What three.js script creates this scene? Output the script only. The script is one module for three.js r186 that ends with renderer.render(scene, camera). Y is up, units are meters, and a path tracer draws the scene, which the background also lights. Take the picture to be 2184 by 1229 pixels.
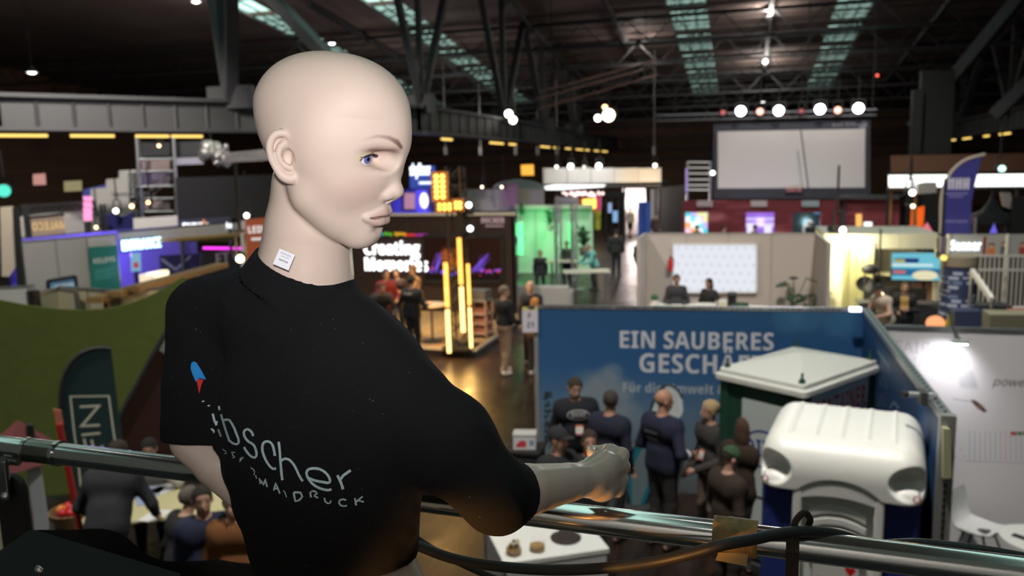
import * as THREE from 'three';
import { RoundedBoxGeometry } from 'three/addons/geometries/RoundedBoxGeometry.js';
import { TextGeometry } from 'three/addons/geometries/TextGeometry.js';
import { FontLoader } from 'three/addons/loaders/FontLoader.js';
import { mergeGeometries, mergeVertices, toCreasedNormals } from 'three/addons/utils/BufferGeometryUtils.js';
import { RectAreaLightUniformsLib } from 'three/addons/lights/RectAreaLightUniformsLib.js';

// ============================================================ camera, sky, exposure, large lights
const V3 = (x, y, z) => new THREE.Vector3(x, y, z);
const scene = new THREE.Scene();
const W = 2184, H = 1229, FPX = 1700, EYE = 4.3;              // eye height above the hall floor; focal length in pixels
const camera = new THREE.PerspectiveCamera(2 * Math.atan(H / 2 / FPX) * 180 / Math.PI, W / H, 0.05, 400);
camera.position.set(0, EYE, 0);
camera.rotation.order = 'YXZ';
camera.rotation.set(-8.4 * Math.PI / 180, 16.3 * Math.PI / 180, -0.022);
camera.updateMatrixWorld();
camera.focus = 1.0; camera.userData.fStop = 5.2;
scene.add(camera);
const renderer = new THREE.WebGLRenderer({ antialias: true });
renderer.toneMapping = THREE.LinearToneMapping;
renderer.toneMappingExposure = 1.0;
renderer.shadowMap.enabled = true;
RectAreaLightUniformsLib.init();
scene.background = new THREE.Color().setRGB(1.75, 2.05, 2.0);    // overcast daylight behind the roof glazing

function lamp(l, pos, target, size = 3) {
  l.position.copy(pos); l.castShadow = true; if (l.shadow) l.shadow.radius = size;
  if (target) { l.target.position.copy(target); scene.add(l.target); }
  scene.add(l); return l;
}
const FLASH = 3.7;                                            // candela-like strength of the on-camera flash
const CR = V3(1, 0, 0).applyQuaternion(camera.quaternion), CU = V3(0, 1, 0).applyQuaternion(camera.quaternion), CF = V3(0, 0, -1).applyQuaternion(camera.quaternion);
const flashAt = camera.position.clone().addScaledVector(CU, 0.11).addScaledVector(CF, -0.03);
const ray = (px, py) => V3((px - W / 2) / FPX, -(py - H / 2) / FPX, -1).applyQuaternion(camera.quaternion);
const P = (px, py, d) => camera.position.clone().addScaledVector(ray(px, py), d);          // by distance along the view axis
lamp(new THREE.SpotLight(new THREE.Color().setRGB(1, 0.95, 0.93), FLASH, 30, 0.56, 0.95, 2), flashAt.clone().addScaledVector(CF, 0.02), P(830, 380, 5), 1.6);

// ============================================================ helpers
const C = (r, g, b) => new THREE.Color().setRGB(r, g, b);
let seed = 7; const rnd = () => ((seed = (seed * 16807) % 2147483647) / 2147483647); const rr = (a, b) => a + (b - a) * rnd();
const M = (color, rough = 0.7, o = {}) => new THREE.MeshPhysicalMaterial({ color: color instanceof THREE.Color ? color : new THREE.Color(color), roughness: rough, ...o });
const GLOW = (color, k, o = {}) => new THREE.MeshStandardMaterial({ color: 0x050505, roughness: 0.6, emissive: color instanceof THREE.Color ? color : new THREE.Color(color), emissiveIntensity: k, ...o });
const onZ = (px, py, z) => { const d = ray(px, py); return P(px, py, z / d.z); };
const onX = (px, py, x) => { const d = ray(px, py); return P(px, py, x / d.x); };
const onY = (px, py, y) => { const d = ray(px, py); return P(px, py, (y - EYE) / d.y); };
const names = {};
function numbered(n) { const k = names[n] = (names[n] ?? -1) + 1; return k ? n + '_' + String(k).padStart(3, '0') : n; }
const shadowed = (o) => { o.traverse((m) => { if (m.isMesh) { m.castShadow = true; m.receiveShadow = true; } }); return o; };
function thing(name, label, category, pos, turn = 0, group) {
  const o = new THREE.Group(); o.name = numbered(name); scene.add(o);
  if (pos) o.position.copy(pos); o.rotation.y = turn;
  o.userData = { label, category }; if (group) o.userData.group = group;
  return o;
}
const merged = (g) => Array.isArray(g) ? (g.length > 1 ? mergeGeometries(g.map((x) => { const y = x.index ? x.toNonIndexed() : x; for (const k of Object.keys(y.attributes)) if (!['position', 'normal', 'uv'].includes(k)) y.deleteAttribute(k); return y; })) : g[0]) : g;
function part(parent, name, g, m, label) { const o = new THREE.Mesh(merged(g), m); o.name = name; o.castShadow = o.receiveShadow = true; parent.add(o); if (label) o.userData.label = label; return o; }
function single(name, label, category, g, m, group) { const o = new THREE.Mesh(merged(g), m); o.name = numbered(name); o.castShadow = o.receiveShadow = true; scene.add(o); o.userData = { label, category }; if (group) o.userData.group = group; return o; }
function struct(name, g, m) { const o = new THREE.Mesh(merged(g), m); o.name = numbered(name); o.castShadow = o.receiveShadow = true; o.userData = { kind: 'structure' }; scene.add(o); return o; }
function copyOf(src, label) { const c = src.clone(); c.name = numbered(src.name.replace(/_\d{3}$/, '')); c.userData = { ...src.userData }; if (label) c.userData.label = label; scene.add(c); return c; }
// geometry builders
const T = (g, x = 0, y = 0, z = 0, ry = 0, rx = 0, rz = 0) => { if (rz) g.rotateZ(rz); if (rx) g.rotateX(rx); if (ry) g.rotateY(ry); return g.translate(x, y, z); };
const box = (w, h, d, x = 0, y = 0, z = 0, ry = 0) => T(new THREE.BoxGeometry(w, h, d), x, y, z, ry);
const rbox = (w, h, d, r, x = 0, y = 0, z = 0, ry = 0) => T(new RoundedBoxGeometry(w, h, d, 2, r), x, y, z, ry);
const cyl = (r0, r1, h, x = 0, y = 0, z = 0, n = 16) => T(new THREE.CylinderGeometry(r1, r0, h, n), x, y, z);
const sph = (r, x = 0, y = 0, z = 0, n = 14, sx = 1, sy = 1, sz = 1) => new THREE.SphereGeometry(r, n, Math.round(n * 0.7)).scale(sx, sy, sz).translate(x, y, z);
function bar(a, b, r, n = 8, r2 = r) { const d = b.clone().sub(a), g = new THREE.CylinderGeometry(r2, r, d.length(), n); g.applyQuaternion(new THREE.Quaternion().setFromUnitVectors(V3(0, 1, 0), d.clone().normalize())); return g.translate((a.x + b.x) / 2, (a.y + b.y) / 2, (a.z + b.z) / 2); }
function beam(a, b, w, h) {                                                           // rectangular bar, h is its upright size
  const d = b.clone().sub(a), g = new THREE.BoxGeometry(w, h, d.length()), o = new THREE.Object3D(); o.position.copy(a).add(b).multiplyScalar(0.5); o.up.set(Math.abs(d.x) + Math.abs(d.z) < 1e-6 ? 1 : 0, 1, 0); o.lookAt(b); o.updateMatrix(); return g.applyMatrix4(o.matrix);
}
const tube = (pts, r, n = 40, m = 10) => new THREE.TubeGeometry(new THREE.CatmullRomCurve3(pts), n, r, m);
const lathe = (pts, n = 24) => new THREE.LatheGeometry(pts.map(([x, y]) => new THREE.Vector2(x, y)), n);
function extr(pts, d, bevel = 0) { const s = pts.isShape ? pts : new THREE.Shape(pts.map(([x, y]) => new THREE.Vector2(x, y))); return new THREE.ExtrudeGeometry(s, { depth: d, bevelEnabled: bevel > 0, bevelSize: bevel, bevelThickness: bevel, bevelSegments: 2, curveSegments: 16 }); }
function canvasTex(w, h, draw) { const c = document.createElement('canvas'); c.width = w; c.height = h; const x = c.getContext('2d'); draw(x, w, h); const t = new THREE.CanvasTexture(c); t.colorSpace = THREE.SRGBColorSpace; t.anisotropy = 8; return t; }
function dataTex(w, h, f, rep = 1) { const a = new Uint8Array(w * h * 4); for (let y = 0; y < h; y++) for (let x = 0; x < w; x++) { const v = f(x / w, y / h), i = (y * w + x) * 4; for (let c = 0; c < 3; c++) a[i + c] = Math.max(0, Math.min(255, Array.isArray(v) ? v[c] : v)); a[i + 3] = 255; } const t = new THREE.DataTexture(a, w, h); t.magFilter = t.minFilter = THREE.LinearFilter; t.wrapS = t.wrapT = THREE.RepeatWrapping; t.repeat.set(rep, rep); t.needsUpdate = true; return t; }
// smooth value noise, periodic in 'per' cells
const hash = (x, y, z = 0) => { let n = Math.imul(x, 374761393) + Math.imul(y, 668265263) + Math.imul(z, 1274126177); n = Math.imul(n ^ (n >>> 13), 1274126177); return ((n ^ (n >>> 16)) >>> 0) / 4294967296; };
function noise2(x, y, per) { const xi = Math.floor(x), yi = Math.floor(y), f = (t) => t * t * (3 - 2 * t), u = f(x - xi), v = f(y - yi), m = (a) => ((a % per) + per) % per; const h = (i, j) => hash(m(xi + i), m(yi + j)); return (h(0, 0) * (1 - u) + h(1, 0) * u) * (1 - v) + (h(0, 1) * (1 - u) + h(1, 1) * u) * v; }
const fbm2 = (x, y, per, o = 4) => { let s = 0, a = 0.5; for (let i = 0; i < o; i++) { s += a * noise2(x * (1 << i), y * (1 << i), per << i); a /= 2; } return s; };
function noise3(x, y, z) { const xi = Math.floor(x), yi = Math.floor(y), zi = Math.floor(z), f = (t) => t * t * (3 - 2 * t), u = f(x - xi), v = f(y - yi), w = f(z - zi); let s = 0; for (let k = 0; k < 2; k++) for (let j = 0; j < 2; j++) for (let i = 0; i < 2; i++) s += hash(xi + i, yi + j, zi + k) * (i ? u : 1 - u) * (j ? v : 1 - v) * (k ? w : 1 - w); return s; }

// ---- signed distance fields and a surface-net mesher for bodies and clothes
const smin = (a, b, k) => { const h = Math.max(k - Math.abs(a - b), 0) / k; return Math.min(a, b) - h * h * k * 0.25; };
const smax = (a, b, k) => -smin(-a, -b, k);
const capS = (a, b, ra, rb) => { const dx = b.x - a.x, dy = b.y - a.y, dz = b.z - a.z, q = 1 / Math.max(dx * dx + dy * dy + dz * dz, 1e-9); return (x, y, z) => { const X = x - a.x, Y = y - a.y, Z = z - a.z, t = Math.max(0, Math.min(1, (X * dx + Y * dy + Z * dz) * q)); const ex = X - t * dx, ey = Y - t * dy, ez = Z - t * dz; return Math.sqrt(ex * ex + ey * ey + ez * ez) - (ra + (rb - ra) * t); }; };
const ellS = (cx, cy, cz, rx, ry, rz) => (x, y, z) => { const X = (x - cx) / rx, Y = (y - cy) / ry, Z = (z - cz) / rz, k0 = Math.sqrt(X * X + Y * Y + Z * Z), k1 = Math.sqrt(X * X / (rx * rx) + Y * Y / (ry * ry) + Z * Z / (rz * rz)); return k1 < 1e-9 ? -Math.min(rx, ry, rz) : k0 * (k0 - 1) / k1; };
const uni = (k, ...fs) => (x, y, z) => { let d = fs[0](x, y, z); for (let i = 1; i < fs.length; i++) d = smin(d, fs[i](x, y, z), k); return d; };
const chain = (pts, k = 0.004) => uni(k, ...pts.slice(1).map((p, i) => capS(pts[i][0], p[0], pts[i][1], p[1])));
function net(f, lo, hi, h) {
  const n = [0, 1, 2].map((i) => Math.ceil((hi[i] - lo[i]) / h) + 1), [nx, ny, nz] = n, B = 8, S = new Float32Array(nx * ny * nz);
  for (let bz = 0; bz < nz; bz += B) for (let by = 0; by < ny; by += B) for (let bx = 0; bx < nx; bx += B) {
    const c = f(lo[0] + (bx + B / 2) * h, lo[1] + (by + B / 2) * h, lo[2] + (bz + B / 2) * h), far = Math.abs(c) > h * B * 1.7;
    for (let z = bz; z < Math.min(bz + B, nz); z++) for (let y = by; y < Math.min(by + B, ny); y++) for (let x = bx; x < Math.min(bx + B, nx); x++)
      S[(z * ny + y) * nx + x] = x === 0 || y === 0 || z === 0 || x === nx - 1 || y === ny - 1 || z === nz - 1 ? Math.max(1e-4, far ? c : f(lo[0] + x * h, lo[1] + y * h, lo[2] + z * h)) : far ? c : f(lo[0] + x * h, lo[1] + y * h, lo[2] + z * h);
  }
  const id = new Int32Array(nx * ny * nz).fill(-1), pos = [], idx = [], off = [0, 1, nx, nx + 1, nx * ny, nx * ny + 1, nx * ny + nx, nx * ny + nx + 1];
  const E = [[0, 1], [2, 3], [4, 5], [6, 7], [0, 2], [1, 3], [4, 6], [5, 7], [0, 4], [1, 5], [2, 6], [3, 7]];
  for (let z = 0; z < nz - 1; z++) for (let y = 0; y < ny - 1; y++) for (let x = 0; x < nx - 1; x++) {
    const i = (z * ny + y) * nx + x; let m = 0; for (let k = 0; k < 8; k++) if (S[i + off[k]] < 0) m |= 1 << k;
    if (m === 0 || m === 255) continue;
    let sx = 0, sy = 0, sz = 0, c = 0;
    for (const [a, b] of E) { if (((m >> a) & 1) === ((m >> b) & 1)) continue; const va = S[i + off[a]], t = va / (va - S[i + off[b]]); sx += (a & 1) + t * ((b & 1) - (a & 1)); sy += ((a >> 1) & 1) + t * (((b >> 1) & 1) - ((a >> 1) & 1)); sz += (a >> 2) + t * ((b >> 2) - (a >> 2)); c++; }
    id[i] = pos.length / 3; pos.push(lo[0] + (x + sx / c) * h, lo[1] + (y + sy / c) * h, lo[2] + (z + sz / c) * h);
  }
  const quad = (a, b, c, d, s) => { if (a < 0 || b < 0 || c < 0 || d < 0) return; if (s) idx.push(a, b, c, a, c, d); else idx.push(a, c, b, a, d, c); };
  for (let z = 1; z < nz - 1; z++) for (let y = 1; y < ny - 1; y++) for (let x = 1; x < nx - 1; x++) {
    const i = (z * ny + y) * nx + x, s = S[i] < 0, X = 1, Y = nx, Z = nx * ny;
    if (s !== (S[i + X] < 0)) quad(id[i - Y - Z], id[i - Z], id[i], id[i - Y], s);
    if (s !== (S[i + Y] < 0)) quad(id[i - X - Z], id[i - X], id[i], id[i - Z], s);
    if (s !== (S[i + Z] < 0)) quad(id[i - X - Y], id[i - Y], id[i], id[i - X], s);
  }
  const nor = new Float32Array(pos.length), e = h * 0.5;
  for (let i = 0; i < pos.length; i += 3) { const [x, y, z] = [pos[i], pos[i + 1], pos[i + 2]]; const a = f(x + e, y, z) - f(x - e, y, z), b = f(x, y + e, z) - f(x, y - e, z), c = f(x, y, z + e) - f(x, y, z - e), l = Math.hypot(a, b, c) || 1; nor[i] = a / l; nor[i + 1] = b / l; nor[i + 2] = c / l; }
  const g = new THREE.BufferGeometry(); g.setAttribute('position', new THREE.Float32BufferAttribute(pos, 3)); g.setAttribute('normal', new THREE.BufferAttribute(nor, 3)); g.setAttribute('uv', new THREE.BufferAttribute(new Float32Array(pos.length / 3 * 2), 2)); g.setIndex(idx); return g;
}
const boxOf = (pts, pad) => { const b = new THREE.Box3().setFromPoints(pts); return [[b.min.x - pad, b.min.y - pad, b.min.z - pad], [b.max.x + pad, b.max.y + pad, b.max.z + pad]]; };
function paint(g, f) { const p = g.attributes.position, q = g.attributes.normal, a = new Float32Array(p.count * 3); for (let i = 0; i < p.count; i++) { const c = f(p.getX(i), p.getY(i), p.getZ(i), q.getX(i), q.getY(i), q.getZ(i)); a[i * 3] = c[0]; a[i * 3 + 1] = c[1]; a[i * 3 + 2] = c[2]; } g.setAttribute('color', new THREE.BufferAttribute(a, 3)); return g; }
const font = await new FontLoader().loadAsync('fonts/droid/droid_sans_bold.typeface.json');
function text3(s, size, depth, align = 0.5) { const g = new TextGeometry(s, { font, size, depth, curveSegments: 3 }); g.computeBoundingBox(); const b = g.boundingBox; return g.translate(-b.min.x - (b.max.x - b.min.x) * align, -b.min.y, 0); }

// ============================================================ the mannequin at the rail
const DECK = EYE - 1.57;                                       // balcony floor
const SKIN = [0.64, 0.515, 0.445];
const skinRough = dataTex(4, 1, (u) => (u < 0.5 ? 140 : 66)); skinRough.wrapS = THREE.ClampToEdgeWrapping;
const skinMat = M(0xffffff, 1, { roughnessMap: skinRough, vertexColors: true, specularIntensity: 0.9 });
const shirtBase = P(700, 1100, 1.08);
const mann = thing('mannequin', 'bald pale female shop mannequin in a cropped black T-shirt leaning at the rail', 'mannequin', V3(shirtBase.x, DECK, shirtBase.z));
const mannLocal = new THREE.Matrix4().makeTranslation(-mann.position.x, -mann.position.y, -mann.position.z);
{
  // ---- head, in its own frame: y up, z towards the face, x to its left
  const HM = new THREE.Matrix4().compose(P(703.4, 324.2, 1.011), new THREE.Quaternion().setFromEuler(new THREE.Euler(0.157, 1.501, 0.0646, 'YXZ')), V3(1, 1, 1)), HI = HM.clone().invert();
  const toHead = (px, py, d) => P(px, py, d).applyMatrix4(HI);
  const neckTop = toHead(664, 400, 1.03), neckMid = toHead(657, 500, 1.05), neckLow = toHead(650, 585, 1.065), neckEnd = toHead(646, 650, 1.07);
  const v = (x, y, z) => V3(x, y, z);
  const dense = (a) => { const c = new THREE.CatmullRomCurve3(a.map((e) => e[0])), n = a.length * 4; return [...Array(n + 1)].map((_, i) => { const t = i / n * (a.length - 1), k = Math.min(Math.floor(t), a.length - 2); return [c.getPoint(i / n), a[k][1] + (a[k + 1][1] - a[k][1]) * (t - k)]; }); };
  const cran = (x, y, z) => { const X = x / 0.0750, Y = (y - 0.0385) / 0.0845, Z = (z - 0.002) / (0.1045 * (z < 0 && y < 0.06 ? 1 - (0.06 - y) * 1.7 : 1)), k = Math.pow(Math.pow(Math.abs(X), 2.22) + Math.pow(Math.abs(Y), 2.22) + Math.pow(Math.abs(Z), 2.22), 1 / 2.22); return k < 1e-6 ? -0.07 : (k - 1) * Math.hypot(x, y - 0.04, z - 0.002) / k; }, brow = ellS(0, 0.012, 0.023, 0.062, 0.052, 0.063), face = ellS(0, -0.038, 0.022, 0.0555, 0.070, 0.060);
  const jaw = capS(v(0.046, -0.052, 0.004), v(0.012, -0.095, 0.050), 0.020, 0.0165), chin = ellS(0, -0.096, 0.0555, 0.019, 0.0150, 0.0165);
  const cheek = ellS(0.034, -0.028, 0.048, 0.023, 0.023, 0.025), muzzle = ellS(0, -0.066, 0.057, 0.026, 0.026, 0.022);
  const bridge = capS(v(0, 0.008, 0.0795), v(0, -0.033, 0.0955), 0.0060, 0.0076), tip = ellS(0, -0.0365, 0.0975, 0.0088, 0.0082, 0.0088), ala = ellS(0.0098, -0.0415, 0.0880, 0.0066, 0.0066, 0.0085);
  const nostril = ellS(0.0058, -0.0475, 0.0910, 0.0028, 0.0040, 0.0046), colum = capS(v(0, -0.044, 0.0955), v(0, -0.049, 0.087), 0.0035, 0.004);
  const canthus = ellS(0.0180, 0.003, 0.0900, 0.0085, 0.0095, 0.0200), eye = [0.0322, 0.0040, 0.0645], lid = ellS(...eye, 0.0192, 0.0142, 0.0146), socket = ellS(0.0345, 0.0035, 0.0915, 0.0220, 0.0120, 0.0225), slit = ellS(eye[0] - 0.0018, eye[1] - 0.0030, eye[2] + 0.0130, 0.0162, 0.0063, 0.0150);
  const fold = chain([[v(0.0165, 0.0090, 0.0755), 0.0011], [v(0.026, 0.0122, 0.0765), 0.0012], [v(0.037, 0.0122, 0.0735), 0.0012], [v(0.049, 0.0085, 0.0650), 0.0011]], 0.001);
  const base = (x, y, z) => { const w = Math.max(0, z - 0.012) * (y > 0.05 ? Math.max(0, 1 - (y - 0.05) * 14) : 1); x *= 1 + 62 * w * w; let d = smin(cran(x, y, z), brow(x, y, z), 0.05); d = smin(d, face(x, y, z), 0.04); d = smin(d, jaw(x, y, z), 0.026); d = smin(d, chin(x, y, z), 0.018); d = smin(d, cheek(x, y, z), 0.026); return smin(d, muzzle(x, y, z), 0.022); };
  const surf = (x, y) => { let a = 0.03, b = 0.12; for (let i = 0; i < 24; i++) { const m = (a + b) / 2; if (base(x, y, m) < 0) a = m; else b = m; } return a; };
  const along = (pts, rise) => dense(pts.map(([x, y, r, o = 0]) => [v(x, y, surf(x, y) - r * rise + o), r]), 1);
  const lipU = chain(along([[0, -0.0642, 0.0048, 0.0012], [0.0065, -0.0634, 0.0050, 0.0010], [0.0140, -0.0660, 0.0042], [0.0205, -0.0685, 0.0028], [0.0255, -0.0697, 0.0012]], 0.35), 0.003);
  const lipL = chain(along([[0, -0.0770, 0.0060, 0.0010], [0.0075, -0.0768, 0.0058, 0.0008], [0.0145, -0.0752, 0.0046], [0.0205, -0.0728, 0.0028], [0.0255, -0.0704, 0.0012]], 0.4), 0.003);
  const lipGap = chain(along([[0, -0.0702, 0.0010, 0.0048], [0.0075, -0.0697, 0.0010, 0.0046], [0.0145, -0.0700, 0.0010, 0.0040], [0.0210, -0.0704, 0.0010, 0.0024], [0.0255, -0.0699, 0.0008, 0.0010]], 0), 0.001);
  const chinDip = ellS(0, -0.0875, 0.0830, 0.016, 0.0045, 0.0085);
  const neck = chain([[neckTop, 0.050], [neckMid, 0.0525], [neckLow, 0.060], [neckEnd, 0.064]], 0.02);
  // ear: b points back, u up, o outwards
  const th = 0.42, ex = 0.0690, ey = -0.004, ez = -0.0100, sb = Math.sin(th), cb = Math.cos(th);
  const q = (b, u, o) => v(ex + (b * sb + o * cb) * 0.001, ey + u * 0.001, ez + (-b * cb + o * sb) * 0.001);
  const helix = chain(dense([[q(-3, 4, 4), 0.0022], [q(-7, 12, 5), 0.0028], [q(-4, 22, 6), 0.0032], [q(5, 28, 7), 0.0034], [q(16, 26, 8), 0.0036], [q(22, 15, 9), 0.0034], [q(21, 1, 8.5), 0.0032], [q(15, -12, 7), 0.0036], [q(6, -23, 5), 0.0052], [q(-4, -25, 3), 0.0056], [q(-9, -18, 1), 0.0044]], 1.06), 0.003);
  const antih = chain(dense([[q(-1, -13, 5), 0.0028], [q(7, -8, 6), 0.0026], [q(12, 2, 7), 0.0026], [q(10, 12, 6.5), 0.0026], [q(3, 19, 5.5), 0.0022]], 1.0), 0.003);
  const tragus = capS(q(-8, 2, 3), q(-7, -7, 3.5), 0.0042, 0.0036);
  const loc = (f) => (x, y, z) => { const X = x - ex, Y = y - ey, Z = z - ez; return f(X * sb - Z * cb, Y, X * cb + Z * sb); };
  const plate = loc(ellS(0.006, 0.002, 0.001, 0.019, 0.0275, 0.0048)), concha = loc(ellS(0.0015, -0.0015, 0.0075, 0.0085, 0.0115, 0.0085)), scapha = loc(chain([[v(0.014, 0.015, 0.0075), 0.0018], [v(0.0165, 0.004, 0.0078), 0.0018], [v(0.012, -0.009, 0.007), 0.0018]], 0.002));
  const headS = (x0, y, z) => {
    const x = Math.abs(x0);
    let d = base(x, y, z);
    if (z > 0.04) {
      d = smax(d, -socket(x, y, z), 0.012); d = smax(d, -canthus(x, y, z), 0.010); d = smin(d, lid(x, y, z), 0.005); d = smax(d, -fold(x, y, z), 0.003);
      d = smin(d, bridge(x, y, z), 0.011); d = smin(d, tip(x, y, z), 0.009); d = smin(d, ala(x, y, z), 0.006); d = smin(d, colum(x, y, z), 0.004);
      d = smax(d, -nostril(x, y, z), 0.002); d = smin(d, lipU(x, y, z), 0.005); d = smin(d, lipL(x, y, z), 0.005); d = smax(d, -lipGap(x, y, z), 0.0022); d = smax(d, -chinDip(x, y, z), 0.008);
      d = smax(d, -slit(x, y, z), 0.0012);
    }
    if (x > 0.05 && y < 0.05) {
      d = smin(d, plate(x, y, z), 0.004); d = smin(d, helix(x, y, z), 0.003); d = smax(d, -concha(x, y, z), 0.004); d = smin(d, antih(x, y, z), 0.003); d = smin(d, tragus(x, y, z), 0.004);
    }
    return smin(d, neck(x0, y, z), 0.006);
  };
  const nb = boxOf([neckTop, neckMid, neckLow], 0.055);
  const hg = net(headS, [Math.min(-0.105, nb[0][0]), nb[0][1], Math.min(-0.108, nb[0][2])], [Math.max(0.105, nb[1][0]), 0.130, 0.122], 0.0013);
  // make-up is paint on the plastic: brows, lids, lips, a little rouge
  const seg = (x, y, pts) => { let m = 1e9, t = 0; for (let i = 0; i < pts.length - 1; i++) { const [ax, ay] = pts[i], [bx, by] = pts[i + 1], dx = bx - ax, dy = by - ay, k = Math.max(0, Math.min(1, ((x - ax) * dx + (y - ay) * dy) / (dx * dx + dy * dy))), e = Math.hypot(x - ax - k * dx, y - ay - k * dy); if (e < m) { m = e; t = (i + k) / (pts.length - 1); } } return [m, t]; };
  const browL = [[0.0125, 0.0200], [0.019, 0.0265], [0.028, 0.0310], [0.038, 0.0320], [0.048, 0.0275], [0.058, 0.0215]];
  const lidEdge = [[0.0190, 0.0018], [0.025, 0.0072], [0.0330, 0.0088], [0.041, 0.0068], [0.0480, 0.0022]];
  const mix = (a, b, t) => [a[0] + (b[0] - a[0]) * t, a[1] + (b[1] - a[1]) * t, a[2] + (b[2] - a[2]) * t], cl = (t) => Math.max(0, Math.min(1, t));
  paint(hg, (x0, y, z) => {
    const x = Math.abs(x0); let c = SKIN.slice();
    if (z < 0.02) return c;
    const rouge = Math.exp(-((x - 0.043) ** 2 + (y + 0.036) ** 2) / 0.0003) * 0.5; c = mix(c, [0.56, 0.37, 0.31], rouge);
    const [bm, bt] = seg(x, y, browL), bw = 0.0034 * (bt < 0.25 ? 0.8 + bt : 1.1 - bt * 0.75); c = mix(c, [0.17, 0.075, 0.070], 0.95 * cl((bw - bm) / 0.0022 + 0.3) * cl(1.15 - 1.25 * bt));
    const sh = Math.exp(-(((x - 0.029) / 0.014) ** 2 + ((y - 0.0135) / 0.0062) ** 2)); c = mix(c, [0.36, 0.20, 0.185], 0.75 * sh);
    const inn = Math.exp(-(((x - 0.0185) / 0.006) ** 2 + ((y - 0.0135) / 0.0055) ** 2)); c = mix(c, [0.17, 0.085, 0.08], 0.6 * inn);
    const ly = 0.0088 - 20 * (x - 0.033) ** 2; if (Math.abs(x - 0.036) < 0.018 && y > ly - 0.001 && y < ly + 0.0060) c = mix(c, [0.62, 0.53, 0.36], 0.7);
    const [le] = seg(x, y, lidEdge); if (z > 0.06) c = mix(c, [0.05, 0.03, 0.035], cl((0.0014 - le) / 0.0008));
    const lip = Math.min(lipU(x, y, z), lipL(x, y, z)); c = mix(c, [0.50, 0.305, 0.265], 0.55 * cl(1 - lip / 0.0008) * (x < 0.0275 ? 1 : 0));
    c = mix(c, [0.16, 0.06, 0.055], 0.8 * cl(1 - Math.max(0, lipGap(x, y, z)) / 0.0012) * (z > 0.07 ? 1 : 0));  // dark line painted into the gap between the lips
    return c;
  });
  { const p = hg.attributes.position, uv = hg.attributes.uv; for (let i = 0; i < p.count; i++) uv.setXY(i, Math.max(0.3, Math.min(0.7, 0.5 + 40 * (0.004 - neck(p.getX(i), p.getY(i), p.getZ(i))))), 0.5); }
  hg.applyMatrix4(HM);

  // ---- joints of the body
  const shR = P(860, 872, 0.995), elR = P(1056, 1058, 0.985), wrR = P(1259, 1020, 1.13), shL = P(438, 664, 1.15), elL = P(416, 940, 1.13), wrL = P(580, 1112, 1.10);
  const waist = P(712, 1165, 1.06), nk = P(648, 600, 1.075), U = nk.clone().sub(waist).normalize(), phi = 0.66;
  const Fw0 = CR.clone().multiplyScalar(Math.sin(phi)).addScaledVector(CF, Math.cos(phi)), Lf = U.clone().cross(Fw0).normalize(), Fw = Lf.clone().cross(U).normalize();   // her left, her front
  const bf = (f) => (x, y, z) => { const X = x - waist.x, Y = y - waist.y, Z = z - waist.z; return f(X * Lf.x + Y * Lf.y + Z * Lf.z, X * U.x + Y * U.y + Z * U.z, X * Fw.x + Y * Fw.y + Z * Fw.z); };
  const at = (l, u, f) => waist.clone().addScaledVector(Lf, l).addScaledVector(U, u).addScaledVector(Fw, f);
  const legS = (s) => chain([[at(s * 0.085, -0.18, 0), 0.082], [V3(at(s * 0.08, -0.5, 0).x, DECK + 0.48, at(s * 0.08, -0.5, 0.0).z), 0.052], [V3(at(s * 0.08, -0.5, 0).x, DECK + 0.07, at(s * 0.08, -0.5, 0).z), 0.034], [V3(at(s * 0.08, -0.5, 0.1).x, DECK + 0.025, at(s * 0.08, -0.5, 0.1).z), 0.022]], 0.03);
  const torsoS = uni(0.07, bf(ellS(0, 0.185, 0.006, 0.138, 0.150, 0.092)), bf(ellS(0, 0.06, 0.004, 0.112, 0.19, 0.082)), bf(ellS(0, -0.155, -0.004, 0.182, 0.150, 0.112)), bf(ellS(0.062, 0.215, 0.070, 0.05, 0.05, 0.045)), bf(ellS(-0.062, 0.215, 0.070, 0.05, 0.05, 0.045)), capS(shR, at(-0.05, 0.262, 0), 0.042, 0.038), capS(shL, at(0.03, 0.315, 0), 0.04, 0.042));
  const armR = chain([[shR, 0.044], [elR, 0.035]], 0.01), foreR = chain([[elR.clone().addScaledVector(CU, 0.005), 0.033], [elR.clone().lerp(wrR, 0.3), 0.0335], [elR.clone().lerp(wrR, 0.75), 0.026], [wrR, 0.0225]], 0.003);
  const armL = chain([[shL, 0.044], [shL.clone().lerp(elL, 0.6), 0.037], [elL, 0.0325], [elL.clone().lerp(wrL, 0.3), 0.031], [wrL, 0.022]], 0.006), handL = bf(ellS(0, 0, 0, 1, 1, 1));
  const bodyS = (x, y, z) => { let d = torsoS(x, y, z); d = smin(d, armR(x, y, z), 0.03); d = smin(d, foreR(x, y, z), 0.012); d = smin(d, armL(x, y, z), 0.03); return smin(smin(d, legA(x, y, z), 0.05), legB(x, y, z), 0.05); };
  const legA = legS(1), legB = legS(-1);
  const bb = boxOf([shR, elR, wrR, shL, elL, wrL, at(0.2, -0.3, 0.15), at(-0.2, -0.3, -0.15), at(0, 0.4, 0)], 0.05); bb[0][1] = DECK - 0.01;
  const gloss = (g) => { const uv = g.attributes.uv; for (let i = 0; i < uv.count; i++) uv.setXY(i, 0.75, 0.5); return g; };
  const bg = gloss(paint(net(bodyS, bb[0], bb[1], 0.0052), () => SKIN));

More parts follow.
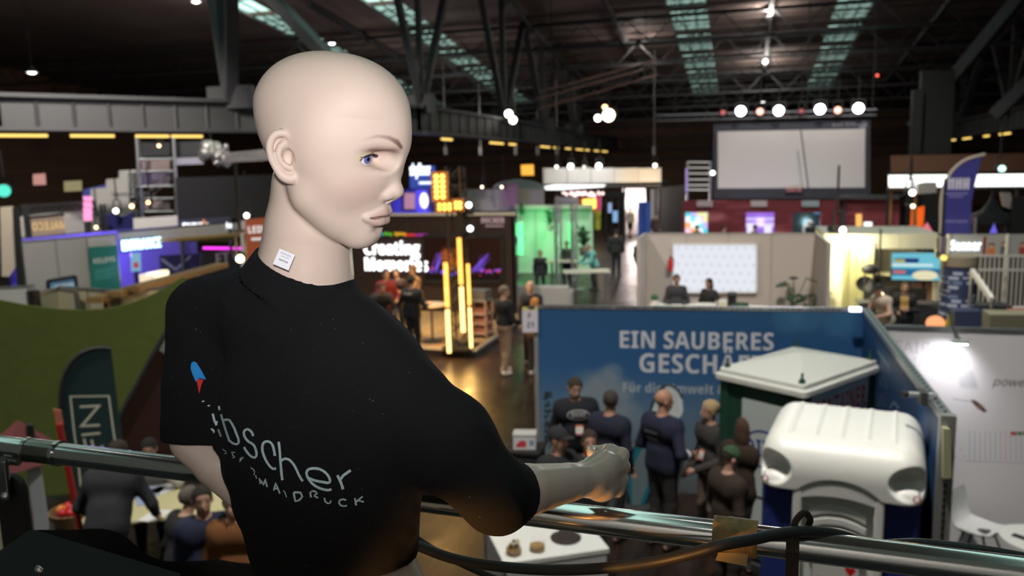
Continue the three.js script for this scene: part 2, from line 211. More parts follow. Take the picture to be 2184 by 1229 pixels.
  // ---- hands: right one a fist on the near side of the hall, thumb up; left one flat on the hip
  function handS(w, X, Y, s, curl) {                            // X along the forearm, Y towards the thumb, Z out of the back of the hand
    const Z = X.clone().cross(Y).multiplyScalar(s).normalize(), p = (a, b, c) => w.clone().addScaledVector(X, a).addScaledVector(Y, b).addScaledVector(Z, c);
    const parts = [];
    const yk = [0.027, 0.009, -0.009, -0.0255], xk = [0.080, 0.083, 0.079, 0.071], len = [0.042, 0.046, 0.042, 0.034], rad = [0.0098, 0.0100, 0.0095, 0.0086];
    const palm = chain([[p(0.0, 0.002, 0), 0.0225], [p(0.03, 0.012, 0), 0.0200], [p(0.062, 0.012, 0.002), 0.0165]], 0.02), palm2 = chain([[p(0.004, -0.006, -0.002), 0.021], [p(0.03, -0.014, -0.003), 0.0190], [p(0.060, -0.014, 0.000), 0.0160]], 0.02);
    parts.push(palm, palm2);
    for (let i = 0; i < 4; i++) {
      const k = p(xk[i] - 0.008, yk[i], 0.004), a = curl, L = len[i];
      const d1 = [Math.cos(a * 0.82), -Math.sin(a * 0.82)], d2 = [Math.cos(a * 1.9), -Math.sin(a * 1.9)], d3 = [Math.cos(a * 2.5), -Math.sin(a * 2.5)];
      const m = p(xk[i] - 0.008 + d1[0] * L, yk[i] * 0.97, 0.004 + d1[1] * L), e = m.clone().addScaledVector(X, d2[0] * L * 0.62).addScaledVector(Z, d2[1] * L * 0.62), t = e.clone().addScaledVector(X, d3[0] * L * 0.45).addScaledVector(Z, d3[1] * L * 0.45);
      parts.push(chain([[k, rad[i] * 1.12], [m, rad[i]], [e, rad[i] * 0.92], [t, rad[i] * 0.8]], 0.003));
    }
    const t0 = p(0.018, 0.010, -0.004), t1 = curl > 1 ? p(0.046, 0.019, -0.012) : p(0.045, 0.038, -0.010), t2 = curl > 1 ? p(0.074, 0.029, -0.020) : p(0.062, 0.056, -0.01), t3 = curl > 1 ? p(0.088, 0.026, -0.034) : p(0.080, 0.066, -0.012);
    const thumb = chain([[t0, 0.0155], [t1, 0.0125], [t2, 0.0105], [t3, 0.0092]], 0.004);
    return [(x, y, z) => { let d = smin(parts[0](x, y, z), parts[1](x, y, z), 0.012); let fd = parts[2](x, y, z); for (let i = 3; i < 6; i++) fd = smin(fd, parts[i](x, y, z), 0.0022); return smin(smin(d, fd, 0.008), thumb(x, y, z), 0.005); }, boxOf([w, p(0.11, 0.07, 0.03), p(0.11, -0.05, -0.08), p(-0.02, 0, 0), p(0.05, 0.06, -0.06)], 0.02)];
  }
  const XR = wrR.clone().sub(elR).normalize(), YR = V3(0, 1, 0).addScaledVector(XR, -XR.y).addScaledVector(CR, -0.12).normalize(); YR.addScaledVector(XR, -YR.dot(XR)).normalize();
  const [hr, hrb] = handS(wrR, XR, YR, 1, 1.5);
  const hrS = (x, y, z) => smin(hr(x, y, z), foreR(x, y, z), 0.012);
  const hrg = gloss(paint(net((x, y, z) => { const X = x - wrR.x, Y = y - wrR.y, Z = z - wrR.z; return Math.max(hrS(x, y, z), -(X * XR.x + Y * XR.y + Z * XR.z) - 0.03); }, hrb[0], hrb[1], 0.0019), () => SKIN));
  const XL = wrL.clone().sub(elL).normalize(), YL = U.clone().multiplyScalar(-1).addScaledVector(XL, U.dot(XL)).normalize();
  const [hl, hlb] = handS(wrL, XL, YL, 1, 0.25);
  const hlg = gloss(paint(net(hl, hlb[0], hlb[1], 0.003), () => SKIN));
  const body = part(mann, 'body', mergeGeometries([hg, bg, hrg, hlg]).applyMatrix4(mannLocal), skinMat);

  // ---- eyes
  const iris = canvasTex(64, 256, (c, w, h) => {
    c.fillStyle = '#e9ebf2'; c.fillRect(0, 0, w, h);
    const g = c.createLinearGradient(0, 0, 0, h * 0.15); g.addColorStop(0, '#0c0a14'); g.addColorStop(0.38, '#0c0a14'); g.addColorStop(0.46, '#5a5fb4'); g.addColorStop(0.8, '#8287d6'); g.addColorStop(1, '#2b2c62'); c.fillStyle = g; c.fillRect(0, 0, w, h * 0.15);
  });
  const eyeMat = M(0xffffff, 0.08, { map: iris, clearcoat: 1, clearcoatRoughness: 0.03 });
  for (const s of [-1, 1]) {
    const g = new THREE.SphereGeometry(0.0127, 32, 24).rotateX(Math.PI / 2).scale(1.28, 1, 1).rotateX(0.10).rotateY(-0.16).translate(s * eye[0], eye[1], eye[2]).applyMatrix4(HM).applyMatrix4(mannLocal);
    part(mann, 'eye', g, eyeMat);
    const la = [];
    for (let i = 0; i <= 15; i++) {
      const t = i / 15, x = 0.0225 + 0.0245 * t, y = eye[1] - 0.0004 + 0.0055 * Math.sin(Math.PI * (0.12 + 0.76 * t)), z = eye[2] + Math.sqrt(Math.max(1e-6, 0.0142 ** 2 - (x - eye[0]) ** 2 * 0.8 - (y - eye[1]) ** 2)), out = (t - 0.35) * 0.007, L = 0.0055 + 0.003 * t;
      const a = v(s * x, y, z - 0.0008), b = v(s * (x + out * 0.5), y - 0.0012, z + L * 0.62), c = v(s * (x + out), y + 0.0016, z + L);
      la.push(new THREE.TubeGeometry(new THREE.QuadraticBezierCurve3(a, b, c), 5, 0.00024, 4));
    }
    part(mann, 'eyelash', mergeGeometries(la).applyMatrix4(HM).applyMatrix4(mannLocal), M(0x0a0808, 0.6));
  }

  // ---- T-shirt: its own surface over torso, shoulders and sleeves
  const slR = elR.clone().addScaledVector(wrR.clone().sub(elR), 0.26), dR = wrR.clone().sub(elR).normalize().addScaledVector(CR, 0.25).normalize();
  const dL = elL.clone().sub(shL).normalize().multiplyScalar(1), endL = P(404, 944, 1.13);
  const slvR = chain([[shR, 0.060], [shR.clone().lerp(elR, 0.5).addScaledVector(CU, 0.014), 0.055], [elR.clone().addScaledVector(CU, 0.001), 0.0445], [slR, 0.036]], 0.02);
  const slvL = chain([[shL, 0.044], [shL.clone().lerp(elL, 0.55), 0.0445], [elL.clone().addScaledVector(dL, 0.05), 0.0475]], 0.02);
  const hemC = at(0, -0.02, 0), collarC = P(646, 582, 1.066);
  const tors = uni(0.08, bf(ellS(0, 0.185, -0.004, 0.148, 0.158, 0.103)), bf(ellS(-0.003, 0.04, 0.0, 0.129, 0.20, 0.099)), bf(ellS(0, 0.225, 0.055, 0.11, 0.06, 0.070)), capS(shR, at(-0.06, 0.25, 0.01), 0.050, 0.040), capS(shL, at(0.042, 0.35, 0.01), 0.041, 0.052));
  const nAx = P(672, 500, 1.05).sub(P(646, 582, 1.066)).normalize();
  const collar = (x, y, z) => { const X = x - collarC.x, Y = y - collarC.y, Z = z - collarC.z, t = X * nAx.x + Y * nAx.y + Z * nAx.z, r = Math.sqrt(Math.max(0, X * X + Y * Y + Z * Z - t * t)); return Math.max(r - 0.0705 + t * 0.35, Math.abs(t + 0.006) - 0.018); };
  const yoke = capS(collarC.clone().addScaledVector(nAx, -0.018), collarC.clone().addScaledVector(nAx, -0.055).addScaledVector(U, -0.01), 0.0615, 0.082), upR = capS(shR, elR, 0.0485, 0.038), upL = capS(shL, shL.clone().lerp(elL, 0.85), 0.0480, 0.043);
  const chestS = uni(0.07, bf(ellS(0, 0.185, 0.006, 0.143, 0.155, 0.097)), capS(shR, at(-0.05, 0.262, 0), 0.047, 0.043), capS(shL, at(0.03, 0.315, 0), 0.045, 0.047));
  const folds = [[P(905, 1030, 0.98), P(720, 930, 0.97)], [P(900, 1070, 1.0), P(690, 1010, 0.98)], [P(905, 1000, 0.96), P(860, 870, 0.9)], [P(1080, 1010, 0.86), P(960, 840, 0.88)], [P(1040, 1080, 0.85), P(930, 920, 0.87)], [P(1100, 960, 0.9), P(1010, 840, 0.92)], [P(460, 945, 1.08), P(600, 830, 1.0)], [P(490, 1010, 1.08), P(640, 960, 0.98)], [P(520, 1090, 1.06), P(690, 1060, 0.98)], [P(880, 1120, 1.0), P(650, 1095, 0.97)]].map(([a, b], i) => capS(a, b, 0.012, 0.004));
  const shirtS = (x, y, z) => {
    let d = smin(tors(x, y, z), slvR(x, y, z), 0.014); d = smin(d, slvL(x, y, z), 0.03); d = smin(d, Math.min(chestS(x, y, z), upL(x, y, z), upR(x, y, z)), 0.012); d = smin(d, yoke(x, y, z), 0.03);
    if (d < 0.03) {
      let w = (noise3(x * 16, y * 13, z * 16) - 0.5) * 0.007 + (noise3(x * 38 + 9, y * 26, z * 38) - 0.5) * 0.0022;
      for (const f of folds) { const k = f(x, y, z); if (k < 0.03) w -= 0.0035 * Math.exp(-((Math.max(k, 0)) ** 2) / 0.00012); }
      d += w;
    }
    d = smin(d, collar(x, y, z), 0.009);
    let X = x - hemC.x, Y = y - hemC.y, Z = z - hemC.z; d = smax(d, -(X * U.x + Y * U.y + Z * U.z), 0.004);
    X = x - slR.x; Y = y - slR.y; Z = z - slR.z; d = smax(d, X * dR.x + Y * dR.y + Z * dR.z > -0.15 && X * CR.x + Y * CR.y + Z * CR.z > -0.12 ? X * dR.x + Y * dR.y + Z * dR.z : -1, 0.004);
    X = x - endL.x; Y = y - endL.y; Z = z - endL.z; const lt = X * dL.x + Y * dL.y + Z * dL.z; if (slvL(x, y, z) < tors(x, y, z) - 0.004) d = smax(d, lt, 0.004);
    return d;
  };
  const sb2 = boxOf([shR, elR, slR, shL, elL, at(0.15, -0.02, 0.12), at(-0.15, -0.02, -0.12), collarC], 0.075);
  const sg = net(shirtS, sb2[0], sb2[1], 0.0038);
  { const p = sg.attributes.position, n = sg.attributes.normal, uv = sg.attributes.uv, q2 = V3(); for (let i = 0; i < p.count; i++) { q2.set(p.getX(i), p.getY(i), p.getZ(i)).sub(waist); const l = q2.dot(Lf), u = q2.dot(U), front = n.getX(i) * Fw.x + n.getY(i) * Fw.y + n.getZ(i) * Fw.z; uv.setXY(i, 0.5 - l / 0.6, front > 0.55 ? 0.99 : (u + 0.05) / 0.6); } }
  // the print on the back, laid out in the cloth's own plane (left-right, waist-neck)
  const printTex = canvasTex(2048, 2048, (c, w, h) => {
    c.fillStyle = '#141417'; c.fillRect(0, 0, w, h);
    for (let i = 0; i < 9000; i++) { const g = 22 + rnd() * 12; c.fillStyle = `rgba(${g},${g},${g + 3},0.35)`; c.fillRect(rnd() * w, rnd() * h, 3, 3); }
    for (let i = 0; i < 260; i++) { const g = 90 + rnd() * 90; c.fillStyle = `rgba(${g},${g},${g},0.8)`; c.fillRect(rnd() * w, rnd() * h, 2 + rnd() * 3, 1 + rnd() * 2); }   // lint
    const fill = (col, a) => { c.fillStyle = col; c.beginPath(); for (let i = 0; i < a.length; i += 2) c.lineTo(a[i], a[i + 1]); c.fill(); };
    const stroke = (a) => { c.fillStyle = '#b9d0d6'; for (let i = 0; i + 7 < a.length; i += 4) { if (Math.abs(a[i + 4] - a[i]) > 90) continue; c.beginPath(); c.moveTo(a[i], a[i + 1]); c.lineTo(a[i + 4], a[i + 5]); c.lineTo(a[i + 6], a[i + 7]); c.lineTo(a[i + 2], a[i + 3]); c.fill(); } };
    stroke([540,1223,544,1222,540,1243,545,1241,542,1262,547,1260,548,1281,706,1265,707,1285,758,1278,739,1299,782,1293,761,1314,803,1309]);
    stroke([537,1293,540,1289,557,1315,559,1308,723,1309,738,1300]);
    stroke([558,1192,748,1179,559,1212,797,1194,771,1215,820,1211,800,1231,839,1227,822,1248,858,1244,841,1265,874,1261,859,1282,888,1278,873,1297,901,1293,885,1312,911,1308,896,1328,920,1324]);
    stroke([852,1241,844,1232,889,1238,887,1228,912,1238,927,1231,934,1251,951,1246,953,1270,969,1266,966,1295,982,1291,976,1313,991,1311,978,1326,993,1326,974,1330,985,1336,968,1332,968,1341,953,1330,944,1339,938,1326,923,1334,922,1319,905,1326]);
    stroke([1091,1303,1076,1306,1085,1289,1070,1293,1070,1277,1060,1285,1049,1270,1046,1280,1028,1274,1037,1282,1015,1285,1030,1287,1016,1302,1032,1300,1027,1318,1041,1312,1046,1331,1058,1323,1068,1338,1078,1330,1082,1346,1095,1340,1089,1358,1104,1355,1094,1373,1110,1372,1093,1383,1107,1387,1088,1387,1093,1396,1079,1386,1072,1395,1063,1380,1051,1387,1046,1368,1031,1374,1034,1357,1019,1362,1026,1346,1010,1351]);
    stroke([1203,1389,1190,1389,1202,1373,1190,1374,1200,1359,1188,1361,1197,1345,1185,1349,1189,1334,1180,1340,1177,1326,1171,1335,1162,1323,1162,1333,1145,1326,1153,1335,1134,1335,1147,1340,1129,1349,1143,1350,1129,1366,1143,1364,1135,1385,1148,1382,1143,1403,1155,1399,1153,1420,1164,1415,1164,1434,1173,1428,1176,1445,1183,1436,1187,1446,1187,1436,1196,1444,1194,1434]);
    stroke([1215,1333,1226,1333,1215,1346,1227,1345,1216,1358,1227,1358,1216,1371,1227,1371,1215,1387,1226,1387,1214,1404,1225,1404,1213,1421,1224,1421,1212,1437,1223,1437,1210,1452,1222,1452,1209,1466,1220,1466,1209,1475,1220,1474,1208,1482,1219,1482,1208,1490,1219,1489]);
    stroke([1225,1415,1220,1406,1233,1410,1229,1401,1239,1408,1239,1398,1247,1410,1251,1400,1255,1414,1262,1406,1263,1424,1271,1418,1269,1436,1279,1432,1275,1454,1285,1451,1280,1473,1289,1469,1285,1488,1294,1484,1291,1503,1300,1498]);
    stroke([1315,1494,1320,1484,1325,1500,1330,1491,1335,1507,1340,1497,1350,1513,1354,1503,1364,1518,1367,1507,1377,1523,1380,1512,1388,1522,1386,1512,1394,1513,1386,1511,1395,1503,1386,1505,1393,1489,1385,1494,1388,1476,1380,1482,1379,1463,1372,1471,1366,1453,1362,1463,1352,1448,1349,1459,1338,1447,1338,1458,1326,1449,1328,1459,1317,1455,1323,1463,1311,1465,1320,1467,1310,1478,1319,1476,1313,1493,1322,1489,1318,1507,1326,1501,1325,1520,1333,1513,1336,1533,1342,1524,1349,1543,1354,1533,1362,1549,1366,1539,1374,1553,1376,1542,1382,1552,1382,1542,1389,1550,1387,1540]);
    stroke([1414,1493,1423,1489,1416,1506,1425,1502,1418,1519,1427,1516,1419,1536,1427,1533,1419,1553,1428,1550]);
    stroke([1425,1516,1420,1510,1438,1500,1434,1491,1451,1492,1448,1482,1465,1483,1463,1473]);
    stroke([781,1368,798,1363,837,1374,852,1369,845,1378,858,1380,807,1383,811,1387]);
    stroke([949,1369,947,1374,913,1369,921,1373,919,1383,930,1380,936,1392,947,1392,913,1393,914,1398]);
    stroke([984,1411,975,1410,989,1397,983,1394,1011,1394,1009,1389]);
    stroke([983,1404,982,1400,1000,1402,998,1397]);
    stroke([1053,1435,1057,1431,1071,1441,1077,1438,1078,1450,1085,1449,1070,1463,1077,1464]);
    stroke([1081,1464,1088,1463,1085,1479,1092,1477]);
    stroke([1110,1500,1101,1501,1109,1478,1101,1475,1110,1493,1118,1489,1121,1509,1123,1502,1133,1493,1123,1492,1131,1483,1137,1477,1132,1498,1141,1496,1133,1515,1143,1513]);
    stroke([1170,1531,1163,1529,1178,1515,1170,1513,1181,1503,1182,1495,1181,1515,1189,1513,1184,1530,1192,1528,1187,1545,1195,1543]);
    stroke([1170,1523,1173,1517,1187,1528,1190,1522]);
    stroke([1207,1532,1211,1530,1212,1543,1217,1542,1214,1562,1218,1561]);
    stroke([1246,1543,1255,1542,1245,1561,1254,1560,1246,1583,1253,1576,1268,1580,1265,1573,1285,1563,1278,1561,1281,1542,1274,1549,1265,1539,1263,1548,1252,1538,1249,1547]);
    stroke([1315,1569,1308,1570,1315,1550,1310,1548,1322,1547,1323,1540,1331,1552,1335,1546,1333,1555,1338,1559,1326,1557,1328,1563,1321,1567,1326,1563,1333,1578,1337,1572]);
    stroke([1354,1577,1359,1576,1354,1595,1360,1592,1364,1605,1366,1599,1376,1601,1373,1597,1379,1590,1374,1589]);
    stroke([1424,1595,1421,1601,1416,1588,1415,1595,1404,1591,1407,1597,1398,1605,1403,1604,1402,1619,1406,1613,1412,1625,1413,1618,1420,1623,1420,1616]);
    stroke([1443,1595,1447,1595,1441,1610,1445,1610,1439,1626,1444,1626]);
    stroke([1444,1616,1443,1609,1454,1606,1453,1600,1464,1597,1463,1591]);
    stroke([1448,1609,1450,1603,1454,1615,1456,1609,1459,1622,1462,1615]);
    stroke([532,1156,537,1154,532,1162,537,1161]);
    stroke([538,1181,543,1178,539,1188,543,1185]);
    fill('#2f8fdc', [520,967,512,974,511,987,511,1000,516,1018,521,1036,525,1051,529,1066,536,1047,543,1054,550,1060,548,1047,545,1033,541,1016,536,999,532,987,528,975]);
    fill('#d8362f', [532,1056,536,1050,545,1060,542,1073,539,1086,536,1104,532,1123,532,1108,532,1093,531,1070]);
  });
  const knit = dataTex(256, 256, (u, v) => 128 + 60 * Math.sin(u * 256 * 0.8) * Math.sin(v * 256 * 0.8) + 60 * (hash(Math.floor(u * 256), Math.floor(v * 256)) - 0.5), 14);
  const shirtMat = M(0xffffff, 0.95, { map: printTex, bumpMap: knit, bumpScale: 0.0006, sheen: 0.25, sheenRoughness: 0.6, sheenColor: C(0.05, 0.05, 0.07), specularIntensity: 0.4 });
  const shirt = part(mann, 't_shirt', sg.applyMatrix4(mannLocal), shirtMat, 'cropped black T-shirt with pale lettering and a small blue and red drop printed on the back');
  { // care label standing up out of the collar at the nape
    const q0 = [P(583, 562, 0.982), P(597, 529, 0.985), P(627, 543, 0.982), P(616, 576, 0.979)], u1 = q0[3].clone().sub(q0[0]), u2 = q0[1].clone().sub(q0[0]), nn = u1.clone().cross(u2).normalize();
    const g = new THREE.BoxGeometry(1, 1, 1), mm = new THREE.Matrix4().makeBasis(u1, u2, nn.multiplyScalar(0.0008)).setPosition(q0[0].clone().addScaledVector(u1, 0.5).addScaledVector(u2, 0.46)); g.applyMatrix4(mm).applyMatrix4(mannLocal);
    const tt = canvasTex(160, 160, (c) => { c.fillStyle = '#e6e8f2'; c.fillRect(0, 0, 160, 160); c.fillStyle = '#3a3c48'; c.font = '17px sans-serif'; c.textAlign = 'center'; for (let i = 0; i < 5; i++) { c.strokeStyle = '#50525e'; c.lineWidth = 2; c.strokeRect(28 + i * 22, 24, 13, 12); } c.font = '13px sans-serif'; c.fillText('100% COTTON', 80, 62); c.font = 'bold 24px sans-serif'; c.fillText('MASTER', 80, 104); });
    part(shirt, 'care_label', g, M(0xffffff, 0.8, { map: tt }));
  }
}

// ============================================================ people: one continuous body each, clothes and hair as parts
const clothMat = (rgb, rough = 0.9) => M(C(...rgb), rough);
const matCache = new Map(); const cloth = (rgb) => { const k = rgb.join(); if (!matCache.has(k)) matCache.set(k, clothMat(rgb)); return matCache.get(k); };
const bodyMat = M(0xffffff, 0.6, { vertexColors: true });
function person(label, base, turn, o = {}) {
  const s = (o.h ?? 1.75) / 1.75, cell = (o.cell ?? 0.022), t = thing('person', label, 'person', base, turn), v = (x, y, z) => V3(x * s, y * s, z * s);
  const lean = o.lean ?? 0, side = o.side ?? 0, pel = o.sit ? 0.50 : 0.93, px0 = 0;
  const up = (x, y, z) => { const Y = y - 0.93, cs = Math.cos(side), sn = Math.sin(side), x1 = x * cs + Y * sn, y1 = -x * sn + Y * cs; return v(px0 + x1, pel + y1 * Math.cos(lean) - z * Math.sin(lean), z * Math.cos(lean) + y1 * Math.sin(lean)); };
  const w = o.wide ?? 1, pelvis = up(0, 0.95, 0), belly = up(0, 1.1, 0.01), chest = up(0, 1.30, 0), neck = up(0, 1.47, 0.0), headC = up(0, 1.635, 0.025 + (o.headFwd ?? 0));
  const sh = [1, -1].map((k) => up(k * 0.165 * w, 1.405, 0)), el = [1, -1].map((k, i) => o.elbow?.[i] ? v(...o.elbow[i]) : up(k * 0.225 * w, 1.13, -0.03)), wr = [1, -1].map((k, i) => o.wrist?.[i] ? v(...o.wrist[i]) : up(k * 0.215 * w, 0.90, 0.06));
  const st = o.stride ?? 0, hip = [1, -1].map((k) => v(k * 0.085, pel, 0)), kn = [1, -1].map((k) => o.sit ? v(k * 0.11, 0.50, 0.42) : v(k * 0.10, 0.50, 0.03 + k * st)), an = [1, -1].map((k) => o.sit ? v(k * 0.12, 0.08, 0.40) : v(k * 0.11, 0.085, -0.02 + k * st * 1.9 - Math.abs(st) * 0.2)), toe = an.map((a) => a.clone().add(v(0, -0.05, 0.15)));
  const hm = new THREE.Matrix4().makeRotationFromEuler(new THREE.Euler((o.nod ?? 0) + lean * 0.5, o.look ?? 0, o.tilt ?? 0, 'YXZ')).setPosition(headC), hi = hm.clone().invert().elements;
  const toH = (f) => (x, y, z) => f((hi[0] * x + hi[4] * y + hi[8] * z + hi[12]) / s, (hi[1] * x + hi[5] * y + hi[9] * z + hi[13]) / s, (hi[2] * x + hi[6] * y + hi[10] * z + hi[14]) / s) * s;
  const skull = ellS(0, 0.03, -0.008, 0.076, 0.09, 0.096), jawE = ellS(0, -0.045, 0.026, 0.056, 0.07, 0.062), nose = capS(V3(0, 0.005, 0.085), V3(0, -0.032, 0.104), 0.008, 0.011), earE = ellS(0.076, -0.008, -0.008, 0.011, 0.03, 0.018), sock = ellS(0.032, 0.006, 0.098, 0.018, 0.012, 0.016), lips = ellS(0, -0.067, 0.083, 0.023, 0.008, 0.008);
  const headL = (x, y, z) => { const X = Math.abs(x); let d = smin(skull(x, y, z), jawE(x, y, z), 0.035); d = smax(d, -sock(X, y, z), 0.012); d = smin(d, nose(x, y, z), 0.012); d = smin(d, lips(x, y, z), 0.008); return smin(d, earE(X, y, z), 0.006); };
  const head = toH(headL);
  const torso = uni(0.09 * s, capS(up(-0.10 * w, 1.33, 0), up(0.10 * w, 1.33, 0), 0.115 * s * w, 0.115 * s * w), capS(belly.clone().add(v(-0.05, 0, 0)), belly.clone().add(v(0.05, 0, 0)), 0.115 * s * w, 0.115 * s * w), capS(pelvis.clone().add(v(-0.06, 0, 0)), pelvis.clone().add(v(0.06, 0, 0)), 0.115 * s, 0.115 * s), ...sh.map((p) => capS(p, up(0, 1.38, 0), 0.058 * s, 0.07 * s)));
  const neckS = capS(up(0, 1.40, -0.01), headC.clone().addScaledVector(V3(0, 1, 0), -0.05 * s), 0.058 * s, 0.054 * s);
  const uarm = [0, 1].map((i) => capS(sh[i], el[i], 0.050 * s, 0.041 * s)), farm = [0, 1].map((i) => capS(el[i], wr[i], 0.040 * s, 0.027 * s));
  const hd = [0, 1].map((i) => wr[i].clone().sub(el[i]).normalize()), hand = [0, 1].map((i) => { const a = wr[i], D = hd[i], q = Math.abs(D.y) > 0.8 ? V3(0, 0, 1) : V3(0, 1, 0), S = D.clone().cross(q).normalize(), U2 = S.clone().cross(D).normalize(), p = (f, g, h2) => a.clone().addScaledVector(D, f * s).addScaledVector(U2, g * s).addScaledVector(S, h2 * s); const f = [capS(p(0.02, 0, 0), p(0.075, 0.012, 0), 0.026 * s, 0.020 * s), capS(p(0.03, -0.012, 0), p(0.075, -0.014, 0), 0.022 * s, 0.019 * s)]; for (let k = 0; k < 4; k++) f.push(chain([[p(0.08, 0.027 - k * 0.018, 0), 0.0105 * s], [p(0.118 - (k === 3 ? 0.012 : 0), 0.029 - k * 0.019, 0.012), 0.0095 * s], [p(0.140 - (k === 3 ? 0.02 : 0), 0.029 - k * 0.019, 0.034), 0.0085 * s]])); f.push(chain([[p(0.03, 0.022, 0), 0.014 * s], [p(0.07, 0.05, 0.008), 0.011 * s], [p(0.10, 0.058, 0.02), 0.009 * s]])); return f.reduce((A, B) => (x, y, z) => smin(A(x, y, z), B(x, y, z), 0.006)); });
  const thigh = [0, 1].map((i) => capS(hip[i], kn[i], 0.088 * s, 0.058 * s)), calf = [0, 1].map((i) => chain([[kn[i], 0.056 * s], [kn[i].clone().lerp(an[i], 0.35), 0.054 * s], [an[i], 0.038 * s]], 0.02)), foot = [0, 1].map((i) => capS(an[i].clone().add(v(0, -0.035, -0.03)), toe[i], 0.040 * s, 0.034 * s));
  const ex = [pelvis, chest, headC, ...sh, ...el, ...wr, ...kn, ...an, ...toe];
  const skin = o.skin ?? [0.46, 0.27, 0.19];
  const bodyF = (x, y, z) => { let d = smin(torso(x, y, z), neckS(x, y, z), 0.04 * s); d = smin(d, head(x, y, z), 0.02 * s); for (let i = 0; i < 2; i++) { d = smin(d, smin(uarm[i](x, y, z), farm[i](x, y, z), 0.02), 0.03); d = smin(d, hand[i](x, y, z), 0.012); d = smin(d, smin(thigh[i](x, y, z), calf[i](x, y, z), 0.03), 0.05); d = smin(d, foot[i](x, y, z), 0.03); } return d; };
  const [lo, hi2] = boxOf(ex, 0.17 * s);
  const hc = Math.min(cell * 0.42, 0.010), geos = [net(bodyF, lo, hi2, cell)];
  if (!o.far) {
    geos.push(net((x, y, z) => Math.max(smin(head(x, y, z), neckS(x, y, z), 0.02 * s) - 0.0008, headC.y - 0.15 * s - y), [headC.x - 0.15 * s, headC.y - 0.16 * s, headC.z - 0.15 * s], [headC.x + 0.15 * s, headC.y + 0.15 * s, headC.z + 0.15 * s], hc));
    for (let i = 0; i < 2; i++) { const c = wr[i].clone().addScaledVector(hd[i], 0.06 * s), r = 0.13 * s; geos.push(net((x, y, z) => smin(hand[i](x, y, z), farm[i](x, y, z), 0.01) - 0.0006, [c.x - r, c.y - r, c.z - r], [c.x + r, c.y + r, c.z + r], hc)); }
  }
  const g = mergeGeometries(geos);
  paint(g, (x, y, z) => {
    const X = (hi[0] * x + hi[4] * y + hi[8] * z + hi[12]) / s, Y = (hi[1] * x + hi[5] * y + hi[9] * z + hi[13]) / s, Z = (hi[2] * x + hi[6] * y + hi[10] * z + hi[14]) / s, ax = Math.abs(X);
    if (Z > 0.05 && Math.abs(Y) < 0.12) { if (Math.hypot((ax - 0.032) / 0.014, (Y - 0.004) / 0.006) < 1) return [0.03, 0.02, 0.018]; if (Math.hypot((ax - 0.034) / 0.019, (Y - 0.026) / 0.004) < 1) return [0.10, 0.05, 0.03]; if (Math.hypot(ax / 0.024, (Y + 0.068) / 0.007) < 1) return [skin[0] * 0.75, skin[1] * 0.5, skin[2] * 0.5]; if (o.beard && Y < -0.045) return [0.14, 0.09, 0.06]; }
    return skin;
  });
  part(t, 'body', g, bodyMat);
  // clothes
  const hem = (o.hem ?? 0.86), grow = o.coat ?? 0.016;
  const sleeve = o.sleeve ?? 0.97;
  const upd = up(0, 1, 0).sub(up(0, 0, 0)).normalize(), hemP = up(0, hem, 0);
  const legsTop = (x, y, z) => { let d = smin(thigh[0](x, y, z), thigh[1](x, y, z), 0.05); return smin(d, torso(x, y, z), 0.05); };
  const topF = (x, y, z) => { let d = torso(x, y, z); if (hem < 0.9) d = smin(d, smin(thigh[0](x, y, z), thigh[1](x, y, z), 0.04), 0.06); for (let i = 0; i < 2; i++) { const a = smin(uarm[i](x, y, z), farm[i](x, y, z), 0.02), q = wr[i], D = hd[i], cut = sleeve > 0.6 ? (x - q.x) * D.x + (y - q.y) * D.y + (z - q.z) * D.z + (1 - sleeve) * 0.26 : (x - el[i].x) * D.x + (y - el[i].y) * D.y + (z - el[i].z) * D.z + 0.05; d = smin(d, smax(a, cut, 0.01), 0.03); } d -= grow * s + 0.006 * (noise3(x * 14 + 5, y * 11, z * 14) - 0.5); d = smax(d, (hemP.x - x) * upd.x + (hemP.y - y) * upd.y + (hemP.z - z) * upd.z, 0.01); return smax(d, -(Math.hypot(x - neck.x, z - neck.z) - 0.062 * s + Math.max(0, neck.y - 0.03 * s - y) * 1.4), 0.01); };
  const top = part(t, o.topName ?? 'jacket', net(topF, lo, hi2, Math.min(cell, 0.018)), cloth(o.top ?? [0.02, 0.02, 0.025]));
  if (!o.noLegs) {
    const trF = (x, y, z) => { let d = torso(x, y, z); for (let i = 0; i < 2; i++) d = smin(d, smin(thigh[i](x, y, z), calf[i](x, y, z), 0.03), 0.05); d -= 0.012 * s + 0.006 * (noise3(x * 12, y * 9 + 3, z * 12) - 0.5); d = smax(d, y - (pel + 0.10 * s), 0.01); return o.shorts ? smax(d, (0.48 - y), 0.01) : smax(d, 0.085 * s - y, 0.01); };
    part(t, 'trousers', net(trF, lo, hi2, Math.min(cell, 0.02)), cloth(o.legs ?? [0.02, 0.022, 0.03]));
    for (let i = 0; i < 2; i++) { const b = boxOf([an[i], toe[i]], 0.08); part(t, 'shoe', net((x, y, z) => smax(smax(smin(foot[i](x, y, z), calf[i](x, y, z), 0.03) - 0.012, y - 0.11 * s, 0.006), 0.004 - y, 0.004), b[0], b[1], 0.012), cloth(o.shoes ?? [0.02, 0.02, 0.02])); }
  }
  // hair and headgear
  const hair = o.hair ?? [0.03, 0.02, 0.015], kind = o.style ?? 'short', noiseH = (x, y, z) => 0.006 * (noise3(x * 90, y * 60, z * 90) - 0.5);
  const hb = 0.20 * s, hbox = [[headC.x - hb, headC.y - (kind === 'long' ? 0.42 : 0.26) * s, headC.z - hb], [headC.x + hb, headC.y + 0.19 * s, headC.z + hb]];
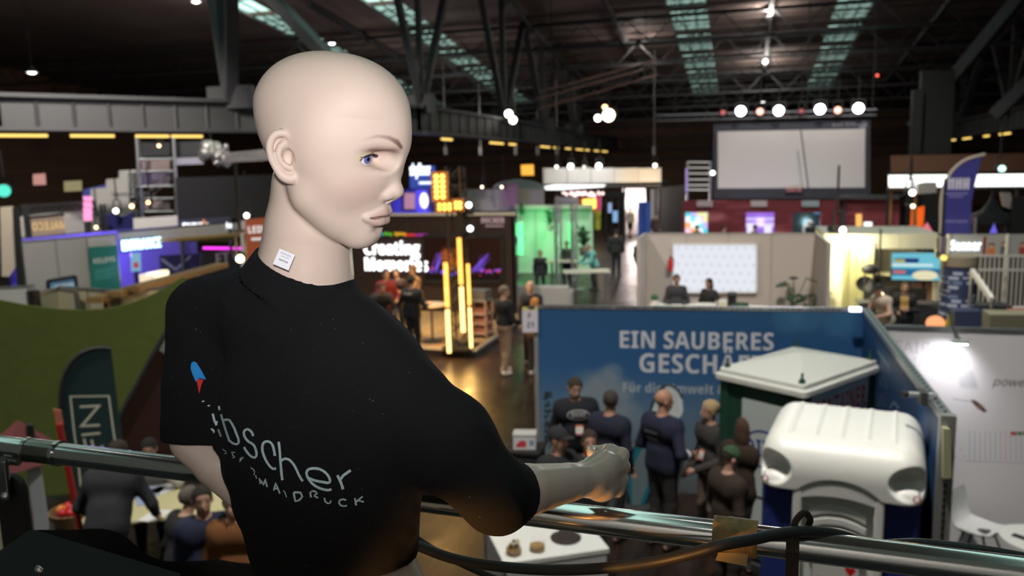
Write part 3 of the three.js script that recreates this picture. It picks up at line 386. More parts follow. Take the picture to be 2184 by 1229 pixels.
  if (kind !== 'bald') {
    const cap = (x, y, z) => { const X = Math.abs(x); let d = skull(x, y, z) - 0.010; d = smax(d, -(y + 0.035 + Math.max(0, z + 0.01) * -1.0), 0.006); d = smax(d, z - 0.058 - Math.max(0, y - 0.055) * 0.9, 0.008); return smax(d, -(earE(X, y, z) - 0.004), 0.004); };
    const longF = ellS(0, -0.07, -0.045, 0.092, 0.19, 0.075), tail = chain([[V3(0, 0.05, -0.105), 0.028], [V3(0, 0.0, -0.14), 0.03], [V3(0.01, -0.09, -0.135), 0.022], [V3(0.01, -0.15, -0.12), 0.008]], 0.01), bun = ellS(0, 0.075, -0.095, 0.04, 0.04, 0.035);
    const F2 = kind === 'long' ? (x, y, z) => smax(smin(cap(x, y, z), smax(longF(x, y, z), -(jawE(x, y, z) - 0.004), 0.01), 0.02), z - 0.058 - Math.max(0, y - 0.05) * 0.9, 0.01) : kind === 'tail' ? (x, y, z) => smin(cap(x, y, z), tail(x, y, z), 0.01) : kind === 'bun' ? (x, y, z) => smin(cap(x, y, z), bun(x, y, z), 0.01) : cap;
    if (kind === 'cap' || kind === 'beanie') {
      const cp = (x, y, z) => { let d = skull(x, y, z) - 0.016; d = smax(d, 0.032 - y + (kind === 'cap' ? 0 : z * -0.15), 0.006); if (kind === 'cap') d = smin(d, smax(ellS(0, 0.036, 0.10, 0.07, 0.007, 0.075)(x, y, z), -(z - 0.04), 0.004), 0.008); return d; };
      part(t, kind === 'cap' ? 'cap' : 'beanie', net(toH(cp), hbox[0], hbox[1], Math.max(hc, 0.008)), cloth(o.capColor ?? [0.015, 0.015, 0.018]));
    }
    part(t, 'hair', net((x, y, z) => toH(F2)(x, y, z) + (kind === 'cap' || kind === 'beanie' ? 0.006 : noiseH(x, y, z)), hbox[0], hbox[1], Math.max(hc, 0.008)), cloth(hair));
  }
  // badges and prints lie on the cloth: small grids laid onto its surface
  const lay = (name, c0, nrm, wid, hei, map, off = 0.004) => {
    const n = V3(...nrm).normalize(), r = V3(0, 1, 0).cross(n).normalize(), u = n.clone().cross(r), gp = new THREE.PlaneGeometry(wid, hei, 8, 6), p = gp.attributes.position, c = up(...c0);
    for (let i = 0; i < p.count; i++) { const q = c.clone().addScaledVector(r, p.getX(i)).addScaledVector(u, p.getY(i)).addScaledVector(n, 0.3); for (let k = 0; k < 60; k++) { const d = topF(q.x, q.y, q.z); if (d < 0.0005) break; q.addScaledVector(n, -d * 0.7); } q.addScaledVector(n, off); p.setXYZ(i, q.x, q.y, q.z); }
    gp.computeVertexNormals(); return part(t, name, gp, map.isMaterial ? map : M(0xffffff, 0.8, { map, side: THREE.DoubleSide }));
  };
  t.userData.lay = undefined; delete t.userData.lay;
  if (o.badge) lay('badge', [0.02, 1.12, 0], [0, 0.1, 1], 0.085, 0.12, badgeTex, 0.012);
  for (const a of o.prints ?? []) lay(...a);
  return t;
}
const badgeTex = canvasTex(64, 96, (c) => { c.fillStyle = '#f4efe9'; c.fillRect(0, 0, 64, 96); c.fillStyle = '#d98a70'; c.fillRect(0, 0, 64, 22); c.fillStyle = '#7b5a5a'; c.fillRect(10, 38, 44, 6); c.fillRect(14, 52, 36, 5); c.fillStyle = '#e08aa8'; c.fillRect(0, 76, 64, 20); });

// ============================================================ the hall: floor, walls, roof, steelwork
const noiseTex = dataTex(256, 256, (u, v) => 120 + 135 * fbm2(u * 8, v * 8, 8, 5), 1);
const grainTex = dataTex(256, 256, (u, v) => { const k = 150 + 105 * fbm2(u * 6, v * 90, 6, 3); return [k, k * 0.98, k * 0.95]; }, 1);
const steel = M(C(0.045, 0.045, 0.047), 0.6), steelRed = M(C(0.07, 0.05, 0.045), 0.7), chrome = M(C(0.72, 0.71, 0.70), 0.16, { metalness: 1 }), alu = M(C(0.50, 0.50, 0.52), 0.35, { metalness: 0.9 }), blackM = M(C(0.010, 0.010, 0.011), 0.6), darkM = M(C(0.022, 0.022, 0.025), 0.6);
const whiteM = M(C(0.72, 0.71, 0.68), 0.6), creamM = M(C(0.60, 0.55, 0.38), 0.7), greyM = M(C(0.38, 0.37, 0.36), 0.75), pinkWallM = M(C(0.52, 0.46, 0.42), 0.75), woodM = M(C(0.42, 0.26, 0.10), 0.55, { map: grainTex }), paleGrey = M(C(0.46, 0.44, 0.42), 0.7);
const floorRough = dataTex(512, 512, (u, v) => 62 + 60 * fbm2(u * 10, v * 10, 10, 5), 1); floorRough.repeat.set(0.25, 0.25);
const floorCol = dataTex(512, 512, (u, v) => { const b = Math.floor(u * 16), j = hash(b, 3) * 0.25 + 0.75, k = (0.6 + 0.8 * fbm2(u * 40, v * 6, 40, 4)) * j * ((u * 16) % 1 < 0.03 ? 0.5 : 1); return [46 * k, 33 * k, 26 * k]; }, 1); floorCol.colorSpace = THREE.SRGBColorSpace; floorCol.repeat.set(0.4, 0.4);
const leafM = M(C(0.03, 0.10, 0.04), 0.6);
const uvMetres = (g) => { const p = g.attributes.position, n = g.attributes.normal, uv = g.attributes.uv; for (let i = 0; i < p.count; i++) { const ax = Math.abs(n.getX(i)), ay = Math.abs(n.getY(i)); uv.setXY(i, ax > 0.6 ? p.getZ(i) : p.getX(i), ay > 0.6 ? p.getZ(i) : p.getY(i)); } return g; };
struct('floor', uvMetres(box(100, 0.3, 104, -12, -0.15, -42)), M(0xffffff, 1, { map: floorCol, roughnessMap: floorRough, specularIntensity: 0.7 }));
const wallBrown = M(C(0.20, 0.11, 0.07), 0.8, { map: grainTex });
struct('wall_far', box(100, 24, 0.4, -12, 12, -88), wallBrown);
struct('wall_left', box(0.4, 24, 100, -58, 12, -40), wallBrown);
struct('wall_right', box(0.4, 24, 100, 34, 12, -40), darkM);
struct('wall_back', box(100, 24, 0.4, -12, 12, 6), M(C(0.42, 0.41, 0.40), 0.8));  // unseen rear wall, made pale for the handrail to mirror
for (let i = 0; i < 5; i++) struct('trim', box(92, 0.35, 0.3, -12, 5.2 + i * 1.15, -87.6), steelRed);
// roof falls away towards the far end; glazed strips run down it
const roofY = (z) => 11 + 0.118 * (z + 75), RS = Math.atan(0.118);
const roofM = M(C(0.26, 0.19, 0.165), 0.9, { map: noiseTex });
const strips = [[-30.6, -28.6], [-22.2, -20.0], [-4.7, -2.4], [5.0, 7.1], [21.6, 23.8]];
function slab(x0, x1, z0, z1, th = 0.25) { const L = (z1 - z0) / Math.cos(RS), g = new THREE.BoxGeometry(x1 - x0, th, L); g.rotateX(-RS); return g.translate((x0 + x1) / 2, roofY((z0 + z1) / 2) + th / 2, (z0 + z1) / 2); }
{ let x = -60; for (const [a, b] of [...strips, [36, 36]]) { struct('roof', slab(x, a, -46, 7), roofM); x = b; } }
struct('roof', slab(-60, 36, -89, -78.2), roofM);
{ let x = -60; for (const [a, b] of [...strips, [36, 36]]) { struct('roof', slab(x, a, -78.2, -46), roofM); x = b; } }
const paneM = new THREE.MeshPhysicalMaterial({ color: C(0.80, 0.95, 0.90), roughness: 0.5, transmission: 1, thickness: 0, specularIntensity: 0.3 });
let winN = 0;
for (const [a, b] of strips) for (let k = 0; k < 6; k++) {
  const z1 = -46.6 - k * 5.27, z0 = z1 - 4.5, w = new THREE.Group(); w.name = 'window_' + (++winN); w.userData = { kind: 'structure' }; scene.add(w);
  w.position.set((a + b) / 2, roofY((z0 + z1) / 2) + 0.12, (z0 + z1) / 2); w.rotation.x = -RS;
  const nx = 3, nz = 4, pw = (b - a) / nx, pl = 4.55 / nz, pg = box(pw - 0.07, 0.02, pl - 0.07);
  for (let i = 0; i < nx; i++) for (let j = 0; j < nz; j++) { const m = part(w, 'pane', pg, paneM); m.position.set(-(b - a) / 2 + pw * (i + 0.5), hash(i, j, k) * 0.03, -2.27 + pl * (j + 0.5)); m.rotation.z = (hash(i, j, k + 9) - 0.5) * 0.05; }
  const bars = []; for (let i = 0; i <= nx; i++) bars.push(box(0.06, 0.1, 4.6, -(b - a) / 2 + pw * i, 0, 0)); for (let j = 0; j <= nz; j++) bars.push(box(b - a, 0.1, 0.06, 0, 0, -2.27 + pl * j));
  for (let j = 0; j < 12; j++) bars.push(box(0.025, 0.05, 2.6, 0, -0.06, -2.2 + j * 0.38, 0.95));
  part(w, 'glazing_bars', bars, steel);
  struct('roof', slab(a, b, z0 - 0.77, z0, 0.25), steelRed);
}
for (const [a, b] of strips) for (let k = 0; k < 10; k++) { const z0 = -46 + k * 5.3, w = new THREE.Group(); w.name = 'window_' + (++winN); w.userData = { kind: 'structure' }; scene.add(w); w.position.set((a + b) / 2, roofY(z0 + 2.4) + 0.12, z0 + 2.4); w.rotation.x = -RS; const pg = box(b - a - 0.06, 0.02, 2.3); for (const dz of [-1.2, 1.2]) part(w, 'pane', pg, paneM).position.set(0, 0, dz); part(w, 'glazing_bars', [box(0.06, 0.1, 4.8), box(b - a, 0.1, 0.08)], steel); struct('roof', slab(a, b, z0 + 4.75, z0 + 5.3, 0.25), steelRed); }  // overhead glazing out of view, placed to light the hall and the handrail
// purlins and transverse trusses
const purl = []; for (let i = 0; i < 22; i++) { const z = -50 + 0 - i * 1.75; purl.push(box(94, 0.09, 0.07, -12, roofY(z) - 0.16, z)); }
struct('beam', purl, steelRed);
for (let k = 0; k < 6; k++) {
  const z = -51.5 - k * 5.27, y1 = roofY(z) - 0.35, y0 = y1 - 1.5, g = [box(94, 0.16, 0.2, -12, y0, z), box(94, 0.14, 0.2, -12, y1, z)];
  for (let i = 0; i < 32; i++) { const x = -58 + i * 2.9; g.push(beam(V3(x, y0, z), V3(x + 1.45, y1, z), 0.07, 0.07), beam(V3(x + 1.45, y1, z), V3(x + 2.9, y0, z), 0.07, 0.07)); }
  struct('beam', g, steel);
}
for (const x of [-25, -13.4, -8, 1.3, 11, 16]) struct('beam', slab(x - 0.12, x + 0.12, -80, -44, 0.3).translate(0, -0.5, 0), steel);
// side galleries: a riveted girder with warm strip lights under it, raking struts rising from its nodes
function girder(pts, y, nodes) {
  const g = []; for (let i = 0; i < pts.length - 1; i++) { const a = V3(pts[i][0], y, pts[i][1]), b = V3(pts[i + 1][0], y, pts[i + 1][1]); g.push(beam(a.clone().setY(y + 0.16), b.clone().setY(y + 0.16), 0.9, 0.14), beam(a.clone().setY(y + 1.35), b.clone().setY(y + 1.35), 0.6, 0.14), beam(a.clone().setY(y + 0.75), b.clone().setY(y + 0.75), 0.14, 1.1)); const n = Math.round(a.distanceTo(b) / 1.2); for (let k = 0; k <= n; k++) { const p = a.clone().lerp(b, k / n); g.push(box(0.22, 1.1, 0.22, p.x, y + 0.75, p.z)); } }
  struct('beam', g, steel);
  for (const [x, z, dx, dz, s = 1] of nodes) { const o = V3(x, y + 1.3, z), h = roofY(z) - y - 1.3; struct('beam', [beam(o, V3(x, y + 1.3 + h, z), 0.34 * s, 0.34 * s), beam(o, V3(x + dx * 5.2, y + 1.3 + h, z + dz * 5.2), 0.42 * s, 0.42 * s), beam(o, V3(x - dx * 4.2, y + 1.3 + h, z - dz * 4.2), 0.36 * s, 0.36 * s), box(1.5 * s, 0.9, 0.5, x, y + 1.5, z)], steel); }
}
girder([[-30, -17.5], [-25.6, -22.8], [-14.8, -35.5], [-13.9, -50], [-13.2, -86]], 6.0, [[-20.3, -29.0, -0.62, -0.62, 1.3], [-14.8, -36, 0, -1, 0.8], [-14.0, -47, 0, -1, 0.9], [-13.8, -56, 0, -1], [-13.6, -66, 0, -1]]);
girder([[16, -86], [16, -40], [16.2, -24]], 6.0, [[16, -58, 0, -1], [16, -47, 0, -1, 1.3], [16, -70, 0, -1]]);
for (const [a, b] of [[V3(9, 6.2, -50), V3(16, 17, -44)], [V3(12, 6.5, -46), V3(21, 18, -40)], [V3(-16, 7, -34), V3(-27, 16, -40)], [V3(-29, 7, -22), V3(-38, 17, -34)]]) struct('beam', [beam(a, b, 0.5, 0.6)], steel);
struct('beam', [box(0.5, 8, 0.5, 8.6, 4, -47), box(1.6, 9, 0.4, 9.6, 4.5, -47.5)], blackM);

// ---- light fittings of the hall
const warmStrip = GLOW(C(1.0, 0.66, 0.16), 1.6), lampWhite = GLOW(C(1, 0.97, 0.94), 7);
function stripLamp(a, b, label) { const t = thing('strip_light', label, 'light', a.clone(), 0, 'warm strip lights under the galleries'), d = b.clone().sub(a); part(t, 'tube', bar(V3(0, 0, 0), d, 0.055, 8), warmStrip); part(t, 'holder', beam(V3(0, 0.09, 0), d.clone().setY(d.y + 0.09), 0.12, 0.06), steel); return t; }

for (const [a, b, y0, y1] of [[-40, 102, 291, 291], [150, 244, 291, 291.5], [289, 360, 292, 293], [366, 432, 295, 298]]) { const p = V3(), q = V3(), f = (px, o) => { const d = ray(px, 291), A = V3(-30, 5.92, -17.5), B = V3(-14.8, 5.92, -35.5), C0 = camera.position; const n = V3(B.z - A.z, 0, -(B.x - A.x)), tt = n.dot(A.clone().sub(C0)) / n.dot(d); return o.copy(C0).addScaledVector(d, tt).setY(5.93); }; stripLamp(f(a, p).clone(), f(b, q).clone(), 'warm yellow strip light under the dark gallery girder'); }
for (let i = 0; i < 12; i++) { const z = -38 - i * 3.6, x = -14.6 + (i * 0.12); if (i === 1 || i === 4) continue; stripLamp(V3(x, 5.93, z), V3(x + 0.05, 5.93, z - 1.3 - (i % 3) * 0.6), 'warm yellow strip light under the dark gallery girder'); }
for (let i = 0; i < 8; i++) { const z = -44 - i * 4.6; stripLamp(V3(16, 5.93, z), V3(16, 5.93, z - 1.2 - (i % 2)), 'warm yellow strip light under the dark gallery girder'); }
function pendant(p, label, I, r = 0.22, aim = null) {
  const t = thing('pendant_lamp', label, 'lamp', p, 0, 'pendant lamps under the hall roof');
  part(t, 'shade', lathe([[0.05, 0.34], [0.10, 0.30], [r * 0.8, 0.16], [r * 1.25, 0.0], [r * 1.2, 0.0], [r * 0.75, 0.15], [0.05, 0.27]], 20), darkM);
  part(t, 'bulb', sph(r * 0.9, 0, 0.02, 0, 14, 1, 0.45, 1), lampWhite);
  part(t, 'cable', bar(V3(0, 0.3, 0), V3(0, Math.max(0.5, roofY(p.z) - p.y), 0), 0.02, 6), blackM);
  if (I && aim) lamp(new THREE.SpotLight(C(1, 0.93, 0.85), I, 80, 0.80, 0.5, 2), V3(p.x, p.y - 0.12, p.z), aim, 14);
  else if (I) lamp(new THREE.PointLight(C(1, 0.93, 0.86), I, 80, 2), V3(p.x, p.y - 0.34, p.z), null, 12);
  return t;
}
for (const [px, py, z, l, I] of [[1640, 22, -52, 'highest of the three white pendant lamps between the two bright skylights', 48], [1632, 132, -64, 'middle one of the three white pendant lamps between the two bright skylights', 48], [1626, 218, -76, 'lowest white pendant lamp, just above the row of stage lights', 0], [68, 155, -34, 'white pendant lamp alone in the dark roof at far left', 24], [418, 4, -40, 'white pendant lamp at the top edge beside a raking strut', 24], [708, 93, -48, 'white pendant lamp below the skylight just above the bald head', 0], [890, 172, -52, 'small white pendant lamp beside a strut right of the bald head', 24], [1005, 255, -58, 'small white pendant lamp low down over the gallery girder', 24], [1362, 92, -56, 'small flat white pendant lamp over the slanting lattice truss', 16]]) pendant(onZ(px, py, z), l, I);
// added fill lamps, hung as high-bay pendants over the booths, above the picture
for (const [x, y, z, I, tx, tz] of [[-0.5, 11, -4.5, 330, -0.5, -9.8], [-8.5, 11, -4, 200, -9, -9.5], [-8, 12, -16, 420, -8.5, -22], [2.5, 12, -14, 480, 1.5, -22], [-17, 12, -16, 520, -20, -23], [-2, 12, -26, 420, -2, -34], [3, 13.5, -33, 520, 2.5, -45], [-16, 13, -30, 420, -21, -37], [-21, 12, -20, 900, -28, -30]]) pendant(V3(x, y, z), 'added fill lamp hung high over the booths, above the picture', I, 0.3, V3(tx, 0.5, tz));
pendant(V3(-0.5, 10, 2.5), 'unseen pendant lamp behind the camera, placed to light the pale rear wall', 170, 0.3, V3(-0.5, 3.2, 6));  // unseen lamp, lights the rear wall that the handrail mirrors
// slanting lattice truss hung in mid air, with theatre lamps
{
  const a = onZ(1150, 232, -44), b = onZ(1400, 160, -52), a2 = a.clone(), t = thing('lattice_truss', 'slanting lattice truss hung under the roof, reddish light put into the colour of its chords', 'truss', a, 0), d = b.clone().sub(a), g = [];
  for (const [oy, oz] of [[0, 0], [0.9, 0], [0.45, 0.8]]) part(t, 'chord', beam(V3(0, oy, oz), V3(d.x, d.y + oy, d.z + oz), 0.1, 0.1), M(C(0.24, 0.10, 0.07), 0.6));  // reddish light on the chords is put into their colour
  for (let i = 0; i < 14; i++) { const p = d.clone().multiplyScalar(i / 14), q = d.clone().multiplyScalar((i + 1) / 14); g.push(beam(p, q.clone().add(V3(0, 0.9, 0)), 0.05, 0.05), beam(p.clone().add(V3(0, 0.9, 0)), q.clone().add(V3(0, 0.45, 0.8)), 0.05, 0.05)); }
  part(t, 'bracing', g, steel); for (const k of [0.1, 0.9]) part(t, 'suspension_cable', bar(d.clone().multiplyScalar(k), d.clone().multiplyScalar(k).setY(roofY(a.z + d.z * k) - a.y), 0.025, 5), blackM);
}
function theatreLamp(p, label, rot, on = 9, r = 0.26, col = C(1, 0.95, 0.86)) {
  const t = thing('theatre_lamp', label, 'spotlight', p, rot);
  part(t, 'housing', T(cyl(r * 1.1, r * 0.8, 0.5), 0, 0, -0.28, 0, Math.PI / 2), darkM); part(t, 'lens', T(cyl(r, r, 0.03, 0, 0, 0, 20), 0, 0, 0, 0, Math.PI / 2), GLOW(col, on));
  part(t, 'yoke', [box(0.04, 0.4, 0.06, -r * 1.25, 0.2, -0.25), box(0.04, 0.4, 0.06, r * 1.25, 0.2, -0.25), box(r * 2.6, 0.05, 0.08, 0, 0.45, -0.25), bar(V3(0, 0.45, -0.25), V3(0, 1.6, -0.25), 0.03, 6)], blackM); return t;
}
theatreLamp(onZ(1085, 243, -46), 'upper of two white theatre lamps hung left of the slanting truss', 0.3, 9, 0.22);
theatreLamp(onZ(1094, 256, -46.5), 'lower of two white theatre lamps hung left of the slanting truss', 0.3, 9, 0.22);
theatreLamp(onZ(1298, 246, -50), 'big cream theatre lamp hung below the slanting truss', -0.1, 7, 0.38, C(1, 0.86, 0.62));
theatreLamp(onZ(1275, 252, -50), 'small white theatre lamp left of the big cream one', -0.1, 8, 0.2);
theatreLamp(onZ(1290, 229, -52), 'small amber theatre lamp above the big cream one', -0.1, 6, 0.16, C(1, 0.6, 0.25));

// ============================================================ frames: upright planes in the hall on which flat things are laid out
class Frame {                                                   // o on the floor, r to the right along the plane, n out of its face
  constructor(o, ang) { this.o = o.clone().setY(0); this.ang = ang; this.r = V3(Math.cos(ang), 0, -Math.sin(ang)); this.n = V3(Math.sin(ang), 0, Math.cos(ang)); }
  uv(px, py) { const d = ray(px, py), t = this.n.dot(this.o.clone().sub(camera.position)) / this.n.dot(d), p = P(px, py, t).sub(this.o); return [p.dot(this.r), p.y]; }
  pts(a) { return a.map(([x, y]) => { const [u, v] = this.uv(x, y); return [u, Math.max(0.01, v)]; }); }
  at(px, py, off = 0) { const [u, v] = this.uv(px, py); return this.o.clone().addScaledVector(this.r, u).setY(v).addScaledVector(this.n, off); }
  loc(px, py, off = 0) { const [u, v] = this.uv(px, py); return V3(u, v, off); }
}
const FZ = (z, x = 0) => new Frame(V3(x, 0, z), 0);
const boxUV = (g) => { g.computeBoundingBox(); const b = g.boundingBox, p = g.attributes.position, uv = g.attributes.uv; for (let i = 0; i < p.count; i++) uv.setXY(i, (p.getX(i) - b.min.x) / (b.max.x - b.min.x), (p.getY(i) - b.min.y) / (b.max.y - b.min.y)); return g; };
const plate = (pts, d, bevel = 0) => boxUV(extr(pts, d, bevel).translate(0, 0, -d));
// a flat printed face: the canvas spans the outline's box; m() takes metres on the plane to canvas pixels
function printed(pts, w, draw) { const xs = pts.map((p) => p[0]), ys = pts.map((p) => p[1]), x0 = Math.min(...xs), x1 = Math.max(...xs), y0 = Math.min(...ys), y1 = Math.max(...ys), h = Math.max(8, Math.round(w * (y1 - y0) / (x1 - x0))); return canvasTex(w, h, (c) => draw(c, w, h, (u, v) => [(u - x0) / (x1 - x0) * w, (y1 - v) / (y1 - y0) * h])); }
function panelThing(F, name, label, cat, outline, mat, th = 0.04, o = {}) { const t = thing(name, label, cat, F.o, F.ang, o.group); part(t, o.part ?? 'panel', plate(F.pts(outline), th), mat); return t; }
function wallSeg(a, b, h, th, mat, label, o = {}) {             // a stretch of booth wall between two floor points, built of metre-wide panels in a frame
  const d = V3(b.x - a.x, 0, b.z - a.z), L = d.length(), t = thing(o.name ?? 'booth_wall', label, o.cat ?? 'booth wall', V3(a.x, 0, a.z), Math.atan2(-d.z, d.x), o.group), n = Math.max(1, Math.round(L / (o.step ?? 1)));
  const pg = box(L / n - 0.025, h - 0.05, th, 0, h / 2, 0); for (let i = 0; i < n; i++) { const m = part(t, 'panel', pg, mat); m.position.x = L / n * (i + 0.5); }
  const fr = [box(L, 0.04, th + 0.02, L / 2, h - 0.02, 0)]; for (let i = 0; i <= n; i++) fr.push(box(0.035, h, th + 0.02, L / n * i, h / 2, 0)); part(t, 'frame', fr, o.frame ?? alu); return t;
}
const glowTex = (tex, k) => new THREE.MeshStandardMaterial({ color: 0x000000, roughness: 0.3, emissive: 0xffffff, emissiveMap: tex, emissiveIntensity: k });
const letters = (t, name, s, size, x, y, z, mat, depth = 0.06, align = 0, sx = 1) => part(t, name, text3(s, size, depth, align).scale(sx, 1, 1).translate(x, y, z), mat);
function puck(I, p, col, r = 4) { return lamp(new THREE.PointLight(col, I, 40, 2), p, null, r); }

// ============================================================ lower left: the green stand and what stands before it
{
  const G = new Frame(P(180, 800, 10.8), 0.72);
  const cloth1 = dataTex(128, 128, (u, v) => { const k = 205 + 50 * fbm2(u * 12, v * 12, 12, 4); return [k, k, k]; }, 3);
  const t = thing('fabric_wall', 'large olive green stretched fabric wall with a sagging top edge', 'booth wall', G.o, G.ang);
  part(t, 'fabric', plate(G.pts([[-120, 628], [-60, 632], [0, 641], [60, 652], [120, 660], [170, 662], [220, 660], [270, 650], [310, 636], [350, 616], [392, 590], [420, 640], [366, 690], [330, 750], [292, 820], [256, 890], [240, 960], [215, 1070], [-120, 1075]]), 0.06), M(C(0.115, 0.150, 0.026), 0.85, { map: cloth1 }));
  part(t, 'edge_tube', tube([[366, 690], [330, 750], [292, 820], [256, 890], [236, 970], [212, 1075]].map(([x, y]) => G.loc(x, y, 0.03)), 0.035, 30, 8), darkM);
  const R = new Frame(P(310, 850, 12.2), 0.72);
  panelThing(R, 'booth_wall', 'dark red brown wall behind the slanting edge of the green fabric', 'booth wall', [[215, 1060], [230, 900], [330, 745], [355, 720], [450, 740], [450, 1060]], M(C(0.055, 0.016, 0.008), 0.7, { map: grainTex }), 0.06);
  panelThing(new Frame(P(360, 720, 12.1), 0.72), 'booth_wall', 'small grey wall piece above the dark red brown wall', 'booth wall', [[333, 743], [366, 692], [420, 690], [420, 800], [358, 760]], greyM, 0.05);
  // low cream partitions beyond it, seen from above
  const W = [[-60, 616, 66, 608], [60, 622, 70, 607], [70, 624, 124, 613], [124, 613, 162, 619], [127, 610, 256, 620], [256, 620, 350, 611]];
  const lab = ['white booth partition at the far left above the green fabric', 'short white booth partition set crosswise above the green fabric', 'cream booth partition with a dark post at its left end', 'narrow cream booth partition in a corner above the green fabric', 'long cream booth partition above the middle of the green fabric', 'cream booth partition above the right end of the green fabric'];
  W.forEach(([a, b, c, d], i) => { const p = onY(a, b, 2.5), q = onY(c, d, 2.5); wallSeg(p, q, 2.5, 0.05, i < 2 ? whiteM : creamM, lab[i]); });
  { const p = onY(72, 624, 2.52); single('post', 'dark square post at the corner of the cream partitions', 'post', box(0.12, 2.55, 0.12, p.x, 1.275, p.z), darkM); }
  // beach flag
  const B = new Frame(P(200, 1060, 8.7), 0.70), t2 = thing('beach_flag', 'dark green beach flag with a white frame and the tall letters FIN', 'flag', B.at(165, 1060).setY(0), B.ang);
  const off = B.loc(165, 1060), shift = (p) => [p[0] - off.x, p[1]];
  const sail = B.pts([[237, 746], [210, 745], [185, 751], [162, 766], [146, 788], [136, 815], [132, 845], [133, 880], [142, 940], [150, 1000], [160, 1085], [278, 1085], [266, 980], [256, 900], [246, 820]]).map(shift);
  const tex = printed(sail, 384, (c, w, h, m) => {
    c.fillStyle = '#123234'; c.fillRect(0, 0, w, h); const q = (px, py) => { const [u, v] = B.uv(px, py); return m(u - off.x, v); };
    c.strokeStyle = '#d6d2c0'; c.lineWidth = 12; c.beginPath(); [[178, 1085], [166, 980], [158, 920], [150, 846], [232, 845], [242, 920], [254, 1000], [262, 1085]].forEach((a) => c.lineTo(...q(...a))); c.stroke();
    const bars = (a, lw) => { c.lineWidth = lw; c.beginPath(); a.forEach((p) => c.lineTo(...q(...p))); c.stroke(); };
    bars([[170, 868], [211, 866], [174, 909], [213, 907]], 17); bars([[174, 928], [214, 924]], 17); bars([[180, 958], [221, 955]], 17); bars([[184, 956], [179, 936]], 15); bars([[200, 956], [195, 938]], 15);
    const word = (s, a, size, font) => { const [x, y] = q(...a); c.save(); c.translate(x, y); c.rotate(-Math.PI / 2 - 0.07); c.font = font; c.fillStyle = '#d6d2c0'; c.textAlign = 'left'; c.scale(1, size); c.fillText(s, 0, 0); c.restore(); };
    word('kommunikation', [232, 1010], 1, `${Math.round(w * 0.085)}px sans-serif`);
  });
  part(t2, 'sail', plate(sail, 0.012), M(0xffffff, 0.8, { map: tex }));
  part(t2, 'pole', tube([[237, 744], [208, 743], [183, 749], [160, 764], [144, 787], [133, 815], [129, 848], [131, 885], [140, 945], [158, 1085]].map(([x, y]) => B.loc(x, y, -0.006).sub(V3(off.x, 0, 0))).concat([V3(0, 0.02, 0)]), 0.022, 40, 8), darkM);
  part(t2, 'foot', lathe([[0, 0], [0.28, 0], [0.28, 0.04], [0.06, 0.07], [0, 0.07]], 24), steel);
  // red things
  { const a = onY(62, 893, 2.35), t3 = thing('parasol', 'dull red four-sided parasol canopy at the left edge', 'parasol', a.clone().setY(0)); const g = new THREE.ConeGeometry(0.42, 0.34, 4, 1).rotateY(0.5).translate(-0.12, 2.16, 0); part(t3, 'canopy', toCreasedNormals(g, 0.3), M(C(0.16, 0.035, 0.035), 0.8)); part(t3, 'pole', bar(V3(0, 0, 0), V3(0, 2.3, 0), 0.03), darkM); }
  { const S = new Frame(P(140, 1000, 7.9), 0.75), a = S.loc(126, 905), b = S.loc(160, 1110), t4 = thing('sign_pole', 'leaning bright red pole with a small orange sign plate on top', 'sign', S.o, S.ang); part(t4, 'pole', bar(V3(b.x, 0.02, 0).add(V3(0.1, 0, 0)), a, 0.03), M(C(0.45, 0.02, 0.02), 0.5)); part(t4, 'sign_plate', plate(S.pts([[113, 872], [130, 876], [136, 906], [119, 904]]), 0.02), M(C(0.66, 0.22, 0.14), 0.6)); }
  { const S = new Frame(P(80, 1050, 6.6), 0.75); panelThing(S, 'display_board', 'tall plain white display board standing behind the rail post', 'board', [[56, 985], [86, 990], [104, 1124], [92, 1229], [76, 1229], [72, 1118]], M(C(0.55, 0.56, 0.60), 0.6), 0.05);
    panelThing(new Frame(P(5, 1080, 6.4), 0.75), 'display_board', 'cream display board cut off by the left picture edge', 'board', [[-30, 1010], [3, 1010], [17, 1172], [10, 1229], [-30, 1229]], creamM, 0.05);
    panelThing(new Frame(P(0, 995, 6.7), 0.75), 'display_board', 'bright green board top at the left picture edge', 'board', [[-30, 975], [16, 984], [18, 1006], [-30, 1006]], M(C(0.05, 0.30, 0.05), 0.6), 0.05); }
  // table with papers
  { const c = onY(345, 1075, 0.76), tb = thing('table', 'pale yellow topped table covered with leaflets at lower left', 'table', c.clone().setY(0), 0.5);
    part(tb, 'tabletop', rbox(1.5, 0.04, 0.8, 0.015, 0, 0.74, 0), M(C(0.52, 0.47, 0.27), 0.6)); for (const x of [-0.65, 0.65]) for (const z of [-0.33, 0.33]) part(tb, 'leg', bar(V3(x, 0, z), V3(x, 0.72, z), 0.022), steel);
    const papers = [[326, 1048, 0.3, C(0.42, 0.5, 0.7), 'pale blue leaflet at the back of the leaflet table'], [352, 1042, -0.2, C(0.75, 0.78, 0.85), 'white leaflet at the back right of the leaflet table'], [312, 1066, 0.8, C(0.3, 0.36, 0.55), 'darker blue leaflet in the middle of the leaflet table'], [330, 1100, 0.1, C(0.72, 0.72, 0.72), 'white printed sheet at the near edge of the leaflet table']];
    for (const [px, py, a, col, l] of papers) { const p = onY(px, py, 0.765); single('leaflet', l, 'leaflet', box(0.21, 0.006, 0.29, p.x, 0.764, p.z, a), M(col, 0.5), 'leaflets on the pale table'); } }
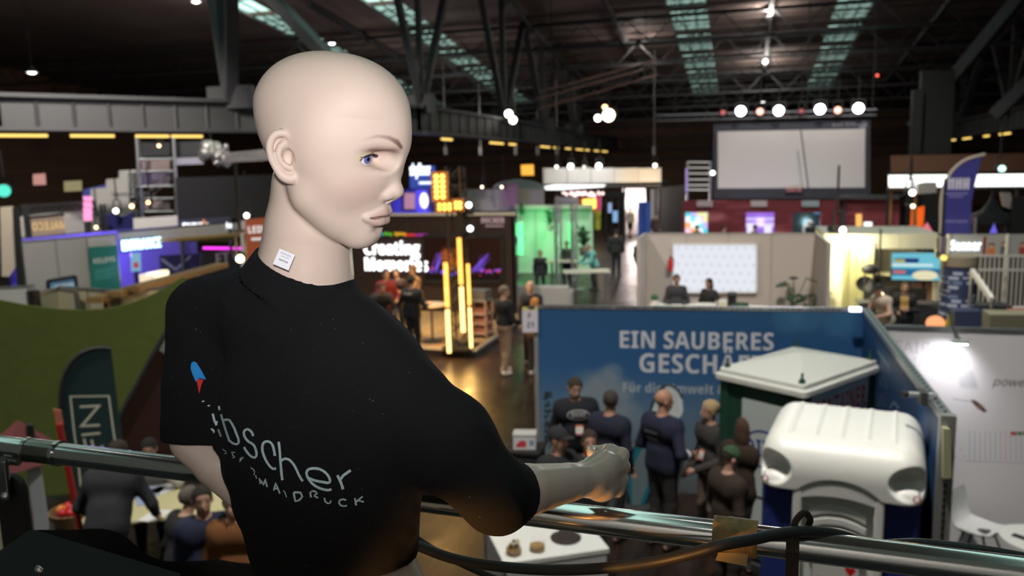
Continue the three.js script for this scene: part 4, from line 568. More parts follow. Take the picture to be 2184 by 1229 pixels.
  { const c = onY(158, 1118, 0.62), t5 = thing('basket', 'round wicker basket of red and orange fruit', 'basket', c.clone().setY(0.62)); part(t5, 'bowl', lathe([[0, 0], [0.16, 0], [0.23, 0.17], [0.215, 0.17], [0.15, 0.02], [0, 0.02]], 22), M(C(0.22, 0.12, 0.06), 0.9, { map: noiseTex })); for (let i = 0; i < 9; i++) part(t5, 'wicker_ring', new THREE.TorusGeometry(0.162 + i * 0.0078, 0.009, 5, 22).rotateX(Math.PI / 2).translate(0, 0.012 + i * 0.019, 0), M(C(0.30, 0.17, 0.08), 0.9));
    for (let i = 0; i < 7; i++) { const a = i * 0.9, r = i ? 0.11 : 0; single('fruit', ['red apple in the middle of the wicker basket', 'orange fruit at the right rim of the wicker basket', 'red apple at the back right of the wicker basket', 'red apple at the back of the wicker basket', 'orange fruit at the left rim of the wicker basket', 'red apple at the front left of the wicker basket', 'red apple at the front of the wicker basket'][i], 'fruit', new THREE.SphereGeometry(0.055, 16, 12).scale(1, 0.92, 1).translate(c.x + r * Math.cos(a), 0.62 + 0.17, c.z - r * Math.sin(a)), M(i === 1 || i === 4 ? C(0.7, 0.22, 0.04) : C(0.5, 0.02, 0.02), 0.35), 'fruit in the wicker basket'); }
    const st = thing('side_table', 'small dark square table under the fruit basket', 'table', c.clone().setY(0)); part(st, 'tabletop', rbox(0.6, 0.03, 0.6, 0.01, 0, 0.603, 0), darkM); for (const x of [-0.25, 0.25]) for (const z of [-0.25, 0.25]) part(st, 'leg', bar(V3(x, 0, z), V3(x, 0.59, z), 0.02), darkM); }
}
// the people there
person('man in a pale grey shirt leaning his chin on his hand behind the leaflets', onY(322, 925, 1.33).setY(0), 0.55, { sit: true, h: 1.8, top: [0.36, 0.35, 0.32], hair: [0.012, 0.01, 0.01], lean: 0.25, nod: 0.15, wrist: [[0.10, 1.02, 0.42], [-0.20, 0.80, 0.40]], elbow: [[0.30, 0.80, 0.36], [-0.30, 0.78, 0.20]], topName: 'shirt', cell: 0.02 });
person('person in a black jacket seen from behind bending over the leaflet table', onY(228, 1130, 0.95).setY(0), 3.5, { h: 1.82, lean: 0.55, wide: 1.15, wrist: [[0.28, 0.86, 0.46], [-0.26, 0.84, 0.50]], elbow: [[0.34, 1.05, 0.22], [-0.34, 1.05, 0.22]], cell: 0.02 });
person('man with short grey hair in a dark sweater seen from above', onY(368, 1052, 1.30).setY(0), 2.7, { sit: true, h: 1.76, hair: [0.10, 0.085, 0.07], top: [0.016, 0.016, 0.018], lean: 0.2, topName: 'sweater', cell: 0.02, wrist: [[0.2, 0.80, 0.45], [-0.2, 0.80, 0.45]] });
person('person in a navy top with a visitor badge hanging on the chest', onY(430, 1052, 1.66).setY(0), 0.75, { h: 1.72, top: [0.012, 0.016, 0.045], legs: [0.02, 0.03, 0.07], badge: true, hair: [0.02, 0.015, 0.01], topName: 'top', cell: 0.02 });
person('person in a rust brown jacket half hidden behind the bare left arm', onY(497, 1065, 1.62).setY(0), 0.4, { h: 1.70, top: [0.16, 0.06, 0.015], hair: [0.02, 0.015, 0.01], wrist: [[0.16, 1.08, 0.26], [-0.15, 1.02, 0.28]], elbow: [[0.28, 1.05, 0.02], [-0.28, 1.05, 0.02]], cell: 0.02 });

// ============================================================ middle left: stands along the far side of the aisle
{
  const a = onY(45, 515, 2.5), b = onY(165, 508, 2.5), c = onY(440, 481, 2.5), mid = a.clone().lerp(c, 0.30), bb = a.clone().lerp(c, 0.66);
  wallSeg(a, mid, 2.5, 0.06, greyM, 'plain grey booth wall at far left with a screen before it');
  wallSeg(mid, mid.clone().lerp(c, 0.22), 2.5, 0.06, paleGrey, 'light grey booth wall carrying the teal poster');
  const dir = c.clone().sub(a).normalize(), ang = Math.atan2(-dir.z, dir.x), FW = new Frame(a.clone().setY(0), ang);
  { const t = thing('header_panel', 'long light grey header over the purple entrance', 'header', a.clone().setY(0), ang); const u0 = FW.uv(252, 497)[0], u1 = FW.uv(515, 476)[0], n = 5; for (let i = 0; i < n; i++) part(t, 'panel', box((u1 - u0) / n - 0.03, 0.42, 0.06, u0 + (u1 - u0) / n * (i + 0.5), 2.32, 0), paleGrey); part(t, 'rail', box(u1 - u0, 0.05, 0.08, (u0 + u1) / 2, 2.54, 0), darkM); }
  { const t = thing('illuminated_sign', 'glowing cyan letters reading ENTRANCE over the purple room', 'sign', FW.at(258, 536, 0.06), ang); letters(t, 'letters', 'ENTRANCE', 0.36, 0, 0, 0, GLOW(C(0.55, 0.95, 1.0), 3.0), 0.05, 0, 0.60); part(t, 'backing', box(1.5, 0.46, 0.03, 0.7, 0.17, -0.03), M(C(0.06, 0.04, 0.22), 0.5)); puck(3, FW.at(300, 560, 0.5), C(0.4, 0.5, 1)); }
  { const bk = FW.at(340, 560, -2.6), t = thing('booth_wall', 'rear wall of the entrance stand, purple light put into its colour', 'booth wall', bk.clone().setY(0), ang); part(t, 'panel', box(7.5, 2.4, 0.05, 0, 1.2, 0), M(C(0.12, 0.09, 0.50), 0.7)); puck(12, FW.at(310, 560, -1.3).setY(1.7), C(0.35, 0.22, 1.0), 8); }  // purple light put into the panel colour as well as the point light
  const Ft = (px) => FW.at(px, 560, 0.09);
  { const o2 = FW.pts([[185, 527], [245, 523], [252, 618], [190, 620]]), tx = printed(o2, 256, (x, w, h) => { x.fillStyle = '#1d7465'; x.fillRect(0, 0, w, h); x.fillStyle = '#d8d2c6'; x.font = 'bold 54px sans-serif'; x.textAlign = 'center'; x.fillText('KELDYS', w * 0.52, h * 0.36); x.fillStyle = '#3f9a88'; for (let i = 0; i < 4; i++) x.fillRect(w * 0.15, h * (0.50 + i * 0.06), w * (0.7 - (i % 2) * 0.15), 10); }); const t = thing('poster', 'teal green poster with a pale company name', 'poster', FW.o.clone().addScaledVector(FW.n, 0.12), ang); part(t, 'sheet', plate(o2, 0.03), M(0xffffff, 0.6, { map: tx })); }
  { const S = new Frame(FW.at(130, 600, 1.6), ang), o2 = S.pts([[102, 600], [160, 590], [163, 616], [104, 622]]), tx = printed(o2, 256, (x, w, h) => { const g = x.createLinearGradient(0, 0, 0, h); g.addColorStop(0, '#30456e'); g.addColorStop(0.6, '#7fb6cf'); g.addColorStop(1, '#cfe8ee'); x.fillStyle = g; x.fillRect(0, 0, w, h); x.fillStyle = '#e8f2f4'; x.font = 'bold 40px sans-serif'; x.fillText('ROENTREE', 60, h * 0.7); }); const t = thing('television', 'dark framed screen low on the grey wall showing a blue picture', 'screen', S.o, ang); part(t, 'screen', plate(o2, 0.02), glowTex(tx, 0.45)); part(t, 'bezel', [...[[o2[0], o2[1]], [o2[1], o2[2]], [o2[2], o2[3]], [o2[3], o2[0]]].map(([p, q]) => beam(V3(p[0], p[1], 0), V3(q[0], q[1], 0), 0.07, 0.09))], blackM); part(t, 'stand', box(0.12, o2[3][1], 0.1, (o2[0][0] + o2[1][0]) / 2, o2[3][1] / 2, -0.06), blackM); }
  { const S = new Frame(FW.at(385, 570, -1.2), ang), o2 = S.pts([[341, 545], [425, 541], [424, 608], [342, 610]]), tx = printed(o2, 256, (x, w, h) => { const g = x.createLinearGradient(0, 0, 0, h); g.addColorStop(0, '#23224a'); g.addColorStop(1, '#43446a'); x.fillStyle = g; x.fillRect(0, 0, w, h); x.strokeStyle = '#8d90a6'; x.lineWidth = 12; x.beginPath(); x.moveTo(20, 20); x.lineTo(100, 84); x.lineTo(200, 22); x.stroke(); x.lineWidth = 4; for (let i = 0; i < 30; i++) { x.strokeStyle = i % 3 ? '#6a6c88' : '#9aa0b4'; x.strokeRect(rnd() * w, h * (0.45 + rnd() * 0.4), 22, 14 + rnd() * 26); } x.fillStyle = '#cfd2da'; x.fillRect(w * 0.7, h * 0.55, w * 0.22, h * 0.2); x.fillStyle = '#8a2430'; x.fillRect(w * 0.04, h * 0.72, w * 0.22, h * 0.16); }); const t = thing('poster', 'large dark blue hall photograph with steel beams', 'poster', S.o, ang); part(t, 'sheet', plate(o2, 0.04), M(0xffffff, 0.5, { map: tx })); }
  { const S = new Frame(FW.at(292, 560, -0.9), ang), o2 = S.pts([[280, 541], [300, 539], [301, 578], [281, 580]]); const t = thing('screen', 'narrow upright cyan screen in the purple entrance room', 'screen', S.o, ang); const tx = printed(o2, 64, (x, w, h) => { x.fillStyle = '#8fc6e6'; x.fillRect(0, 0, w, h); x.fillStyle = '#c8485a'; x.fillRect(14, h * 0.5, 30, 30); }); part(t, 'display', plate(o2, 0.04), glowTex(tx, 0.7)); part(t, 'foot', box(0.1, o2[2][1], 0.1, (o2[0][0] + o2[1][0]) / 2, o2[2][1] / 2, -0.1), blackM); }
  { const p = FW.at(312, 592, 0.6), t = thing('light_box', 'cream glowing light box on a white stand before the entrance', 'light', p.clone().setY(0), ang + 0.3); const h = p.y; part(t, 'lamp_body', rbox(0.95, 0.20, 0.3, 0.05, 0, h + 0.14, 0), GLOW(C(1, 0.86, 0.55), 1.6)); part(t, 'drum', cyl(0.24, 0.24, 0.26, -0.55, h + 0.08, 0), GLOW(C(1, 0.85, 0.6), 1.0)); part(t, 'tray', rbox(0.9, 0.18, 0.3, 0.03, 0.02, h - 0.08, 0), whiteM); part(t, 'stand', cyl(0.06, 0.12, h - 0.1, 0, (h - 0.1) / 2, 0), whiteM); }
  { const S = new Frame(FW.at(470, 560, -0.3), ang); const t = panelThing(S, 'booth_wall', 'black booth wall with grey letters under a magenta light line', 'booth wall', [[428, 536], [515, 530], [515, 610], [430, 612]], M(C(0.018, 0.012, 0.016), 0.6), 0.05); const q = S.loc(462, 565, 0.02); letters(t, 'letters', 'FTN', 0.45, q.x, q.y, 0, M(C(0.30, 0.27, 0.27), 0.6), 0.03); const s2 = thing('strip_light', 'magenta neon line over the black booth wall', 'light', S.o, ang); part(s2, 'tube', bar(S.loc(430, 529, 0.1), S.loc(515, 530, 0.1), 0.045), GLOW(C(1, 0.05, 0.85), 1.8)); }
  // planked timber canopy and a timber beam
  { const S = new Frame(FW.at(440, 505, 1.3), ang), t = thing('timber_canopy', 'tan planked timber canopy reaching towards the orange board', 'canopy', S.o, ang); for (let i = 0; i < 5; i++) { const p = S.loc(352 + i * 6, 511 + i * 0.8, 0.4 - i * 0.3), q = S.loc(512, 497 + i * 4.2, 0.4 - i * 0.3); part(t, 'plank', beam(p, q, 0.26, 0.10), woodM); } }
  { const p = onY(200, 641, 2.42), q = onY(415, 583, 2.42), t = thing('timber_beam', 'long tan timber beam rising behind the left shoulder', 'beam', p); for (let i = 0; i < 3; i++) part(t, 'plank', beam(V3(0.12 * i, 0.05 * i, -0.28 * i), q.clone().sub(p).add(V3(0.12 * i, 0.05 * i, -0.28 * i)), 0.26, 0.09), woodM); for (const k of [0.1, 0.6, 0.95]) part(t, 'post', bar(q.clone().sub(p).multiplyScalar(k), q.clone().sub(p).multiplyScalar(k).setY(-p.y), 0.05), woodM); }
  // mirrored orange light box, truss gate, pink neon
  const MZ = new Frame(P(120, 470, 31), ang * 0.92);
  { const o2 = MZ.pts([[58, 466], [136, 458], [138, 500], [60, 508]]), tx = printed(o2, 256, (x, w, h) => { x.fillStyle = '#a9907c'; x.fillRect(0, 0, w, h); x.save(); x.translate(w, 0); x.scale(-1, 1); x.fillStyle = '#ffd28c'; x.font = 'bold 74px sans-serif'; x.textAlign = 'center'; x.setTransform(-0.80, 0, 0, 1.1, w, 0); x.fillText('MALECON', w * 0.63, h * 0.62); x.restore(); }); const t = thing('light_box', 'sign lettered MALECON seen reversed, its letters lit orange', 'sign', MZ.o, MZ.ang); part(t, 'display', plate(o2, 0.06), glowTex(tx, 0.75)); part(t, 'frame', [beam(MZ.loc(58, 465), MZ.loc(136, 457), 0.1, 0.1), beam(MZ.loc(60, 509), MZ.loc(138, 501), 0.1, 0.1), beam(MZ.loc(58, 465), V3(MZ.loc(58, 465).x, 0, 0), 0.12, 0.12)], darkM); }
  panelThing(new Frame(MZ.at(130, 480, -0.6), MZ.ang), 'booth_wall', 'grey wall behind the reversed orange sign', 'booth wall', [[44, 462], [190, 446], [192, 520], [46, 530]], greyM, 0.06);
  { const t = thing('truss_gate', 'black lattice truss gate over the reversed orange sign', 'truss', MZ.o, MZ.ang), L = (x, y, o = 0.3) => MZ.loc(x, y, o); part(t, 'chord', beam(L(35, 441), L(196, 430), 0.1, 0.1), blackM); part(t, 'chord', beam(L(37, 456), L(196, 446), 0.1, 0.1), blackM); const br = []; for (let i = 0; i < 11; i++) { const x = 37 + i * 14.5; br.push(beam(L(x, 456 - i * 0.9), L(x + 7, 440 - i * 0.9), 0.06, 0.06), beam(L(x + 7, 440 - i * 0.9), L(x + 14.5, 455 - i * 0.9), 0.06, 0.06)); } part(t, 'bracing', br, blackM); for (const x of [42, 206]) part(t, 'post', [bar(L(x, 436), V3(L(x, 436).x, 0, 0.3), 0.06), bar(L(x + 8, 436), V3(L(x + 8, 436).x, 0, 0.3), 0.06)], blackM); }
  { const S = new Frame(MZ.at(186, 445, 0.7), MZ.ang), t = thing('neon_sign', 'upright pink neon sign of stacked letters on a dark post', 'sign', S.o, S.ang); for (const [y0, y1] of [[420, 428], [432, 442], [445, 456], [458, 470]]) part(t, 'letter', plate(S.pts([[180, y0], [195, y0], [196, y1], [182, y1]]), 0.08, 0.02), GLOW(C(1, 0.32, 0.62), 1.3)); part(t, 'post', bar(S.loc(190, 474, -0.15), V3(S.loc(190, 474).x, 0.02, -0.15), 0.12), blackM); }
  // stepped grey wall, scaffold tower, big black screen back
  const SZ = new Frame(P(245, 410, 36), 0.75);
  { const t = panelThing(SZ, 'stepped_wall', 'pale grey wall stepped like stairs', 'wall', [[193, 403], [226, 400], [226, 383], [254, 380], [254, 364], [290, 362], [292, 440], [292, 520], [195, 520]], paleGrey, 0.1); const o2 = SZ.pts([[273, 370], [288, 368], [291, 428], [276, 430]]), tx = printed(o2, 48, (x, w, h) => { x.fillStyle = '#101012'; x.fillRect(0, 0, w, h); x.save(); x.translate(w * 0.68, h * 0.86); x.rotate(-Math.PI / 2); x.fillStyle = '#c9c9cc'; x.font = 'bold 34px sans-serif'; x.fillText('BAUWERK', 0, 0); x.restore(); }); part(t, 'sign', plate(o2, 0.05).translate(0, 0, 0.06), M(0xffffff, 0.6, { map: tx }), 'black upright sign with pale letters'); const q = SZ.loc(238, 420, 0.02); letters(t, 'letters', 'Vente.com', 0.22, q.x, q.y, 0, M(C(0.12, 0.12, 0.12), 0.7), 0.02); }
  panelThing(new Frame(SZ.at(215, 405, -1.4), 0.75), 'booth_wall', 'deep blue panel behind the stepped grey wall', 'booth wall', [[176, 411], [180, 404], [232, 392], [234, 440], [178, 440]], M(C(0.05, 0.06, 0.35), 0.6), 0.08);
  { const S = new Frame(P(330, 400, 38), 0.72), t = thing('scaffold_tower', 'tall grey scaffold tower with a stair inside', 'scaffold', S.o, S.ang), L = (x, y, o = 0) => S.loc(x, y, o); for (const [x, o] of [[291, 0], [370, 0], [295, -2], [372, -2]]) part(t, 'post', bar(V3(L(x, 400).x, 0, o), L(x, 292, o), 0.09), alu); for (const y of [292, 340, 366, 398, 424, 452]) part(t, 'ledger', bar(L(291, y), L(370, y - 1), 0.06), alu); part(t, 'stair', [beam(L(305, 420, -0.5), L(366, 366, -0.5), 0.3, 0.12), beam(L(305, 436, -0.5), L(366, 380, -0.5), 0.3, 0.05)], M(C(0.12, 0.11, 0.10), 0.6)); for (const [y0, y1, m] of [[300, 336, M(C(0.03, 0.032, 0.034), 0.6)], [339, 365, M(C(0.35, 0.25, 0.25), 0.7)], [368, 396, M(C(0.16, 0.12, 0.22), 0.7)], [430, 450, M(C(0.30, 0.24, 0.24), 0.7)]]) part(t, 'infill_panel', plate(S.pts([[296, y0], [366, y0], [366, y1], [296, y1]]), 0.04).translate(0, 0, -2.1), m); }
  panelThing(new Frame(P(405, 320, 39), 0.7), 'booth_wall', 'dark panel on poles under the strip lights right of the scaffold', 'booth wall', [[375, 303], [434, 301], [434, 333], [375, 334]], M(C(0.03, 0.032, 0.034), 0.6), 0.06);
  panelThing(new Frame(P(405, 345, 38.5), 0.7), 'banner', 'pale lilac banner strip below the dark panel right of the scaffold', 'banner', [[374, 337], [434, 335], [434, 350], [374, 352]], M(C(0.34, 0.32, 0.40), 0.7), 0.05);
  { const S = new Frame(P(475, 420, 32), 0.62), t = thing('projection_backdrop', 'huge plain black back of a projection screen left of the neck', 'screen', S.o, S.ang); part(t, 'panel', plate(S.pts([[374, 379], [600, 372], [600, 462], [379, 472]]), 0.25), M(C(0.003, 0.003, 0.0035), 0.9)); part(t, 'leg', [bar(S.loc(384, 470, -0.12), V3(S.loc(384, 470).x, 0, -0.12), 0.1), bar(S.loc(590, 460, -0.12), V3(S.loc(590, 460).x, 0, -0.12), 0.1)], darkM); }
  { const S = new Frame(P(430, 482, 30.5), 0.62), t = thing('illuminated_sign', 'white glowing letters reading FUNK freunde on a dark fascia', 'sign', S.o, S.ang); part(t, 'fascia', plate(S.pts([[380, 470], [492, 462], [494, 492], [381, 497]]), 0.1), M(C(0.02, 0.022, 0.04), 0.6)); const q = S.loc(391, 491, 0.02), w = S.loc(480, 491).x - q.x; letters(t, 'letters', 'FUNK', 0.26, q.x, q.y, 0, GLOW(C(0.95, 0.97, 1), 3), 0.05, 0, 0.85); letters(t, 'letters', 'freunde', 0.22, q.x + w * 0.54, q.y, 0, GLOW(C(0.95, 0.97, 1), 2.2), 0.05, 0, 0.82); part(t, 'logo', extr([[0, 0], [0.12, 0.1], [0.10, 0.3], [0.02, 0.46], [-0.02, 0.2]], 0.04).translate(q.x + w * 0.48, q.y - 0.05, 0.02), GLOW(C(1, 0.35, 0.1), 1)); part(t, 'post', [bar(S.loc(385, 497), V3(S.loc(385, 497).x, 0, 0), 0.06), bar(S.loc(490, 492), V3(S.loc(490, 492).x, 0, 0), 0.06)], darkM); }
  { const S = new Frame(P(550, 510, 27), 0.6), t = thing('display_board', 'rust orange board with white lettering left of the neck', 'board', S.o, S.ang); part(t, 'panel', plate(S.pts([[523, 468], [610, 462], [612, 640], [526, 640]]), 0.12), M(C(0.36, 0.075, 0.025), 0.6)); part(t, 'side_panel', plate(S.pts([[513, 472], [523, 470], [526, 640], [516, 640]]), 0.12), M(C(0.40, 0.38, 0.38), 0.6)); const q = S.loc(530, 498, 0.01); letters(t, 'letters', 'LEDWINGS', 0.24, q.x, q.y, 0, GLOW(C(1, 0.96, 0.94), 0.9), 0.03, 0, 0.8); part(t, 'underline', box(0.85, 0.09, 0.02, q.x + 0.5, q.y - 0.2, 0.02), GLOW(C(1, 0.92, 0.88), 0.7)); }
  { const S = new Frame(P(455, 328, 37), 0.66), t = thing('foil_garland', 'crumpled silver foil bundle hung below the gallery', 'decoration', S.at(452, 330), S.ang); for (let i = 0; i < 26; i++) part(t, 'foil', toCreasedNormals(new THREE.IcosahedronGeometry(rr(0.16, 0.34), 1).scale(rr(0.5, 1.3), rr(0.5, 1.2), rr(0.5, 1)).rotateX(rnd() * 3).rotateZ(rnd() * 3).translate(rr(-0.5, 0.75), rr(-0.42, 0.45), rr(-0.2, 0.2)), 0.2), i === 0 ? M(C(0.5, 0.48, 0.45), 0.3, { metalness: 0.8 }) : M(C(0.42, 0.41, 0.38), 0.35, { metalness: 0.7 })); part(t, 'cord', bar(V3(0, 0.3, 0), V3(0, 2.0, 0), 0.02), blackM); }
  panelThing(new Frame(P(520, 333, 36), 0.62), 'banner', 'white banner strip with a blue and pink end behind the ear', 'banner', [[478, 327], [560, 319], [600, 316], [600, 341], [480, 347]], M(C(0.46, 0.42, 0.42), 0.7, { map: noiseTex }), 0.06);
  for (const [px, py, d, l, c, r] of [[247, 450, 33, 'bright white spot lamp over the dark blue tent', C(1, 0.97, 0.85), 0.17], [281, 440, 33, 'amber spot lamp right of the white one over the dark blue tent', C(1, 0.62, 0.3), 0.14], [205, 485, 31, 'small yellow lamp at the foot of the pink neon sign', C(1, 0.72, 0.35), 0.10], [339, 311, 37, 'small amber lamp on the scaffold tower', C(1, 0.6, 0.3), 0.12], [316, 432, 36, 'small amber lamp low on the scaffold tower', C(1, 0.55, 0.25), 0.13], [526, 460, 29, 'pair of small white lamps left of the orange board', C(1, 1, 1), 0.15]]) theatreLamp(P(px, py, d), l, 0.5, 6, r * 0.6, c);
  theatreLamp(P(512, 552, 13.5), 'round orange-white lamp glowing just beyond the left shoulder', 0.5, 14, 0.06, C(1, 0.72, 0.38)); puck(2.5, P(512, 552, 13.3), C(1, 0.6, 0.3));
  { const S = new Frame(P(270, 478, 34), 0.75), t = thing('tent', 'dark blue draped tent left of the black screen', 'tent', S.o, S.ang); part(t, 'cover', plate(S.pts([[214, 462], [240, 456], [262, 464], [288, 452], [292, 490], [218, 492]]), 1.2), M(C(0.03, 0.035, 0.24), 0.7)); part(t, 'pole', [bar(S.loc(216, 470, 0.05), V3(S.loc(216, 470).x, 0, 0.05), 0.04), bar(S.loc(290, 460, 0.05), V3(S.loc(290, 460).x, 0, 0.05), 0.04)], alu); }
  panelThing(new Frame(P(330, 478, 32), 0.72), 'booth_wall', 'light grey booth fascia below the scaffold tower', 'booth wall', [[284, 466], [378, 460], [380, 496], [286, 500]], paleGrey, 0.08);
  theatreLamp(P(8, 407, 32), 'turquoise glowing lamp at the left picture edge', 0.7, 1.2, 0.25, C(0.1, 0.8, 0.6));
  { const S = new Frame(P(25, 520, 26), 0.8); panelThing(S, 'banner', 'tall cream banner at the left edge beside a dark post', 'banner', [[0, 442], [28, 440], [40, 560], [20, 590], [4, 590]], M(C(0.55, 0.47, 0.36), 0.6), 0.05); panelThing(new Frame(P(38, 540, 25.6), 0.8), 'post', 'dark upright booth post beside the cream banner', 'post', [[26, 443], [40, 442], [56, 612], [36, 612]], blackM, 0.2); }
  panelThing(new Frame(P(85, 380, 40), 0.75), 'illuminated_sign', 'small pink and orange lit sign high at far left', 'sign', [[70, 372], [96, 370], [98, 394], [71, 395]], GLOW(C(0.75, 0.36, 0.3), 0.7), 0.2);
  panelThing(new Frame(P(155, 398, 40), 0.75), 'light_box', 'dim yellow lit box high at far left', 'light', [[136, 387], [174, 385], [175, 407], [137, 409]], GLOW(C(0.42, 0.37, 0.18), 0.6), 0.2);
}

// ============================================================ centre: the black stand with the lit tower
{
  const F = FZ(-22);
  const X = (px) => onZ(px, 455, -22).x, x0 = X(742) - 2.5, x1 = X(1096);
  const t = thing('booth_wall', 'tall black booth wall with white words and a concert screen', 'booth wall', V3(x0, 0, -22)); const n = 7, w = (x1 - x0) / n; for (let i = 0; i < n; i++) part(t, 'panel', box(w - 0.02, 3.02, 0.12, w * (i + 0.5), 1.51, -0.06), M(C(0.028, 0.016, 0.013), 0.45)); part(t, 'cornice', box(x1 - x0 + 0.1, 0.07, 0.3, (x1 - x0) / 2, 3.06, -0.1), M(C(0.45, 0.40, 0.32), 0.6)); part(t, 'return', box(0.08, 3.02, 0.2, x1 - x0 - 0.04, 1.51, -0.1), M(C(0.03, 0.02, 0.02), 0.5));
  const s = thing('illuminated_sign', 'big white glowing words Creating Memories on the black wall', 'sign', V3(0, 0, -22)), gl = GLOW(C(1, 1, 1), 2.6), q = F.loc(779, 545), e = F.loc(897, 545), q2 = F.loc(781, 577), e2 = F.loc(915, 577);
  const fit = (str, a, b, size) => { const g = text3(str, size, 0.05, 0); g.computeBoundingBox(); return g.scale((b.x - a.x) / (g.boundingBox.max.x - g.boundingBox.min.x), 1, 1); };
  part(s, 'letters', fit('Creating', q, e, 0.40).translate(q.x, q.y - 0.1, 0.03), gl); part(s, 'letters', fit('Memories', q2, e2, 0.40).translate(q2.x, q2.y, 0.03), gl);
  const cols = [C(0.02, 0.42, 0.55), C(0.12, 0.5, 0.03), C(0.85, 0.42, 0.02), C(0.8, 0.04, 0.04), C(0.42, 0.04, 0.36)]; for (let i = 0; i < 5; i++) { const a = F.loc(798 + i * 22.3, 501), b = F.loc(798 + (i + 1) * 22.3 - 1, 501); letters(s, 'letters', ['luxury', 'living', 'lighting', 'events', 'creative'][i], 0.09, a.x, a.y - 0.04, 0.02, GLOW(cols[i], 1.1), 0.02, 0, (b.x - a.x) / 0.40); }
  const s2 = thing('illuminated_sign', 'dim pinkish lettering DECKER at the right end of the black wall', 'sign', V3(0, 0, -22)), d = F.loc(1028, 476), d2 = F.loc(1077, 476); part(s2, 'letters', fit('DECKER', d, d2, 0.16).translate(d.x, d.y, 0.02), GLOW(C(0.62, 0.42, 0.42), 0.6)); part(s2, 'underline', box(0.55, 0.06, 0.03, F.loc(1055, 482).x, F.loc(1055, 482).y, 0.02), GLOW(C(0.62, 0.42, 0.42), 0.4));
  const o2 = F.pts([[905, 503], [1073, 503], [1073, 600], [905, 600]]), tx = printed(o2, 512, (x, ww, h) => {
    x.fillStyle = '#1c0b07'; x.fillRect(0, 0, ww, h); for (let i = 0; i < 60; i++) { const px = ww * (0.25 + 0.2 * rnd()), py = h * (0.3 + 0.4 * rnd()), r = 10 + rnd() * 46, g = x.createRadialGradient(px, py, 0, px, py, r); g.addColorStop(0, `rgba(${200 + rnd() * 55},${90 + rnd() * 70},40,0.28)`); g.addColorStop(1, 'rgba(120,40,10,0)'); x.fillStyle = g; x.fillRect(px - r, py - r, 2 * r, 2 * r); }
    for (let i = 0; i < 26; i++) { x.strokeStyle = `rgba(${90 + rnd() * 60},${60 + rnd() * 50},${200 + rnd() * 55},${0.25 + 0.3 * rnd()})`; x.lineWidth = 3 + rnd() * 8; const a = ww * (i % 2 ? 0.12 : 0.66), b = h * (0.72 + rnd() * 0.1); x.beginPath(); x.moveTo(a + (rnd() - 0.5) * 60, b); x.lineTo(a + (i % 2 ? 40 : 70) * rnd() + 30, h * (0.35 + rnd() * 0.25)); x.stroke(); }
    for (let i = 0; i < 40; i++) { x.fillStyle = ['#5a52d8', '#8c4bd0', '#c23a5a', '#3a48c8'][i % 4]; x.beginPath(); x.arc(ww * rnd(), h * (0.70 + rnd() * 0.16), 3 + rnd() * 7, 0, 7); x.fill(); } x.fillStyle = '#0c0608'; x.fillRect(0, h * 0.86, ww, h * 0.14);
  });
  const s3 = thing('screen', 'wide screen on the black wall showing a concert with orange and violet beams', 'screen', V3(0, 0, -22)); part(s3, 'display', plate(o2, 0.03).translate(0, 0, 0.06), glowTex(tx, 1.5)); part(s3, 'bezel', [...Array(4)].map((_, i) => beam(V3(o2[i][0], o2[i][1], 0.05), V3(o2[(i + 1) % 4][0], o2[(i + 1) % 4][1], 0.05), 0.07, 0.09)), blackM);
  // timber platform
  const P0 = onY(1015, 762, 0), pz0 = P0.z, px1 = P0.x, pl = thing('platform', 'low wooden platform with a pale edge under the lit tower', 'platform', V3(px1, 0, pz0)), nb = 14; for (let i = 0; i < nb; i++) part(pl, 'plank', box(0.385, 0.03, 4.6, -0.2 - i * 0.4, 0.185, -2.3), i % 3 ? woodM : M(C(0.36, 0.23, 0.10), 0.5, { map: grainTex })); part(pl, 'plinth', box(5.6, 0.16, 4.6, -2.8, 0.09, -2.31), darkM); part(pl, 'edge_strip', [box(5.6, 0.06, 0.02, -2.8, 0.165, 0.005), box(0.02, 0.06, 4.6, 0.005, 0.165, -2.3)], M(C(0.55, 0.48, 0.38), 0.5));
  // tower
  const tb = onY(983, 740, 0.2), tw = thing('lighting_tower', 'black lattice tower carrying amber lamp panels and moving heads', 'tower', tb), H0 = 4.2, hw = 0.17; for (const x of [-hw, hw]) for (const z of [-hw, hw]) part(tw, 'post', bar(V3(x, 0, z), V3(x, H0, z), 0.028), blackM); const br = []; for (let i = 0; i < 12; i++) for (const k of [-hw, hw]) { const y = i * 0.35; br.push(bar(V3(-hw, y, k), V3(hw, y + 0.35, k), 0.014, 5), bar(V3(k, y, -hw), V3(k, y + 0.35, hw), 0.014, 5)); } part(tw, 'bracing', br, blackM); part(tw, 'base_plate', box(0.7, 0.04, 0.7, 0, 0.02, 0), blackM);
  const TF = new Frame(tb, 0.15), amber = GLOW(C(1, 0.52, 0.08), 4.5);
